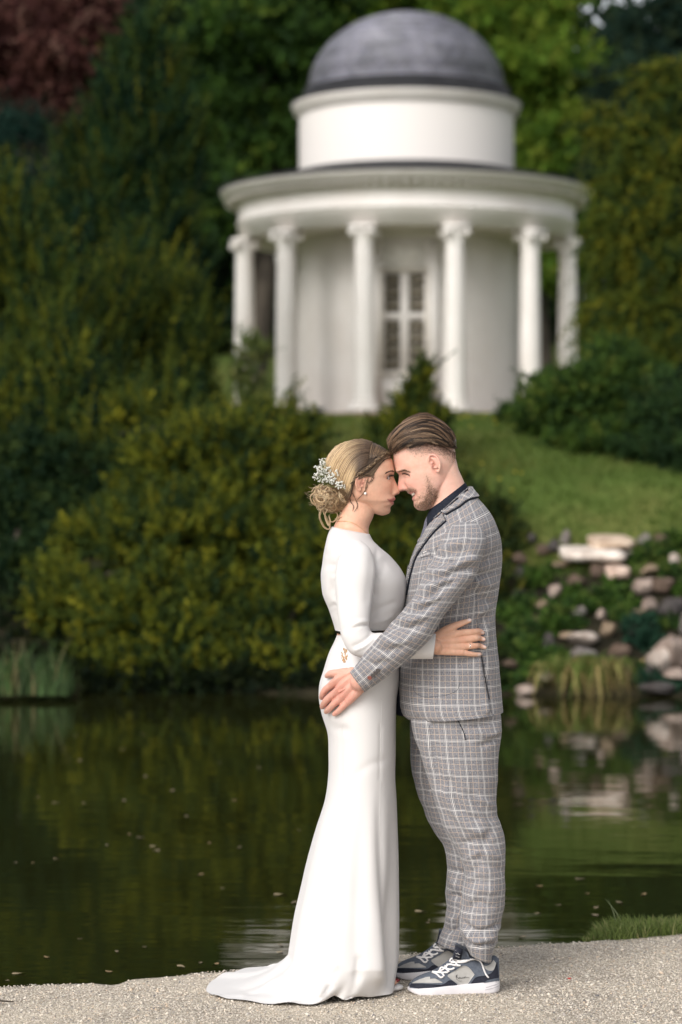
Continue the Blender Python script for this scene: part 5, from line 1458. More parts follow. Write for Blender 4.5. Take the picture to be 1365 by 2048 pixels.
def build_suit():
    V, uv = sil(JK, 130, 112, 2.25); N = gnorm(V)
    V = folds(V, N, [([(960, 1128), (985, 1115), (1002, 1100)], 8, -.005), ([(950, 1150), (975, 1150), (1000, 1140)], 7, -.006), ([(955, 1165), (980, 1172), (998, 1168)], 6, .005), ([(950, 1185), (975, 1200), (995, 1205)], 7, -.005), ([(960, 1225), (980, 1212), (995, 1190)], 6, .004),
                     ([(955, 1195), (953, 1240), (952, 1270)], 3, -.002), ([(985, 1235), (975, 1260), (972, 1290)], 5, .004), ([(968, 1235), (962, 1265), (960, 1300)], 6, -.005), ([(965, 1315), (975, 1370), (985, 1422)], 3, -.010), ([(958, 1320), (966, 1370), (975, 1422)], 6, .004),
                     ([(880, 1325), (900, 1330), (930, 1325)], 9, -.004), ([(835, 1340), (830, 1380), (835, 1420)], 12, .004), ([(880, 1120), (860, 1150), (845, 1175)], 9, -.004), ([(862, 1118), (872, 1100)], 6, -.006), ([(990, 1330), (994, 1370)], 6, .003)])
    V = ruffle(V, uv, N, 0.0028, 6, 9, 91, 3)
    j = cloth("jacket", V, uv, M_PLAID, groom, (0.02, 0.03))
    bv = grid_bvh(V)
    # lapel and collar, with the dark felt showing along its edge
    inner = [(941, 972), (922, 985), (902, 1002.5), (877, 1030), (859.6, 1055), (838.5, 1089), (822, 1134), (815, 1165), (812, 1190)]
    outer = [(955, 995), (937, 1001), (922, 1012.5), (912, 1023), (892, 1030), (871, 1062), (849, 1090), (833, 1115), (822, 1150), (814, 1190)]
    inner_l = [(892 - 8, 1022), (877, 1030), (859.6, 1055), (838.5, 1089), (822, 1134), (815, 1165), (812, 1190)]
    outer_l = [(893, 1042), (890, 1045), (871, 1062.6), (849, 1090), (833, 1115), (822, 1150), (814, 1190)]
    col_in = [(941, 972), (922, 985), (902, 1002.5), (882, 1024)]
    col_out = [(955, 995), (937, 1001), (921, 1013), (893, 1029.5)]
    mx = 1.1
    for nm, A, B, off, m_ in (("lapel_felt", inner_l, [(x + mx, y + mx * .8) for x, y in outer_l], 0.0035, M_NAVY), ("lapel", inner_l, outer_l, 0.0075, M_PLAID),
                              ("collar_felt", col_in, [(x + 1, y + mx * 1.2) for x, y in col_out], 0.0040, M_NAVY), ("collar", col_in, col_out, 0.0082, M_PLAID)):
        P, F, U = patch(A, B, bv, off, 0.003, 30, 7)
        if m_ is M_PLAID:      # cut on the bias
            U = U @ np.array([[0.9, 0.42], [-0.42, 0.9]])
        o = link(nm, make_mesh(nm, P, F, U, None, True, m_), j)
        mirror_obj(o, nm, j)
    # breast pocket, side pocket, vent, dart seams
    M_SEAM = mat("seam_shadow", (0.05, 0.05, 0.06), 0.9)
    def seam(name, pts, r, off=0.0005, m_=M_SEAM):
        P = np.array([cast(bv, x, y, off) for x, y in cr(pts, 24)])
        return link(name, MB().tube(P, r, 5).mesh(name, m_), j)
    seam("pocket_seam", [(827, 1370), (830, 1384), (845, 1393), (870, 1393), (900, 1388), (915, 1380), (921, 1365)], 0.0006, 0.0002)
    P, F, U = patch([(841, 1107), (860, 1100)], [(843, 1116), (863, 1109)], bv, 0.003, 0.002, 10, 5)
    link("breast_pocket", make_mesh("breast_pocket", P, F, U, None, True, M_PLAID), j)
    P, F, U = patch([(849, 1106), (855, 1102.5)], [(849.5, 1107.6), (855.5, 1104)], bv, 0.005, 0.001, 6, 3)
    link("pocket_square", make_mesh("pocket_square", P, F, U, None, True, M_SATIN), j)
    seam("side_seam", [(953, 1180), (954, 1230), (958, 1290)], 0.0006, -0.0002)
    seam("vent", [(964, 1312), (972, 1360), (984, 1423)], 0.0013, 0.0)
    # dark inner edge of the far front
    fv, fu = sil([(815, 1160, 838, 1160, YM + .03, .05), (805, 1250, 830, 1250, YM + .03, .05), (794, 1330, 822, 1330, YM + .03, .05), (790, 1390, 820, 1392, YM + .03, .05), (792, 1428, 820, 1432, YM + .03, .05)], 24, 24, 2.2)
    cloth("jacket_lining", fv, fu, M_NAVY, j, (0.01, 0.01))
    # sleeve
    y0 = YM - .205
    SL = [(908, 1043, 950, 1041, y0 + .045, .028), (893, 1062, 965, 1060, y0 + .02, .056), (880, 1088, 971, 1086, y0 + .002, .073), (866, 1114, 967, 1113, y0 - .012, .079), (852, 1140, 950, 1152, y0 - .025, .079), (832, 1185, 921, 1190, y0 - .048, .074), (818, 1203, 904, 1213, y0 - .057, .071),
          (806, 1219, 889, 1234, y0 - .065, .068), (778, 1254, 856, 1281, y0 - .070, .062), (751, 1284, 813, 1321, y0 - .062, .055), (725, 1314, 775, 1355, y0 - .043, .047), (708, 1333.5, 745, 1378, y0 - .026, .041), (699, 1343.5, 731, 1387, y0 - .018, .038)]
    V, uv = sil(SL, 150, 64, 2.1); N = gnorm(V)
    V = folds(V, N, [([(878, 1112), (900, 1104), (925, 1098)], 7, -.006), ([(870, 1104), (895, 1094), (930, 1083)], 7, .004), ([(866, 1128), (895, 1122), (932, 1105)], 6, -.005), ([(858, 1144), (885, 1143), (925, 1124), (948, 1118)], 6, .005), ([(850, 1158), (880, 1158), (915, 1142), (940, 1140)], 6, -.006),
                     ([(842, 1180), (868, 1172), (890, 1160)], 6, .005), ([(835, 1196), (860, 1190), (885, 1172), (905, 1165)], 6, -.007), ([(824, 1208), (850, 1206), (875, 1196)], 5, .005), ([(812, 1222), (838, 1220), (865, 1208)], 6, -.006), ([(800, 1238), (825, 1240), (850, 1232)], 6, .004),
                     ([(790, 1252), (815, 1258), (842, 1250)], 7, -.005), ([(770, 1280), (795, 1284), (815, 1280)], 7, .003), ([(760, 1300), (778, 1302), (800, 1296)], 8, -.004), ([(735, 1325), (752, 1330), (770, 1325)], 7, -.003), ([(905, 1120), (925, 1130), (945, 1138)], 8, -.003)])
    V = ruffle(V, uv, N, 0.0042, 5, 15, 95, 3)
    s = cloth("sleeve", V, uv * [1, 1] + [0.012, 0.0], M_PLAID, groom, (None, 0.03))
    sv = grid_bvh(V)
    for i, (x, y) in enumerate(((740, 1355), (746.5, 1350), (751.7, 1345), (757, 1340))):
        p = cast(sv, x, y, 0.001); n = unit(cast(sv, x, y, 0.01) - p)
        zax = np.array(n); xa = unit(np.cross(zax, [0, 0, 1])); ya = np.cross(zax, xa)
        mb = MB().lathe([(0.0, 0.0), (0.0066, 0.0), (0.0070, 0.0016), (0.0058, 0.0030), (0.0044, 0.0020), (0.0, 0.0022)], 16)
        Vb = np.concatenate(mb.V); mb.V = [p + Vb[:, :1] * xa + Vb[:, 1:2] * ya + Vb[:, 2:] * zax]
        o = link("button", mb.mesh("button", mat("horn_button" + str(i), (0.26, 0.09, 0.07) if i == 0 else (0.09, 0.08, 0.08), 0.35, spec=0.6)), s)
    mirror_obj(s, "sleeve", groom)
    # shirt collar and chest, tie
    V, uv = sil([(859, 1019, 931, 964.5, YM, .061), (855, 1030, 934, 970, YM, .064), (852, 1044, 938, 980, YM, .067), (856, 1064, 944, 998, YM, .074)], 20, 48, 2.0)
    cloth("shirt", V, uv, M_NAVY, groom, (0.015, None))
    V, uv = sil([(855, 1031, 868, 1037, YM, .017), (850, 1042, 866, 1047, YM, .021), (847.5, 1053, 864, 1057, YM, .017), (843, 1067, 862, 1071, YM, .022), (838.5, 1082, 858, 1086, YM, .030), (826.5, 1114, 850, 1118, YM, .038), (818, 1142, 842, 1144, YM, .042), (812, 1180, 836, 1180, YM, .044)], 50, 32, 2.4)
    cloth("tie", V, uv, M_TIE, groom, (0.003, 0.003))
    # trousers
    global FOLD
    FOLD = 1.5
    yn, yf = YM - .098, YM + .112
    NL = [(822, 1398, 996, 1396, yn, .084), (823, 1425, 1000, 1420, yn, .088), (824, 1448, 1003, 1448, yn, .092), (830, 1474, 1002, 1472, yn, .093), (841, 1508, 997, 1512, yn, .092), (852, 1548, 995, 1555, yn, .089), (863, 1585, 992, 1598, yn, .086), (875, 1620, 997.5, 1627, yn, .087), (888, 1652, 1005.5, 1652, yn, .084),
          (905, 1684, 1009.5, 1685, yn, .081), (919, 1712, 1011.5, 1715, yn, .078), (926, 1745, 1012, 1746, yn, .076), (923.5, 1780, 1010, 1785, yn, .075), (919.5, 1828, 1007.5, 1828, yn + .002, .073), (918, 1850, 1005, 1852, yn + .004, .073), (920, 1868, 998, 1868, yn + .006, .071), (925, 1880, 999, 1884, yn + .007, .073), (931, 1893, 991, 1897, yn + .008, .066), (939, 1908, 985, 1925, yn + .010, .056)]
    FL = [(821, 1398, 985, 1396, yf, .090), (820.5, 1440, 982, 1440, yf, .094), (820.5, 1480, 972, 1480, yf, .092), (821, 1525, 962, 1525, yf, .089), (837, 1585, 958, 1588, yf, .088), (863, 1656, 964, 1660, yf, .082), (883, 1690, 972, 1698, yf, .079), (893, 1728, 978, 1735, yf, .076), (893, 1764, 976, 1770, yf, .074),
          (898, 1796, 972, 1800, yf, .073), (891, 1828, 966, 1832, yf, .072), (886, 1852, 958, 1856, yf, .070), (882, 1866, 954, 1874, yf, .069), (876, 1886, 946, 1904, yf, .062)]
    tr = []
    for k, (L, st) in enumerate(((NL, [([(862, 1438), (866, 1470), (872, 1510), (884, 1580)], 4, -.006), ([(856, 1440), (859, 1470), (864, 1510)], 4, .004), ([(845, 1500), (866, 1580), (890, 1645), (918, 1700)], 9, .004), ([(850, 1440), (852, 1480), (862, 1530)], 8, .004), ([(912, 1432), (925, 1455), (932, 1480)], 3.5, -.006), ([(935, 1480), (942, 1540), (955, 1610)], 3, -.004), ([(950, 1450), (980, 1445), (1000, 1440)], 7, -.004),
                                       ([(955, 1465), (985, 1470), (1003, 1462)], 6, .004), ([(965, 1490), (985, 1482), (1002, 1472)], 6, -.006), ([(900, 1560), (915, 1600), (935, 1630), (955, 1640)], 6, -.006), ([(890, 1580), (905, 1620), (930, 1650), (960, 1665)], 8, .005), ([(940, 1590), (965, 1615), (985, 1640)], 7, -.005), ([(960, 1600), (980, 1610), (994, 1618)], 6, .005),
                                       ([(925, 1690), (955, 1680), (990, 1690)], 7, -.004), ([(930, 1720), (960, 1705), (1000, 1715)], 6, .004), ([(940, 1745), (965, 1730), (1005, 1740)], 7, -.004), ([(930, 1770), (955, 1760), (975, 1765)], 6, -.004), ([(935, 1800), (960, 1780), (985, 1785)], 7, .004), ([(930, 1820), (955, 1806), (985, 1815)], 6, -.004),
                                       ([(925, 1845), (950, 1862), (985, 1858), (1003, 1850)], 5, -.007), ([(925, 1862), (950, 1882), (980, 1878), (998, 1872)], 6, .008), ([(932, 1882), (950, 1893), (975, 1890), (993, 1890)], 4, -.007), ([(985, 1660), (970, 1690), (960, 1720)], 8, -.004)]),
                              (FL, [([(835, 1470), (840, 1530), (850, 1590)], 6, -.005), ([(880, 1720), (905, 1740), (925, 1745)], 6, -.006), ([(890, 1750), (905, 1765), (920, 1775)], 6, .005), ([(893, 1800), (910, 1790), (925, 1795)], 6, -.006), ([(888, 1830), (905, 1840), (920, 1832)], 6, .006), ([(884, 1850), (900, 1862), (918, 1855)], 5, -.007)]))):
        V, uv = sil(L, 170, 64, 1.95); N = gnorm(V)
        V = folds(V, N, st)
        a = np.interp(np.linspace(0, 1, 170), [0, 0.15, 0.4, 0.6, 0.85, 1], [0.001, 0.003, 0.004, 0.0055, 0.009, 0.004])
        V = ruffle(V, uv, N, a, 4.5, 11, 101 + k * 7, 3)
        tr.append((V, uv))
    # both legs and the seat are one garment
    Vs, Us, Fs, n0 = [], [], [], 0
    for V, uv in tr:
        c = V[-1].mean(0); ax = unit(V[-7].mean(0) - c); r = c + (V[-1] - c) * 0.92
        V = np.concatenate([V, (r + ax * .002)[None], (r + ax * .03)[None]]); uv = np.concatenate([uv, uv[-1:], uv[-1:]])
        Vs.append(V.reshape(-1, 3)); Us.append(uv.reshape(-1, 2)); Fs.append(grid_faces(*V.shape[:2], False)[:, ::-1] + n0); n0 += V.shape[0] * V.shape[1]
    t = link("trousers", make_mesh("trousers", np.concatenate(Vs), np.concatenate(Fs), np.concatenate(Us), None, True, M_PLAID), groom)
    bt = grid_bvh(tr[0][0])
    P = np.array([cast(bt, x, y, 0.0) for x, y in cr([(911, 1428), (920, 1448), (929, 1468), (932, 1480)], 14)])
    link("pocket_opening", MB().tube(P, 0.0016, 5).mesh("pocket_opening", M_NAVY), t)
    return bv, V
J_BVH, _ = build_suit()
# ------------------------------------------------------------------ bodies
def ear_pieces(mb, head, c, w, h, rot, side_w, lean):
    """ear: rim, inner fold, bowl, flap before the canal, lobe; c centre px, w,h half sizes px, rot degrees, side_w half head width there (px)"""
    r = math.radians(rot)
    def P(x, y, out):          # x towards the back (+), y up, in units of w,h
        X, Y_ = x * w, y * h
        back = -head.f; up = head.u
        q = np.array(c) + back * (X * math.cos(r) - Y_ * math.sin(r)) + up * (X * math.sin(r) + Y_ * math.cos(r))
        o = side_w + out + lean * max(0.0, (x + 1) / 2)
        return [q[0], q[1], o]
    res = []
    def both(pts, rad):
        for sg in (1, -1):
            a = head.ah([p[:2] for p in pts])
            Wp = head.world(a[:, 0], a[:, 1], np.array([p[2] for p in pts]) * sg)
            capsule(mb, Wp, np.array(rad) / S0, 10)
    t = np.linspace(math.radians(200), math.radians(-105), 15)
    rim = [P(math.cos(x) * 0.95 * (1 if x < 2.2 else 1), math.sin(x) * 0.92, 3.5) for x in t]
    rim = [P(-0.45, 0.12, 2.0), P(-0.85, 0.35, 2.5)] + [P(0.9 * math.cos(x), 0.12 + 0.80 * math.sin(x), 4.0) for x in np.linspace(math.radians(150), math.radians(-35), 10)] + [P(0.45, -0.62, 3.0), P(0.02, -0.86, 2.0)]
    both(rim, [1.5, 1.9] + [2.1] * 10 + [2.1, 2.4])
    both([P(0.30, 0.55, 2.2), P(0.45, 0.2, 3.2), P(0.35, -0.2, 3.0), P(0.05, -0.42, 2.6), P(-0.35, -0.38, 2.0)], [1.5, 1.9, 1.9, 1.8, 1.5])
    both([P(-0.05, 0.60, 0.6), P(0.25, 0.1, 0.3), P(0.2, -0.35, 0.2)], [3.0, 3.6, 3.0])           # bowl
    both([P(0.6, 0.4, 1.0), P(0.66, 0.0, 1.0), P(0.45, -0.4, 0.8)], [2.2, 2.4, 2.2])
    both([P(-0.55, -0.10, 1.2), P(-0.55, -0.32, 1.2)], [2.2, 2.0])                            # tragus
    both([P(-0.1, -0.74, 1.2), P(0.06, -0.86, 1.2)], [3.2, 2.7])                                # lobe

def finger(mb, pts, rads, bvh, lift, yref=None):
    """finger through photo points lying on a surface; lift in metres above it per point"""
    P = [cast(bvh, x, y, l, yref) for (x, y), l in zip(pts, lift)]
    capsule(mb, P, rads, 12)
    return P

def mirror_mb(mb, k0, ym):
    """append mirrored copies of the pieces added since k0"""
    for i in range(k0, len(mb.V)):
        V = mb.V[i].copy(); V[:, 1] = 2 * ym - V[:, 1]
        base = sum(len(v) for v in mb.V[:i])
        Q = [q for q in mb.Q if len(q) and q.min() >= base and q.max() < base + len(mb.V[i])]
        T = [t for t in mb.T if len(t) and t.min() >= base and t.max() < base + len(mb.V[i])]
        mb.mirr.append((V, Q[0] - base if Q else None, T[0] - base if T else None))

class BodyMB(MB):
    def __init__(s): super().__init__(); s.mirr = []
    def flush(s):
        for V, Q, T in s.mirr: s.add(V, Q, T)
        s.mirr = []

EYE_W, EYE_D = (0.50, 0.44, 0.41), (0.015, 0.012, 0.012)
def eye_mesh(r, iris):
    th = np.linspace(0, math.pi, 13); prof = np.stack([r * np.sin(th), r * np.cos(th)], 1)
    mb = MB().lathe(prof, 16)
    V = np.concatenate(mb.V); a = np.arccos(np.clip(V[:, 2] / r, -1, 1))
    C = np.where((a < 0.20)[:, None], EYE_D, np.where((a < 0.62)[:, None], iris, EYE_W))
    mb.C = [C]
    return mb.mesh("eye", M_EYE)
M_EYE = mat("eye", (1, 1, 1), 0.12, vcol=True, spec=0.6)

def add_eyes(head, root, a, h, s, r, iris, down):
    for sg in (1, -1):
        o = link("eye", eye_mesh(r, iris), root)
        p = head.world(np.array(a), np.array(h), np.array(s * sg))
        q = head.world(np.array(a + 10), np.array(h - 10 * math.tan(math.radians(down))), np.array(s * sg))
        o.location = p; o.rotation_euler = Vector(q - p).to_track_quat('Z', 'Y').to_euler()

def tri_hairs(name, pts, dirs, L, w, cols, mt):
    n = len(pts)
    S = unit(np.cross(dirs, RNG.normal(0, 1, (n, 3))))
    V = np.stack([pts - S * w, pts + S * w, pts + dirs * L[:, None]], 1).reshape(-1, 3)
    return make_mesh(name, V, np.arange(3 * n).reshape(-1, 3), col=np.repeat(cols, 3, 0), smooth=False, mats=mt)

# ---------------- bride
BH = Head((722, 958), 1, 8)
def bride_body():
    mb = BodyMB()
    front = [(722, 886.5), (748, 892), (768, 901), (781, 913), (786.5, 922), (788.5, 932), (789.6, 941), (788.8, 947), (786.8, 953), (786.5, 960), (786.5, 970), (786.5, 980), (787.3, 988), (789.5, 993.5), (791.6, 997.5), (790.6, 1000.5), (787.4, 1002.3), (788.6, 1005.5), (787.6, 1009), (783.2, 1012), (781.2, 1016), (781.6, 1021), (779.5, 1026), (773, 1030.6), (765, 1031.5)]
    back = [(722, 886.5), (696, 891), (674, 906), (661, 928), (657, 950), (661, 972), (672, 990), (700, 1004), (722, 1011), (738, 1020), (752, 1028), (765, 1031.5)]
    wid = [(73, 0.5), (69, 19), (60, 34), (45, 45), (28, 49), (10, 49.5), (-4, 48.5), (-16, 47), (-28, 44.5), (-38, 41), (-47, 36.5), (-56, 29), (-63, 24), (-70, 18), (-76, 10), (-79, 4)]
    nose = BH.ah([(788.8, 951), (791, 960), (796, 972.5), (799.3, 980), (800, 984), (799, 987.6), (794, 989.6), (789, 990.5)])
    nb = np.array([0.3, 4.3, 9.8, 13.2, 13.8, 12.4, 7.0, 0.5]); o = np.argsort(nose[:, 1])
    nh, nv = nose[o, 1], nb[o]
    ha = lambda p: BH.ah([p])[0]
    eh = ha((781, 955))[1]
    def feat(a, s, h, fr):
        N = np.interp(h, nh, nv, 0, 0)
        sg = np.interp(h, [nh[0], nh[0] + 6, nh[-1]], [8.0, 8.5, 4.5])
        a = a + N * np.exp(-np.abs(s / sg) ** 1.9) * (fr > 0)
        wing = ha((789.5, 985.5))
        for q in (-1, 1):
            a = a + 4.2 * g2((s - q * 9.5) / 4.0, (h - wing[1]) / 4.5) * (fr > 0)
            a = a - 1.7 * g2((s - q * 14.5) / 3.0, (h - wing[1] - 1) / 6) * (fr > 0)
            a = a - 4.4 * g2((s - q * 21) / 9.5, (h - eh) / 6.5) * (fr > 0)          # eye sockets
            a = a + 1.2 * g2((s - q * 22) / 10, (h - eh - 12) / 4) * (fr > 0)          # brow ridge
            a = a + 2.0 * g2((s - q * 28) / 13, (h - eh + 20) / 13) * (fr > 0)          # cheek
            a = a - 1.0 * g2((s - q * 15) / 3, (h - ha((778, 1000))[1]) / 3) * (fr > 0)   # mouth corners
        a = a - 1.0 * g2(s / 13, (h - ha((787, 1002))[1]) / 1.6) * (fr > 0)
        return a, s, h
    V, _ = BH.loft(front, back, wid, 120, 190, 2.05, feat)
    closed(mb, V)
    # neck, shoulders and trunk under the dress
    V, _ = sil([(752, 985, 690, 975, YM, .040), (750, 1012, 684, 1008, YM, .047), (747.5, 1033, 679, 1028, YM, .049), (741, 1047, 672, 1044, YM, .050), (737.5, 1058, 666, 1056, YM, .056), (739, 1070, 660, 1066, YM, .085), (750, 1096, 658, 1094, YM, .128), (795, 1150, 654, 1160, YM, .135), (790, 1230, 668, 1232, YM, .112), (785, 1290, 676, 1290, YM, .125), (786, 1390, 650, 1390, YM, .16), (780, 1460, 668, 1460, YM, .14)], 70, 48, 2.0)
    closed(mb, V)
    for sy in (-.085, .085):
        capsule(mb, [W(720, 1430, YM + sy), W(728, 1640, YM + sy), W(735, 1820, YM + sy), W(742, 1940, YM + sy)], [.085, .058, .048, .036], 14)
    k0 = len(mb.V)
    # arm
    ax = [((l[0] + l[2]) / 2, (l[1] + l[3]) / 2, l[4], l[5] * 0.66) for l in D_SL]
    capsule(mb, [W(714, 1135, YM - .15)] + [W(x, y, Y) for x, y, Y, r in ax[4:]], [.030] + [max(r, .02) for *_, r in ax[4:]], 16)
    # hand laid on the groom's back
    b = J_BVH
    w0 = [W(868, 1286, YM - .216)]
    def fg(pts, rad, lift): capsule(mb, [cast(b, x, y, l) for (x, y), l in zip(pts, lift)], rad, 12)
    wr = [(869, 1277), (870, 1286), (870, 1296)]
    kn = {'i': (923, 1264.5), 'm': (927, 1279), 'r': (926, 1293), 'p': (921, 1305)}
    for wv, k in (((866, 1276), 'i'), ((866, 1283), 'm'), ((866, 1291), 'r'), ((866, 1298), 'p')):
        fg([wv, ((wv[0] + kn[k][0]) / 2, (wv[1] * .5 + kn[k][1] * .5)), kn[k]], [.0150, .0135, .0105], [.030, .021, .014])
    fg([(868, 1287), (895, 1286), (918, 1285)], [.020, .021, .013], [.024, .012, .008])
    fg([kn['i'], (946, 1262.5), (957, 1263.5), (965, 1266)], [.0108, .0096, .0086, .0068], [.013, .012, .010, .007])
    fg([kn['m'], (948, 1276.5), (959, 1276.8), (967.5, 1279)], [.0106, .0094, .0084, .0066], [.014, .013, .010, .007])
    fg([kn['r'], (947, 1291.5), (959, 1291.5), (969, 1293.5)], [.0102, .0090, .0080, .0062], [.013, .012, .009, .006])
    fg([kn['p'], (937, 1307), (948, 1309), (958, 1310)], [.0094, .0082, .0072, .0056], [.012, .010, .008, .006])
    fg([(876, 1274), (895, 1258), (908, 1251), (922, 1245.5), (937, 1240.5)], [.0150, .0135, .0112, .0096, .0070], [.024, .020, .015, .012, .009])
    mirror_mb(mb, k0, YM); mb.flush()
    ear_pieces(mb, BH, (720.5, 967.5), 9.8, 16.2, 14, 44.5, 7)
    V, Q, T = remesh(mb, 0.0021, 3)
    # colouring
    p = Paint(V, (0.70, 0.42, 0.295))
    p.blob((768, 985), 14, 12, (0.66, 0.30, 0.21), 0.35); p.blob((797, 984), 6, 7, (0.62, 0.30, 0.21), 0.3)
    p.blob((722, 965), 12, 17, (0.66, 0.30, 0.22), 0.5)
    p.poly([(776.5, 999.2), (783, 998.0), (789, 995.6), (792.5, 997.5), (791, 1001), (786, 1002.2)], (0.48, 0.15, 0.135), 1.6, 0.85)
    p.poly([(778.5, 1001.6), (787, 1003), (791, 1005.5), (788.5, 1009), (783, 1007.5)], (0.52, 0.17, 0.15), 1.6, 0.85)
    p.line([(775.8, 998.6), (778, 1000.6), (783, 1002), (789, 1002)], 0.9, (0.20, 0.06, 0.05), 0.9)
    p.blob((795, 988.6), 3.0, 1.3, (0.22, 0.08, 0.06), 0.7)  # nostril: its shade painted into the skin colour
    p.line([(775.5, 951.5), (780, 950), (784.5, 951)], 2.6, (0.30, 0.17, 0.12), 0.45)
    p.line([(776, 957), (780, 958)], 1.5, (0.42, 0.21, 0.15), 0.4)
    p.poly([(711, 960), (716, 956), (725, 957), (729, 962), (725, 972), (716, 974)], (0.58, 0.25, 0.18), 3, 0.35)
    p.blob((725.5, 966.5), 2.6, 3.6, (0.28, 0.10, 0.07), 0.8)  # ear canal darkened, shade painted in
    # nails of the resting hand
    for c in ((965.5, 1265.8), (968.5, 1278.8), (970, 1293.3), (959, 1310)): p.blob(c, 3.2, 2.8, (0.80, 0.66, 0.62), 0.9)
    p.blob((939.5, 1239.5), 4.5, 2.6, (0.82, 0.70, 0.68), 0.95)
    for x in (923, 927, 926, 921): pass
    for c in ((923, 1265), (927, 1279), (926, 1293), (921, 1305)): p.blob(c, 6, 5, (0.62, 0.28, 0.19), 0.3)
    for c in ((946, 1263), (948, 1277), (948, 1292), (937, 1307)): p.blob(c, 3.5, 3.5, (0.60, 0.27, 0.18), 0.3)
    me = make_mesh("body", V, [Q, T], col=p.C, mats=skin_mat("bride_skin"))
    link("body", me, bride)
    return near_bvh(V, Q, 640, 810, 880, 1080), (V, Q), near_bvh(V, Q, 850, 985, 1225, 1330)
B_BVH, B_VQ, BHAND_BVH = bride_body()

# ---------------- groom
GH = Head((850, 935), -1, -20)
def groom_body():
    mb = BodyMB()
    front = [(838, 842), (812, 852), (795, 868), (787, 887), (785.5, 905), (786.3, 916), (787.8, 927.5), (790.5, 937.5), (794, 944.5), (798.2, 949), (801.5, 954), (804, 962), (807, 970), (811, 977.5), (813.5, 982.5), (817.5, 987), (820.6, 989), (822.4, 991.5), (824.5, 995.5), (824.6, 999.5), (827.6, 1002.8), (827.6, 1007.5), (829.5, 1014), (836, 1019.8), (845, 1021.5), (852, 1021)]
    back = [(838, 842), (868, 845), (893, 858), (905, 878), (910.5, 900), (912, 925), (906, 950), (893, 972), (884, 990), (874, 1005), (862, 1016), (852, 1021)]
    wid = [(97, 0.5), (92, 21), (82, 36), (66, 46), (45, 51), (22, 52), (2, 51), (-14, 50), (-28, 48.5), (-40, 46.5), (-52, 43), (-62, 38), (-70, 32), (-77, 24), (-81, 14), (-84, 1)]
    nz = [((798.2, 949), 0.2), ((797.8, 956), 4.2), ((796.3, 965.5), 8.2), ((796.8, 973.6), 12.0), ((798.6, 978.8), 13.6), ((802.5, 982), 12.0), ((806, 982.6), 8.5), ((811, 981.2), 1.5)]
    nose = GH.ah([q for q, _ in nz]); nb = np.array([v for _, v in nz]); o = np.argsort(nose[:, 1]); nh, nv = nose[o, 1], nb[o]
    ha = lambda p: GH.ah([p])[0]
    eh = ha((811, 949.5))[1]; mc = ha((830, 984.5)); ml = ha((823, 992))
    def feat(a, s, h, fr):
        N = np.interp(h, nh, nv, 0, 0)
        sg = np.interp(h, [nh[0], nh[0] + 8, nh[-1]], [9.5, 9.5, 5.5])
        a = a + N * np.exp(-np.abs(s / sg) ** 1.9) * (fr > 0)
        wing = ha((811, 975))
        for q in (-1, 1):
            a = a + 4.8 * g2((s - q * 11.5) / 4.6, (h - wing[1]) / 5) * (fr > 0)
            a = a - 2.2 * g2((s - q * 17.5) / 3.2, (h - wing[1] - 1) / 7) * (fr > 0)
            a = a - 5.2 * g2((s - q * 22) / 10, (h - eh) / 6.5) * (fr > 0)
            a = a + 2.8 * g2((s - q * 20) / 13, (h - eh - 12) / 4.5) * (fr > 0)
            a = a + 3.4 * g2((s - q * 30) / 9, (h - eh + 22) / 9) * (fr > 0)                 # smiling cheek
            a = a - 2.6 * g2((s - q * 25) / 3.2, (h - mc[1] + 1) / 7) * (fr > 0)              # crease at the mouth corner
        a = a - 3.8 * g2(s / 19, (h - ml[1]) / 2.3) * (fr > 0)                              # parted lips
        return a, s, h
    V, _ = GH.loft(front, back, wid, 130, 190, 2.1, feat)
    closed(mb, V)
    V, _ = sil([(852, 960, 906, 900, YM, .040), (858, 990, 913.5, 922, YM, .056), (862, 1004, 918, 940, YM, .059), (861, 1018, 925, 955, YM, .060), (858, 1036, 934, 976, YM, .064), (850, 1075, 968, 1025, YM, .13), (836, 1130, 990, 1085, YM, .175), (822, 1230, 984, 1210, YM, .165), (818, 1330, 984, 1330, YM, .16), (830, 1420, 992, 1420, YM, .16)], 80, 48, 2.1)
    closed(mb, V)
    for sy, pts in ((-.09, [(912, 1430), (930, 1600), (965, 1720), (962, 1820), (958, 1872)]), (.09, [(905, 1430), (905, 1600), (930, 1720), (930, 1800), (922, 1850)])):
        capsule(mb, [W(x, y, YM + sy) for x, y in pts], [.078, .056, .040, .036, .030], 14)
    k0 = len(mb.V)
    y0 = YM - .205
    capsule(mb, [W(930, 1075, y0 + .06), W(912, 1120, y0), W(870, 1200, y0 - .05), W(815, 1270, y0 - .07), W(765, 1320, y0 - .055), W(718, 1363, y0 - .022)], [.045, .05, .046, .040, .034, .028], 16)
    # hand spread on the bride's hip
    sk = grid_bvh(D_SKIRT)
    def fg(pts, rad, lift): capsule(mb, [cast(sk, x, y, l) for (x, y), l in zip(pts, lift)], rad, 12)
    kn = {'i': (672.5, 1371), 'm': (680, 1385), 'r': (690, 1395), 'p': (701, 1402)}
    for wv, k in (((708, 1350), 'i'), ((712, 1357), 'm'), ((718, 1365), 'r'), ((724, 1374), 'p')):
        m = ((wv[0] * .5 + kn[k][0] * .5), (wv[1] * .5 + kn[k][1] * .5))
        fg([wv, m, kn[k]], [.0175, .0155, .0125], [.030, .024, .017])
    fg([(714, 1362), (700, 1372), (688, 1382)], [.022, .023, .015], [.024, .014, .010])
    fg([kn['i'], (659, 1382), (653, 1389.5), (648.5, 1395)], [.0122, .0108, .0100, .0082], [.016, .015, .012, .008])
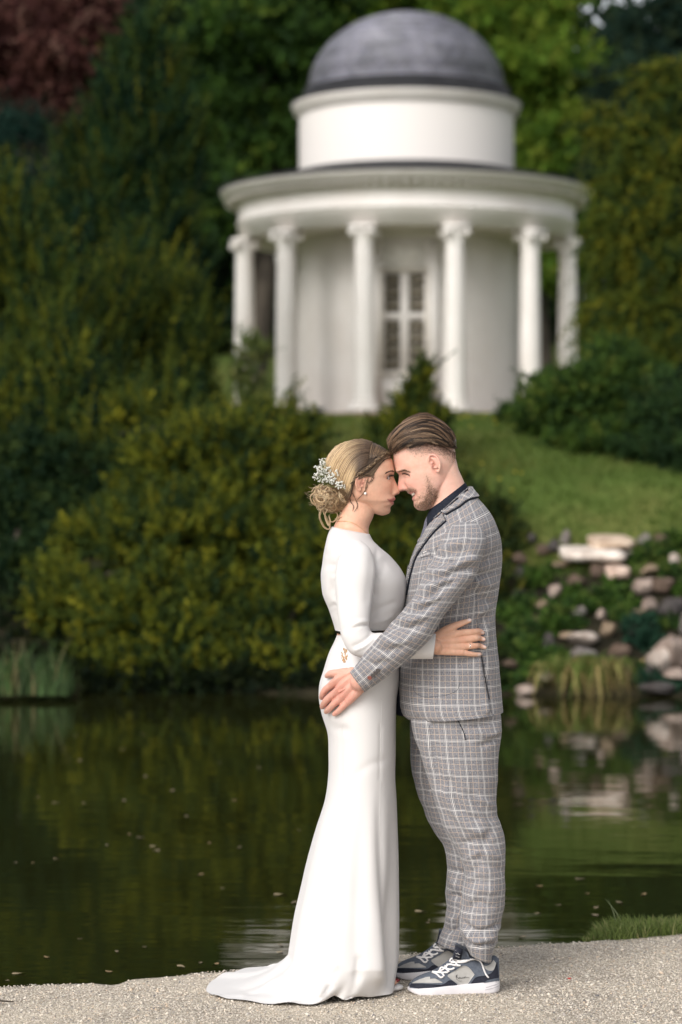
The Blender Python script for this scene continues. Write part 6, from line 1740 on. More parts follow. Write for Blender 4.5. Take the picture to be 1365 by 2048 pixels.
    fg([kn['m'], (664, 1399), (656, 1407), (650.5, 1412.5)], [.0120, .0110, .0102, .0084], [.018, .017, .013, .009])
    fg([kn['r'], (674, 1409), (665, 1417), (658, 1422)], [.0118, .0104, .0098, .0080], [.017, .016, .012, .009])
    fg([kn['p'], (688.5, 1415), (681, 1422), (673, 1427.3)], [.0108, .0096, .0090, .0074], [.016, .014, .011, .008])
    fg([(700, 1350), (685, 1350), (675, 1350), (666, 1351), (659.5, 1353.5)], [.0165, .0135, .0125, .0108, .0082], [.024, .019, .015, .012, .009])
    # tendons and veins
    for A, B in (((712, 1357), kn['m']), ((718, 1365), kn['r']), ((708, 1352), kn['i'])):
        fg([A, ((A[0] + B[0]) / 2, (A[1] + B[1]) / 2), B], [.004, .0035, .004], [.045, .0375, .0275])
    fg([(706, 1373), (697, 1381), (690, 1385), (684, 1391)], [.0016, .0020, .0018, .0012], [.0385, .0370, .0335, .029])
    mirror_mb(mb, k0, YM); mb.flush()
    ear_pieces(mb, GH, (868, 928), 10.8, 20.5, 4, 48.5, 8)
    V, Q, T = remesh(mb, 0.0022, 3)
    p = Paint(V, (0.73, 0.455, 0.355))
    p.blob((682, 1388), 52, 50, (0.58, 0.265, 0.205), 0.85)
    p.blob((825, 968), 18, 15, (0.72, 0.31, 0.25), 0.55); p.blob((800, 972), 8, 11, (0.70, 0.30, 0.26), 0.6); p.blob((800, 925), 14, 12, (0.70, 0.34, 0.27), 0.45)
    p.blob((880, 970), 26, 30, (0.70, 0.38, 0.32), 0.4)
    p.poly([(858, 912), (866, 905), (877, 912), (878, 925), (872, 948), (866, 944), (862, 930)], (0.72, 0.34, 0.27), 3, 0.6)
    p.blob((866, 933), 2.6, 5.5, (0.25, 0.09, 0.07), 0.9); p.line([(861, 917), (867, 921), (871, 930)], 1.8, (0.45, 0.19, 0.14), 0.5)  # ear canal and inner ear fold, painted shade
    # cropped sides fading into the neck
    q = p.q
    top = [(813, 893), (818, 901), (826, 904), (840, 901), (853, 898), (868, 896), (884, 900), (897, 910), (914, 918), (930, 880), (900, 850), (850, 840), (800, 870)]
    d = line_dist(q, np.vstack([top, top[:1]])); ins = in_poly(q, top)
    fade = np.where(ins, 1.0, np.clip(1 - d / 24, 0, 1) ** 1.5)
    low = np.clip((q[:, 1] - 876) / 36, 0, 1)
    speck = np.clip(0.75 + 0.7 * pn(V * 420, 7), 0, 1)
    region = (q[:, 0] > 812) & (q[:, 1] < 965)
    backd = np.clip((q[:, 0] - 885) / 25, 0, 1) * np.clip((925 - q[:, 1]) / 20, 0, 1)
    p.mix(np.clip(fade * (1 - 0.80 * low + 0.5 * backd), 0, 1) * speck * region * 0.85, (0.12, 0.075, 0.05))
    # stubble
    beard = [(851, 950), (861, 958), (868, 975), (881, 982), (876, 1000), (866, 1012), (850, 1022), (836, 1021), (827, 1010), (830, 1000), (840, 1000), (848, 990), (850, 975), (850, 960)]
    d = line_dist(q, np.vstack([beard, beard[:1]])); ins = in_poly(q, beard)
    p.mix(np.where(ins, 1.0, np.clip(1 - d / 11, 0, 1)) * np.clip(0.62 + 0.55 * pn(V * 300, 8), 0, 1) * 0.42, (0.30, 0.175, 0.11))
    p.poly([(812, 979.5), (822, 976), (832, 979), (830, 984), (820, 985.5), (815, 984)], (0.33, 0.19, 0.13), 3, 0.6)
    p.poly([(816.5, 986.5), (824, 983.3), (831, 982.5), (828, 987), (821, 989.8)], (0.55, 0.22, 0.19), 1.2, 0.85)
    p.poly([(824, 1000), (823, 996), (828, 991), (832, 985.5), (830, 993), (827.5, 1000)], (0.58, 0.25, 0.21), 1.2, 0.85)
    p.poly([(821.5, 989.8), (826, 987.8), (831, 984.5), (829.5, 990), (824.5, 995.5)], (0.10, 0.035, 0.03), 0.8, 0.95)
    p.line([(831.5, 980), (834, 985), (834, 992)], 1.3, (0.45, 0.22, 0.16), 0.55)  # smile crease at the mouth corner, shade painted in
    p.line([(812, 968), (818, 970), (828, 977), (833, 984)], 1.6, (0.52, 0.25, 0.19), 0.4)  # fold from nose to mouth, drawn as painted shade
    p.blob((806, 981), 3.6, 1.5, (0.28, 0.10, 0.08), 0.85)  # dark nostril, painted shade
    p.line([(806, 947), (813, 946), (820, 949)], 1.5, (0.34, 0.18, 0.13), 0.7); p.line([(808, 953), (814, 955), (820, 953)], 1.6, (0.48, 0.24, 0.19), 0.55)
    for c in ((672.5, 1371), (680, 1385), (690, 1395), (701, 1402)): p.blob(c, 7, 6, (0.62, 0.26, 0.20), 0.45)
    for c in ((659, 1382), (664, 1399), (674, 1409), (688.5, 1415)): p.blob(c, 5, 5, (0.60, 0.25, 0.19), 0.5)
    for c in ((648.5, 1395), (651, 1412), (658.5, 1422), (673, 1427)): p.blob(c, 4, 4, (0.68, 0.34, 0.28), 0.6)
    for a, b in (((672, 1377), (657, 1393)), ((683, 1392), (664, 1409)), ((694, 1402), (673, 1420))): pass
    me = make_mesh("body", V, [Q, T], col=p.C, mats=skin_mat("groom_skin"))
    link("body", me, groom)
    return near_bvh(V, Q, 770, 950, 830, 1050)
G_BVH = groom_body()
# ------------------------------------------------------------------ faces: eyes, brows, teeth
M_HAIR = hair_mat("hair")
def both_sides(curves, ym=YM):
    out = []
    for P, r, c in curves:
        out.append((P, r, c)); P2 = P.copy(); P2[:, 1] = 2 * ym - P2[:, 1]; out.append((P2, r, c))
    return out

def brow(name, root, pts, bvh, n, ln, col, rng, spread, fwd):
    cv = []
    base = cr(pts, 40)
    for i in range(n):
        t = rng.integers(0, 36)
        a = base[t] + rng.normal(0, spread, 2); d = unit(base[min(t + 3, 39)] - base[t]) * ln * rng.uniform(.7, 1.2) + np.array([0, -fwd * rng.uniform(0, 1)])
        P = np.array([cast(bvh, *(a + d * k), 0.0008 + 0.0006 * k) for k in (0, .5, 1)])
        cv.append((P, 0.00045, np.array(col) * rng.uniform(.6, 1.4)))
    link(name, strands_mesh(name, both_sides(cv), M_HAIR, 3), root)

def faces():
    rng = np.random.default_rng(21)
    a, h = BH.ah([(772.8, 955.4)])[0]
    add_eyes(BH, bride, a, h, 19.0, 0.0116, (0.05, 0.032, 0.02), 2)
    brow("eyebrow", bride, [(789.3, 944.5), (784, 942.6), (777, 943.6), (771.5, 947)], B_BVH, 70, 4, (0.05, 0.028, 0.018), rng, 0.55, 1.2)
    # upper lids with dark lashes
    cv = []
    for k in range(7):
        P = np.array([cast(B_BVH, x, y - 0.25 * k + 1.0, 0.0016) for x, y in [(774.0, 956.8), (776.5, 953.6), (779.5, 951.6), (782.5, 951.2), (784.2, 952.2)]])
        cv.append((cr(P, 9), 0.0011, (0.02, 0.014, 0.012)))
    for k in range(26):
        t = k / 25; x, y = 777 + 6.6 * t, 953.6 - 2.2 * math.sin(t * 2.4)
        p = cast(B_BVH, x, y, 0.0016); q = p + np.array([0.006 + 0.004 * t, -0.004 * (1 - t), 0.0035 + 0.002 * rng.random()])
        cv.append((np.array([p, (p + q) / 2 - [0, 0, .001], q]), 0.0005, (0.012, 0.009, 0.008)))
    P = np.array([cast(B_BVH, x, y, 0.0012) for x, y in [(775.5, 957.2), (778.5, 958.2), (781.5, 957.8)]]); cv.append((P, 0.0006, (0.09, 0.05, 0.04)))
    link("eyelashes", strands_mesh("eyelashes", both_sides(cv), M_HAIR, 4), bride)
    # groom
    a, h = GH.ah([(819.0, 951.0)])[0]
    add_eyes(GH, groom, a, h, 20.5, 0.0122, (0.09, 0.11, 0.12), 4)
    brow("eyebrow", groom, [(797, 942.8), (804, 941.4), (812, 941.0), (821, 944.2)], G_BVH, 80, 4, (0.15, 0.09, 0.055), rng, 0.9, 0.8)
    cv = []
    for k in range(4):
        P = np.array([cast(G_BVH, x, y + 0.5 * k - 0.8, 0.0012) for x, y in [(805, 947.5), (808.5, 946.8), (813, 947.6), (817.5, 949.6), (821, 951.8)]])
        cv.append((cr(P, 9), 0.0007, (0.06, 0.035, 0.028)))
    link("eyelashes", strands_mesh("eyelashes", both_sides(cv), M_HAIR, 4), groom)
    tm = mat("tooth", (0.78, 0.70, 0.58), 0.3, spec=0.5)
    for x, y, w in ((823.6, 991.2, 2.0), (825.4, 989.8, 1.7), (827.3, 988.2, 1.5), (829.0, 986.8, 1.2)):
        p = cast(G_BVH, x, y, 0.0003)
        for sg in (1, -1):
            mb = MB(); V, F = ICO2
            q = p.copy()
            if sg < 0: q[1] = 2 * YM - q[1]
            mb.add(np.sign(V) * np.abs(V) ** 0.7 * [w / S0 * 0.62, .0022, 2.7 / S0] @ np.array([[.9, 0, .43], [0, 1, 0], [-.43, 0, .9]]) + q, T=F)
            link("tooth", mb.mesh("tooth", tm), groom)
faces()

# ------------------------------------------------------------------ the bride's hair
def bride_hair():
    rng = np.random.default_rng(5)
    front = [(722, 879.5), (740, 884), (757, 890.5), (771, 898.5), (783, 908), (784, 918), (780, 930), (776, 945), (772, 962), (768, 980), (765, 1000)]
    back = [(722, 879.5), (704, 878.5), (686, 884), (673, 894), (661, 908), (653, 922), (648, 940), (648, 958), (654, 975), (668, 990), (690, 1005)]
    wid = [(80, 0.5), (75, 22), (64, 38), (47, 49.5), (28, 53), (10, 53.5), (-6, 52), (-20, 50), (-34, 44), (-48, 36)]
    V, (a, s, h) = BH.loft(front, back, wid, 80, 120, 2.05)
    q = PX(V.reshape(-1, 3)).reshape(V.shape[:2] + (2,))
    # the part of that shell that carries hair: above and behind the hairline
    hl = [(790, 880), (786, 912), (784.5, 917), (771, 918.5), (760, 928), (751, 943), (745, 953), (736, 953), (722, 950), (712, 958), (706, 975), (704, 992), (694, 1004), (660, 1010), (620, 1000), (620, 860), (790, 860)]
    keep = in_poly(q.reshape(-1, 2), hl).reshape(q.shape[:2])
    m, k = V.shape[:2]
    F = grid_faces(m, k, False); F = F[keep.reshape(-1)[F].all(1)]
    Vf = V.reshape(-1, 3); idx = np.unique(F); mp = np.zeros(len(Vf), int); mp[idx] = np.arange(len(idx))
    # root colour dark, lengths blond
    t = np.clip((748 - q.reshape(-1, 2)[idx, 0]) / 75, 0, 1)[:, None]
    root_c, blond = np.array([0.050, 0.030, 0.018]), np.array([0.26, 0.165, 0.085])
    hair = link("hair", make_mesh("hair", Vf[idx], mp[F][:, ::-1], col=root_c * (1 - t) + blond * 0.55 * t, mats=M_HAIR), bride)
    bv = bvh_of(Vf[idx], mp[F])
    cv = []
    def c_crown(r, x, t):
        w = r.random()
        hi = np.array([0.62, 0.45, 0.26]) if w < 0.62 else (np.array([0.42, 0.28, 0.15]) if w < 0.86 else np.array([0.17, 0.10, 0.055]))
        e = np.clip((t - 0.02 - 0.28 * x) / 0.38, 0, 1)[:, None] ** 0.8
        return (np.array([0.085, 0.052, 0.032]) * r.uniform(.6, 1.5)) * (1 - e) + hi * e
    gC = [[(744, 885), (722, 878.5), (704, 878), (686, 884), (670, 896), (658, 911), (650, 930), (648, 952)],
          [(743, 888), (722, 883), (704, 884), (688, 892), (674, 905), (664, 922), (656, 944), (654, 964)],
          [(741, 895), (722, 893), (704, 899), (690, 910), (679, 926), (670, 948), (664, 972)],
          [(739, 905), (724, 906), (709, 914), (697, 928), (688, 946), (680, 966), (674, 982)],
          [(737, 917), (724, 920), (712, 930), (704, 944), (697, 962), (690, 986)],
          [(732, 931), (722, 936), (713, 946), (706, 960), (701, 974), (697, 992)]]
    cv += flow(gC, 1700, 14, rng, 1.1, bv, (0.0003, 0.0042), True, YM, c_crown, 0.0006)
    def c_dark(r, x, t):
        w = r.random()
        c = np.array([0.060, 0.037, 0.023]) if w < 0.5 else (np.array([0.16, 0.10, 0.058]) if w < 0.88 else np.array([0.30, 0.20, 0.115]))
        return np.repeat((c * r.uniform(.7, 1.3))[None], len(t), 0)
    gN = [[(722, 949), (713, 957), (708, 970), (705, 986), (697, 1002)], [(714, 955), (706, 966), (702, 982), (695, 998), (684, 1008)], [(704, 962), (699, 976), (692, 992), (680, 1004)]]
    cv += flow(gN, 230, 12, rng, 1.0, bv, (0.0003, 0.0035), True, YM, c_dark, 0.0007)
    gF = [[(745, 886), (742, 896), (740, 908), (737, 922)], [(753, 889), (750, 899), (747, 909), (743, 920)], [(763, 894), (759, 901), (755, 908), (751, 915)], [(776, 902), (770, 905), (765, 909), (760, 913)], [(784, 908), (778, 908), (772, 910), (766, 912)]]
    cv += flow(gF, 430, 9, rng, 0.9, bv, (0.0003, 0.0026), True, YM, c_dark, 0.0008)
    gH = [[(785, 912), (772, 913), (760, 922), (748, 937), (738, 948), (726, 953), (714, 962), (706, 976)], [(785, 917), (771, 918), (759, 929), (750, 943), (742, 952), (730, 953), (718, 955), (708, 966)]]
    cv += flow(gH, 420, 18, rng, 1.1, bv, (0.0003, 0.0032), True, YM, c_dark, 0.0007)
    # wisps by the ear
    for pts in ([(744, 950), (746, 957), (742, 964), (737, 968)], [(745, 953), (741, 962), (735, 966)], [(737, 955), (733, 968), (731, 979), (726, 988), (718, 996)], [(736, 957), (735, 970), (730, 983), (721, 993), (715, 999)], [(706, 985), (712, 998), (716, 1008), (713, 1018), (709, 1024)], [(700, 992), (703, 1005), (708, 1012), (706, 1022)], [(748, 945), (747, 955), (745, 962)]):
        for k in range(4):
            P = np.array([cast(B_BVH, x + rng.normal(0, .5), y + rng.normal(0, .5), 0.003) for x, y in cr(pts, 10)])
            cv.append((P, 0.00055, np.array([0.14, 0.085, 0.05]) * rng.uniform(.6, 1.6)))
    hs_ = link("hair_strands", strands_mesh("hair_strands", cv, M_HAIR, 4), hair)
    # braid along the hairline
    path = cr([(786, 906), (777, 906.5), (768, 909), (759, 915.5), (750, 923.5), (741, 931.5), (731, 939), (720, 947), (710, 957), (704, 968)], 90)
    tang = unit(np.gradient(path, axis=0)); nrm = np.stack([-tang[:, 1], tang[:, 0]], 1)
    s = np.linspace(0, 1, 90); cvb = []
    for k in range(3):
        ph = (s + 0.012 * np.sin(s * 23)) * 2 * math.pi * 5.2 + k * 2 * math.pi / 3
        for j in range(15):
            o2 = rng.normal(0, 0.75, 2)
            off = 2.9 * np.sin(ph) * (1 - .25 * s)
            dep = 0.0050 + 0.0026 * np.cos(2 * ph) + rng.normal(0, .0004)
            P = np.array([cast(bv, *(path[i] + nrm[i] * (off[i] + o2[0]) + tang[i] * o2[1]), dep[i]) for i in range(0, 90, 1)])
            base = [np.array([0.075, 0.046, 0.028]), np.array([0.17, 0.105, 0.055]), np.array([0.32, 0.22, 0.125])][rng.choice(3, p=[.5, .36, .14])]
            cvb.append((P, 0.0007, base * rng.uniform(.7, 1.3)))
    link("braid", strands_mesh("braid", both_sides(cvb), M_HAIR, 4), hair)
    # curled bun
    V, F = ICO3
    c = W(666, 993, YM)
    bm = V * np.array([34 / S0, 0.052, 27 / S0]) * (1 + 0.10 * pn(V * 3, 3))[:, None]
    cvu = []
    bunV = bm + c
    bb = bvh_of(bunV, F)
    cols = [np.array([0.55, 0.40, 0.24]), np.array([0.42, 0.29, 0.16]), np.array([0.30, 0.19, 0.10]), np.array([0.17, 0.10, 0.055]), np.array([0.62, 0.48, 0.31])]
    for i in range(150):
        # a lock: loop over the bun's surface, made of several hairs
        u = unit(rng.normal(0, 1, 3) * np.array([1, 1, 0.9])); 
        if rng.random() < 0.6: u[1] = -abs(u[1])
        p0 = c + u * np.array([34 / S0, 0.052, 27 / S0]) * rng.uniform(0.92, 1.08)
        e1 = unit(np.cross(u, rng.normal(0, 1, 3))); e2 = np.cross(u, e1)
        r = rng.uniform(8, 17) / S0; turns = rng.uniform(0.55, 1.15) * 2 * math.pi
        tt = np.linspace(0, 1, 18); an = tt * turns + rng.uniform(0, 6.28)
        rr = r * (1 - 0.45 * tt)
        P = p0 + e1 * (rr * np.cos(an))[:, None] + e2 * (rr * np.sin(an))[:, None] + u * (0.004 * np.sin(tt * 3.1))[:, None]
        # keep close to the bun
        d = (P - c) / np.array([34 / S0, 0.052, 27 / S0]); l = np.linalg.norm(d, axis=1, keepdims=True)
        P = c + d / l * np.clip(l, 0.93, 1.18) * np.array([34 / S0, 0.052, 27 / S0])
        col = cols[rng.choice(5, p=[.27, .26, .2, .13, .14])]
        for k in range(10):
            o = rng.normal(0, 0.0014, 3)
            cvu.append((P + o + rng.normal(0, .0003, P.shape), 0.0006, col * rng.uniform(.55, 1.35)))
    bun = link("bun", make_mesh("bun", bunV, F, col=np.full((len(V), 3), 1.0) * np.array([0.20, 0.125, 0.068]), mats=M_HAIR), hair)
    # loops that hang loose
    for pts in ([(648, 1016), (642, 1024), (640, 1034), (644, 1046), (651, 1057), (659, 1060), (661, 1053), (656, 1042), (650, 1030), (647, 1020)], [(655, 1018), (650, 1028), (652, 1040), (658, 1050), (660, 1043), (657, 1030)], [(668, 1020), (676, 1030), (672, 1040), (666, 1044), (660, 1042)],
                [(650, 1012), (640, 1020), (636, 1014), (640, 1008)], [(676, 1018), (684, 1028), (678, 1036), (670, 1040)], [(630, 985), (622, 990), (622, 1002), (630, 1010), (640, 1012)], [(628, 1000), (634, 1008), (642, 1004), (640, 996), (632, 998)], [(625, 982), (630, 975), (640, 972)], [(690, 1012), (694, 1022), (688, 1032), (680, 1036)]):
        for k in range(6):
            yo = rng.normal(-.02, 0.012)
            P = np.array([W(x, y, YM + yo) for x, y in cr(pts, 22) + rng.normal(0, .9, 2)])
            P[:, 1] += np.linspace(0, rng.normal(0, .012), 22)
            cvu.append((P, 0.00075, cols[rng.choice([0, 1, 4])] * rng.uniform(.8, 1.15)))
    for k in range(46):                                   # flyaways
        a = rng.uniform(0, 6.283); p = np.array([664 + 40 * math.cos(a), 993 + 30 * math.sin(a)]); 
        d = np.array([math.cos(a + rng.normal(0, .6)), math.sin(a + rng.normal(0, .6))]) * rng.uniform(6, 20)
        nn = np.array([-d[1], d[0]]) * rng.normal(0, .5)
        P = np.array([W(*(p + d * t + nn * t * t), YM + rng.normal(0, .002)) for t in np.linspace(0, 1, 8)])
        cvu.append((P, 0.00028, cols[4]))
    link("curls", strands_mesh("curls", cvu, M_HAIR, 4), bun)
    # baby's breath in the hair
    mb, ms = MB(), MB()
    V2, F2 = ICO1
    cent = [(648, 926, 8, 7), (640, 940, 11, 9), (652, 952, 16, 11), (668, 956, 14, 10), (684, 968, 9, 7), (634, 950, 9, 7), (660, 942, 9, 8), (672, 946, 6, 5), (646, 962, 10, 5)]
    wts = np.array([10, 16, 26, 22, 13, 10, 9, 4, 7.0]); wts /= wts.sum()
    for i in range(185):
        cx, cy, rx, ry = cent[rng.choice(9, p=wts)]
        x, y = cx + rx * rng.uniform(-1, 1), cy + ry * rng.uniform(-1, 1)
        yo = rng.uniform(-.062, -.02) if rng.random() < 0.75 else rng.uniform(-.02, .03)
        p = W(x, y, YM + yo)
        if x > 650: p = cast(bv, x, y, rng.uniform(.004, .016))
        elif y > 968: p = W(x, y, YM - rng.uniform(.045, .07))
        r = rng.uniform(1.4, 2.6) / S0
        for k in range(3):
            mb.add((V2 * (1 + 0.25 * rng.normal(0, 1, (len(V2), 1)))) * r * rng.uniform(.5, .8) + p + rng.normal(0, r * .5, 3), T=F2, C=np.array([0.86, 0.85, 0.78]) * rng.uniform(.9, 1.0))
        b = W(668 + rng.normal(0, 9), 972 + rng.normal(0, 4), YM - .035)
        if rng.random() < 0.6:
            mid = (p + b) / 2 + rng.normal(0, .004, 3)
            ms.tube(cr(np.array([p, mid, b]), 7), 0.00045, 4, C=np.array([0.20, 0.24, 0.07]) * rng.uniform(.7, 1.3))
    fm = mat("blossom", (1, 1, 1), 0.7, vcol=True, transl=0.2)
    f = link("hair_flowers", mb.mesh("hair_flowers", fm, False), hair); f['kind'] = 'stuff'
    f = link("flower_stems", ms.mesh("flower_stems", M_GRASS), hair); f['kind'] = 'stuff'
    # hairpin, pearl earrings, necklace, ring
    gm = mat("gold", (0.60, 0.38, 0.16), 0.3, metal=0.9)
    P = np.array([cast(bv, x, y, .004) for x, y in cr([(708.5, 942), (710.5, 950), (711.5, 958)], 6)])
    link("hair_pin", MB().tube(P, .0008, 5).mesh("hair_pin", gm), hair)
    p = cast(B_BVH, 731, 986.5, 0.002)
    for sg in (1, -1):
        q = p.copy(); q[1] = YM - sg * (YM - p[1])
        link("pearl_earring", MB().lathe([(0.0046 * math.sin(t), 0.0046 * math.cos(t)) for t in np.linspace(0, math.pi, 9)], 12, q).mesh("pearl_earring", mat("pearl", (0.82, 0.76, 0.72), 0.2, coat=0.6)), bride)
    P = [cast(B_BVH, x, y, 0.0008) for x, y in cr([(674, 1043), (686, 1042.5), (698, 1043.5), (710, 1048), (722, 1056), (733, 1066), (738, 1071)], 26)]
    link("necklace", MB().tube(np.array(P), 0.00065, 5).mesh("necklace", gm), bride)
    P = np.array([cast(BHAND_BVH, x, y, 0.0006) for x, y in cr([(940.0, 1287), (940.8, 1290), (940.6, 1294), (939.8, 1298)], 9)])
    link("wedding_ring", MB().tube(P, 0.0013, 6).mesh("wedding_ring", mat("silver", (0.75, 0.73, 0.70), 0.18, metal=1.0)), bride)
    # open-toed shoe peeping out under the hem
    sm = mat("white_leather", (0.76, 0.73, 0.71), 0.4)
    c = G(775, 1981, 0); mb = MB()
    zs = [(0.0, 0.012), (0.016, 0.030), (0.02, 0.033), (0.024, 0.030), (0.026, 0.0)]
    shoe = MB(); V, F = ICO3
    sv = np.sign(V) * np.abs(V) ** 0.75 * [0.105, 0.036, 0.012]; sv[:, 2] += 0.013
    shoe.add(sv + c + [-0.055, -0.012, 0], T=F)
    sh = link("bridal_shoe", shoe.mesh("bridal_shoe", sm), bride)
    strap = MB(); th = np.linspace(0, math.pi, 12)
    strap.tube(np.stack([np.full(12, c[0] + 0.015), c[1] - 0.012 - 0.036 * np.cos(th), 0.022 + 0.026 * np.sin(th)], -1), 0.005, 6)
    link("strap", strap.mesh("strap", sm), sh)
    ft = MB(); ft.add(V * [0.070, 0.030, 0.022] + c + [-0.05, -0.012, 0.036], T=F, C=(0.55, 0.32, 0.22))
    for k in range(5):
        tp = c + np.array([0.030 - 0.0045 * abs(k - 1) ** 1.3, -0.036 + 0.0125 * k, 0.031])
        capsule_simple(ft, tp - [0.03, 0, -0.006], tp, 0.0075 if k == 0 else 0.0058, (0.58, 0.34, 0.24))
        ft.add(V * [0.0045, 0.0042, 0.0025] + tp + [0.004, 0, 0.0052], T=F, C=(0.22, 0.015, 0.02))
    link("foot", ft.mesh("foot", skin_mat("foot_skin")), sh)

def capsule_simple(mb, a, b, r, C):
    V, Q, T = tube_geo(np.array([a, a * .5 + b * .5, b, b + (b - a) * .12]), [r * .9, r, r * .9, r * .3], 8)
    mb.add(V, Q, T, C=C)
bride_hair()

# ------------------------------------------------------------------ the groom's hair and beard
def groom_hair():
    rng = np.random.default_rng(8)
    front = [(846, 831), (832, 834.5), (817, 842), (800, 855), (787, 866.5), (779.5, 876), (777.5, 886), (779.5, 896), (786, 907), (798, 918), (812, 935), (826, 955)]
    back = [(846, 831), (860, 830.5), (872, 837), (888, 846), (900, 857), (908.5, 869), (913, 881), (913.2, 896), (913.8, 910), (914, 924), (909, 945)]
    wid = [(106, 0.5), (100, 22), (90, 38), (74, 50), (58, 55), (45, 56), (30, 54.5), (12, 52.8), (-8, 51.8), (-25, 50)]
    V, (a, s, h) = GH.loft(front, back, wid, 70, 120, 2.2)
    q = PX(V.reshape(-1, 3))
    hl = [(770, 820), (770, 890), (784, 908), (799, 900.5), (812, 894.5), (820, 898), (834, 893), (852, 889), (868, 888), (880, 890), (892, 893), (903, 896), (924, 898), (930, 820)]
    keep = in_poly(q, hl)
    F = grid_faces(*V.shape[:2], False); F = F[keep[F].all(1)]
    Vf = V.reshape(-1, 3); idx = np.unique(F); mp = np.zeros(len(Vf), int); mp[idx] = np.arange(len(idx))
    hair = link("hair", make_mesh("hair", Vf[idx], mp[F][:, ::-1], col=np.full((len(idx), 3), 1.0) * np.array([0.035, 0.022, 0.015]), mats=M_HAIR), groom)
    bv = bvh_of(Vf[idx], mp[F])
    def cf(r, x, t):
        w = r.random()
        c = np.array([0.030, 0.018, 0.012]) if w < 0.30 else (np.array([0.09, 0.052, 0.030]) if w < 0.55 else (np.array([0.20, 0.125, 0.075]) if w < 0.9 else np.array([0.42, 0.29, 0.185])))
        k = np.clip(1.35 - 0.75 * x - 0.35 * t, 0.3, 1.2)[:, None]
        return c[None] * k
    g = [[(779, 892), (781, 878), (792, 863), (812, 846), (835, 834), (856, 831), (878, 841), (898, 857), (909, 874), (914, 893)],
         [(780, 897), (785, 882), (798, 867), (818, 853), (842, 844), (865, 845), (886, 857), (901, 873), (910, 893)],
         [(783, 902), (790, 888), (804, 874), (824, 864), (848, 858), (870, 862), (888, 873), (902, 890), (911, 904)],
         [(787, 905), (795, 893), (810, 882), (830, 874), (852, 872), (872, 876), (890, 887), (905, 903)],
         [(796, 900), (808, 889), (824, 881), (842, 878), (860, 879), (876, 885), (893, 897)],
         [(806, 896), (818, 889), (834, 884), (852, 882), (874, 884), (894, 890), (911, 897)]]
    cv = []
    for _ in range(150):                                   # locks: hairs that run together
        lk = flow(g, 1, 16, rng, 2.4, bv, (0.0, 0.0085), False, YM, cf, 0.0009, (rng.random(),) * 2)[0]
        a0 = int(rng.uniform(0, 6)); a1 = int(rng.uniform(9, 17)); lk = (lk[0][a0:a1], lk[1], lk[2][a0:a1])
        if len(lk[0]) < 5: continue
        wvx = rng.uniform(.001, .0028) * np.sin(np.linspace(0, rng.uniform(2, 6), len(lk[0])) + rng.uniform(0, 6)); lk[0][:, 2] += wvx; lk[0][:, 0] += wvx * .5
        for k in range(13):
            sp = rng.normal(0, 1, 3) * [0.0022, 0.0012, 0.0022]; tp = np.linspace(1.2, 0.35, len(lk[0]))[:, None]
            P = lk[0] + sp * tp; c = lk[2] * rng.uniform(.65, 1.35)
            cv.append((P, 0.0006, c)); P2 = P.copy(); P2[:, 1] = 2 * YM - P2[:, 1]; cv.append((P2, 0.0006, c))
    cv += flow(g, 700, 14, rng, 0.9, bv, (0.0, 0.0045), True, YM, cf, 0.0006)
    # the quiff: locks that roll over at the front
    for k in range(110):
        t = rng.random(); x0 = 781 + 28 * t; y0 = 904 - 9 * t + rng.normal(0, 1)
        pts = [(x0, y0), (x0 - 1 + 3 * t, y0 - 12), (x0 + 6 + 4 * t, y0 - 22 - 4 * t), (x0 + 20, y0 - 31)]
        lf = np.linspace(.001, rng.uniform(.004, .009), 10)
        P = np.array([cast(bv, x, y, l) for (x, y), l in zip(cr(pts, 10), lf)])
        c = cf(rng, 0.45, np.linspace(0, 1, 10)); cv.append((P, 0.001, c)); P2 = P.copy(); P2[:, 1] = 2 * YM - P2[:, 1]; cv.append((P2, 0.001, c))
    link("hair_strands", strands_mesh("hair_strands", cv, M_HAIR, 4), hair)
    # short clipped sides
    pts, dr, L, cols = [], [], [], []
    side = [(813, 894), (818, 904), (826, 914), (853, 912), (868, 906), (884, 912), (900, 926), (915, 932), (914, 905), (898, 898), (880, 887), (852, 884), (828, 888)]
    n = 0
    while n < 2600:
        x, y = rng.uniform(810, 917), rng.uniform(882, 932)
        if not in_poly(np.array([[x, y]]), side)[0]: continue
        if rng.random() < np.clip((y - 890 - 0.45 * max(0, x - 872)) / 24, 0, 0.97) ** 0.6: continue
        p = cast(G_BVH, x, y, 0.0); d = unit(cast(G_BVH, x, y, 0.01) - p)
        e = unit(d * 0.45 + np.array([0.35, 0, -1]) + rng.normal(0, .25, 3))
        for sg in (1, -1):
            P = p.copy(); E = e.copy()
            if sg < 0: P[1] = 2 * YM - P[1]; E[1] *= -1
            pts.append(P); dr.append(E); L.append(rng.uniform(.002, .006) * np.clip(1.3 - (y - 890) / 40, .3, 1)); cols.append(np.array([0.075, 0.046, 0.03]) * rng.uniform(.6, 1.7))
        n += 1
    o = link("clipped_sides", tri_hairs("clipped_sides", np.array(pts), np.array(dr), np.array(L), 0.00045, np.array(cols), M_HAIR), hair)
    # beard
    pts, dr, L, cols = [], [], [], []
    beard = [(851, 946), (860, 955), (867, 973), (880, 980), (877, 998), (867, 1011), (851, 1021), (837, 1020), (828, 1011), (829, 1004), (838, 1003), (846, 996), (851, 984), (852, 968)]
    mous = [(813, 981), (822, 976.5), (832, 979), (834, 984), (824, 983), (817, 986)]
    chk = [(836, 990), (850, 980), (852, 1000), (832, 1006)]
    n = 0
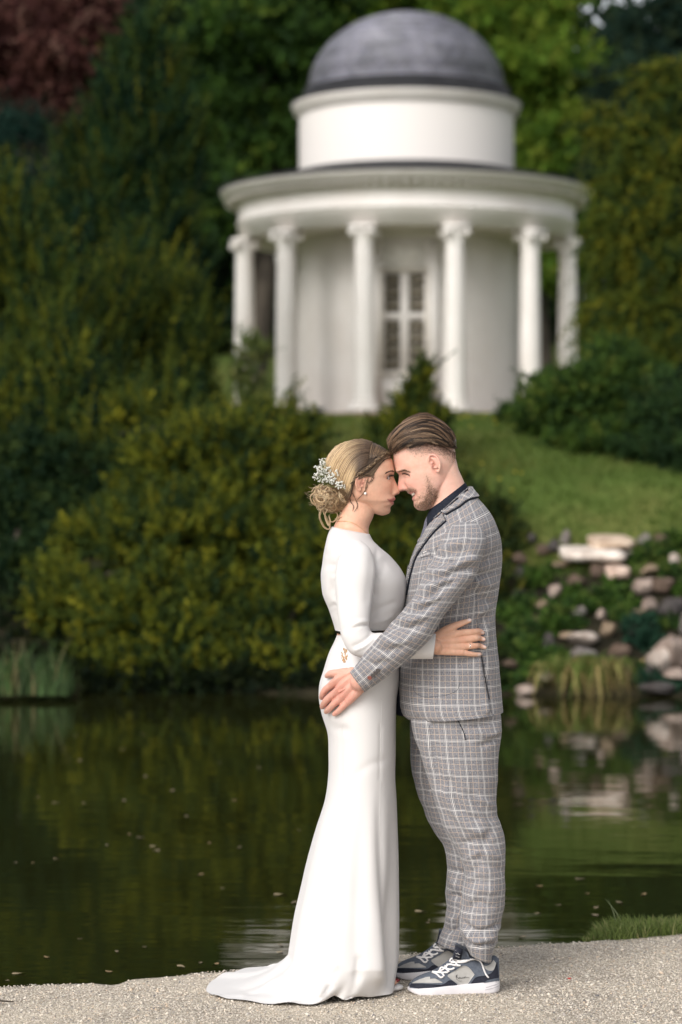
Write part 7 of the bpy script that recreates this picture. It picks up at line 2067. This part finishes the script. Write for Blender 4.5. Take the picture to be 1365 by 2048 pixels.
    while n < 1900:
        x, y = rng.uniform(810, 884), rng.uniform(944, 1022)
        q_ = np.array([[x, y]])
        if in_poly(q_, beard)[0]: pr = np.clip(line_dist(q_, np.vstack([beard, beard[:1]]))[0] / 7, .12, 1) * np.clip((y - 938) / 40, .25, 1)
        elif in_poly(q_, mous)[0]: pr = 0.6
        elif in_poly(q_, chk)[0]: pr = 0.22
        else: continue
        if rng.random() > pr: continue
        p = cast(G_BVH, x, y, 0.0); d = unit(cast(G_BVH, x, y, 0.01) - p)
        e = unit(d * 0.5 + np.array([-0.45, 0, -0.9]) + rng.normal(0, .3, 3))
        w = rng.random(); c = np.array([0.075, 0.042, 0.026]) if w < .5 else (np.array([0.20, 0.11, 0.06]) if w < .85 else np.array([0.38, 0.25, 0.14]))
        for sg in (1, -1):
            P = p.copy(); E = e.copy()
            if sg < 0: P[1] = 2 * YM - P[1]; E[1] *= -1
            pts.append(P); dr.append(E); L.append(rng.uniform(.003, .0065)); cols.append(c)
        n += 1
    link("beard", tri_hairs("beard", np.array(pts), np.array(dr), np.array(L), 0.00034, np.array(cols), M_HAIR), groom)
groom_hair()

# ------------------------------------------------------------------ sneakers
def build_shoes():
    ysh = G(905, 1993, 0)[1] + 0.052
    white = mat("sole_rubber", (0.74, 0.71, 0.73), 0.5, (0.62, 0.58, 0.58), 30, lo=0.6, hi=0.85)
    slate = mat("slate_suede", (0.085, 0.098, 0.125), 0.85, (0.12, 0.135, 0.165), 150)
    navy = mat("navy_suede", (0.010, 0.012, 0.022), 0.8, (0.02, 0.022, 0.036), 150)
    grey = mat("grey_leather", (0.36, 0.345, 0.325), 0.5, (0.42, 0.405, 0.385), 40, bump=0.05, bscale=300, bdist=.001)
    lace = mat("white_lace", (0.80, 0.77, 0.76), 0.7, bump=0.2, bscale=700, bdist=.001)
    ink = mat("black_print", (0.012, 0.012, 0.016), 0.6)
    # outline of the sole seen from above, heel to toe; t from heel
    c0 = W(1000, 1986, ysh); c1 = W(815, 1991, ysh)
    root = empty("shoe", (W(907, 1990, ysh)[0], ysh, 0)); root.parent = groom; root.matrix_parent_inverse = M_inv(groom)
    x_h, x_t = c0[0], c1[0]
    LN = x_h - x_t
    def halfw(t): return np.interp(t, [0, .02, .06, .15, .3, .45, .6, .75, .88, .95, .985, 1.0], [.010, .022, .031, .037, .037, .038, .045, .050, .044, .032, .019, .004])
    def zt(t): return np.interp(t, [0, .3, .6, .85, 1], [.038, .033, .028, .023, .019])        # top of sole
    yaw = 0.10
    def loc(t, y, z):
        x = x_h - LN * t; cx = (x_h + x_t) / 2
        dx, dy = x - cx, y
        return np.stack([cx + dx * math.cos(yaw) - dy * math.sin(yaw), ysh + dx * math.sin(yaw) + dy * math.cos(yaw), z], -1)
    th = np.linspace(0, 2 * math.pi, 73)[:-1]
    tc = 0.5 - 0.5 * np.cos(th); sd = np.sign(np.sin(th))
    tcs = np.clip(tc, 0, 1); wy = halfw(tcs) * sd * -1
    spring = 0.010 * np.clip((tcs - .86) / .14, 0, 1) ** 1.6 + 0.004 * np.clip((.08 - tcs) / .08, 0, 1)
    rows = []
    for fz, sc in ((0, .90), (0.0, .97), (.15, 1.0), (.5, 1.01), (.9, 1.0), (1.0, .985), (1.0, .80)):
        rows.append(loc(0.5 + (tcs - .5) * (1 - (1 - sc) * .35), wy * sc, spring * (1 - fz) + zt(tcs) * fz + 0.002))
    R = np.array(rows); m, k = R.shape[:2]
    VV = np.concatenate([R.reshape(-1, 3), R[0].mean(0)[None], R[-1].mean(0)[None]])
    j = np.arange(k); j2 = (j + 1) % k
    me = make_mesh("sole", VV, [grid_faces(m, k, True), np.concatenate([np.stack([np.full(k, m * k), j2, j], 1), np.stack([np.full(k, m * k + 1), (m - 1) * k + j, (m - 1) * k + j2], 1)])], mats=white)
    parts = [link("sole", me, root)]
    # upper: arched sections from heel to toe
    ts = np.array([0.005, .03, .07, .12, .18, .25, .32, .38, .43, .48, .53, .58, .64, .70, .76, .82, .88, .93, .965, .985])
    hz = np.array([.062, .074, .076, .068, .060, .062, .075, .088, .098, .088, .076, .065, .054, .046, .040, .036, .031, .024, .016, .006])
    tt = np.linspace(.005, .985, 70); hh = np.interp(tt, ts, hz)
    hh = np.convolve(np.pad(hh, 2, 'edge'), [.1, .2, .4, .2, .1], 'valid')
    an = np.linspace(0, math.pi, 33)
    up = []
    for t, hgt in zip(tt, hh):
        w = halfw(t) * .965
        e = np.interp(t, [0, .4, .6, 1], [.62, .62, .75, .9])
        y = -w * np.sign(np.cos(an)) * np.abs(np.cos(an)) ** e * np.interp(np.sin(an), [0, 1], [1, .78 if t < .5 else .9])
        z = zt(t) - .004 + (hgt + .004) * np.sin(an) ** .85
        up.append(loc(np.full(33, t), y, z))
    U = np.array(up)
    parts.append(link("upper", make_mesh("upper", U.reshape(-1, 3), grid_faces(70, 33, False), mats=slate), root))
    bv = bvh_of(U.reshape(-1, 3), grid_faces(70, 33, False))
    # the shoe's outline in the photo maps to t; panels drawn as seen
    def pp(name, A, B, off, m_, th_=.0012, nu=26, nv=6, parent=root):
        P, F, Uv = patch(A, B, bv, off, th_, nu, nv, ysh - .045)
        Vm = P.copy()
        # medial side: mirror across the shoe's own axis
        cx = (x_h + x_t) / 2
        dx, dy = Vm[:, 0] - cx, Vm[:, 1] - ysh
        lx, ly = dx * math.cos(-yaw) - dy * math.sin(-yaw), dx * math.sin(-yaw) + dy * math.cos(-yaw)
        ly = -ly
        Vm[:, 0] = cx + lx * math.cos(yaw) - ly * math.sin(yaw); Vm[:, 1] = ysh + lx * math.sin(yaw) + ly * math.cos(yaw)
        o = link(name, make_mesh(name, P, F, None, None, True, m_), parent)
        link(name, make_mesh(name, Vm, F[:, ::-1], None, None, True, m_), parent)
        return o
    Z = lambda x, y: (790 + x / 6.2045, 1870 + y / 6.2045)
    pp("toe_guard", [Z(185, 640), Z(300, 668), Z(500, 672), Z(700, 655), Z(800, 640)], [Z(205, 605), Z(300, 605), Z(480, 612), Z(600, 612), Z(690, 560), Z(790, 632)], .0012, navy)
    pp("toe_panel", [Z(215, 600), Z(330, 597), Z(450, 598), Z(590, 592)], [Z(225, 592), Z(330, 545), Z(425, 520), Z(590, 585)], .0010, grey)
    pp("side_panel", [Z(655, 515), Z(690, 545), Z(760, 595), Z(805, 636), Z(900, 615)], [Z(655, 495), Z(760, 435), Z(870, 380), Z(905, 395), Z(990, 490)], .0011, grey)
    pp("heel_panel", [Z(930, 618), Z(1010, 610), Z(1130, 590), Z(1290, 560)], [Z(985, 545), Z(1020, 520), Z(1110, 505), Z(1200, 470), Z(1270, 330)], .0012, navy)
    pp("heel_tab", [Z(1105, 595), Z(1290, 560)], [Z(1150, 558), Z(1285, 528)], .0030, slate)
    pp("collar_lining", [Z(1100, 400), Z(1160, 440), Z(1215, 440), Z(1255, 350)], [Z(1080, 365), Z(1130, 385), Z(1180, 365), Z(1225, 310)], .0014, grey)
    # lace eyelets strip and tongue
    pp("eyestay", [Z(440, 545), Z(560, 530), Z(660, 480), Z(780, 400), Z(880, 350), Z(960, 330)], [Z(440, 512), Z(540, 480), Z(640, 430), Z(730, 370), Z(830, 315), Z(940, 300)], .0016, slate)
    tg = MB()
    A = [Z(715, 300), Z(735, 220), Z(750, 130)]; B = [Z(930, 290), Z(900, 215), Z(855, 180)]
    P = []
    a_, b_ = cr(A, 8), cr(B, 8)
    for i in range(8):
        for f in np.linspace(0, 1, 6):
            q = a_[i] * (1 - f) + b_[i] * f
            P.append(W(q[0], q[1], ysh - .034 + .030 * f - .010 * math.sin(f * math.pi)))
    P = np.array(P); P2 = P + [0.004, .052, 0]
    f = grid_faces(8, 6, False)
    bd = np.array([0, 1, 2, 3, 4, 5, 11, 17, 23, 29, 35, 41, 47, 46, 45, 44, 43, 42, 36, 30, 24, 18, 12, 6]); bn = np.roll(bd, -1)
    parts.append(link("tongue", make_mesh("tongue", np.concatenate([P, P2]), np.concatenate([f, f[:, ::-1] + 48, np.stack([bd, bn, bn + 48, bd + 48], 1)]), mats=slate), root))
    P = np.array([W(*Z(*q), ysh - .0385 + .008 * ((q[0] - 730) / 120)) for q in ((722, 296), (820, 300), (738, 220), (845, 205), (752, 138), (845, 176))])
    lab = np.concatenate([P, P + [0, .002, 0]])
    parts.append(link("tongue_label", make_mesh("tongue_label", lab, np.array([[0, 1, 3, 2], [2, 3, 5, 4], [7, 6, 8, 9], [9, 8, 10, 11], [0, 6, 7, 1], [4, 5, 11, 10], [0, 2, 8, 6], [2, 4, 10, 8], [1, 7, 9, 3], [3, 9, 11, 5]]), smooth=False, mats=navy), root))
    def line(name, pts, r, off, m_, y=None, parent=root):
        Q_ = cr(np.array(pts, float), max(6, 5 * len(pts)))
        if y is None: P = np.array([cast(bv, *Z(x, yy), off, ysh - .045) for x, yy in Q_])
        else: P = np.array([W(*Z(x, yy), y) for x, yy in Q_])
        return link(name, MB().tube(P, r, 6).mesh(name, m_), parent)
    for pts in ([(470, 470), (520, 490), (575, 530), (600, 520)], [(475, 465), (530, 470), (590, 470), (660, 465)], [(545, 455), (600, 490), (610, 515)], [(560, 445), (580, 415), (640, 425), (675, 460)], [(630, 390), (640, 415), (690, 430), (740, 410)], [(565, 455), (610, 430), (660, 380)],
                [(650, 375), (700, 370), (760, 380), (815, 380)], [(700, 350), (730, 330), (760, 360), (800, 385)], [(690, 340), (705, 305), (780, 320), (860, 320), (930, 318)], [(720, 345), (790, 340), (850, 338), (900, 325)]):
        line("lace", pts, .0029, .0035, lace)
    line("lace", [(930, 310), (1000, 320), (1070, 350), (1100, 420), (1130, 490), (1160, 530)], .0026, .004, lace)
    # signature on the side panel and on the tongue label
    for pts in ([(762, 492), (757, 520), (768, 548), (790, 567), (830, 570)], [(775, 490), (768, 515), (778, 528), (800, 548)], [(752, 500), (762, 525)], [(782, 540), (795, 530), (806, 522), (804, 540), (818, 528)], [(818, 528), (822, 540), (836, 524), (842, 538), (856, 522), (858, 534)], [(858, 534), (868, 520), (876, 512)], [(860, 530), (890, 526), (922, 528)]):
        line("emblem_line", pts, .00042, .0028, ink)
    for pts in ([(745, 190), (740, 225), (752, 255), (775, 270), (800, 275)], [(760, 185), (750, 215), (775, 240)], [(765, 232), (785, 225), (795, 245), (810, 240)]):
        line("emblem_line", pts, .00042, None, lace, ysh - .0405 + .004)
    for pts in ([(1110, 660), (1200, 640), (1290, 620)], [(1100, 690), (1200, 672), (1292, 652)]):
        sb = MB(); P = []
        for x, y in cr(np.array(pts, float), 12):
            q = Z(x, y); t = (x_h - W(q[0], q[1], ysh)[0]) / LN
            P.append(loc(np.array(t), np.array(-halfw(t) * 1.012), np.array(W(q[0], q[1], ysh - .037)[2])))
        link("sole_groove", MB().tube(np.array(P), .0009, 5).mesh("sole_groove", mat("groove", (0.42, 0.40, 0.42), 0.7)), root)
    # the other shoe, a step further from the camera
    kids = [o for o in bpy.data.objects if o.parent == root]
    r2 = root.copy(); COL.objects.link(r2)
    far = G(880, 1961.5, 0)
    r2.location = root.location
    dx = W(800, 1950, far[1])[0] - W(815, 1990, ysh)[0]
    r2.matrix_parent_inverse = root.matrix_parent_inverse.copy()
    r2.location = (root.location.x + dx - 0.022, far[1] + 0.052, 0)
    for o in kids:
        if o.name.startswith("emblem_line"): continue
        c = o.copy(); COL.objects.link(c); c.parent = r2; c.matrix_parent_inverse = o.matrix_parent_inverse.copy()
build_shoes()
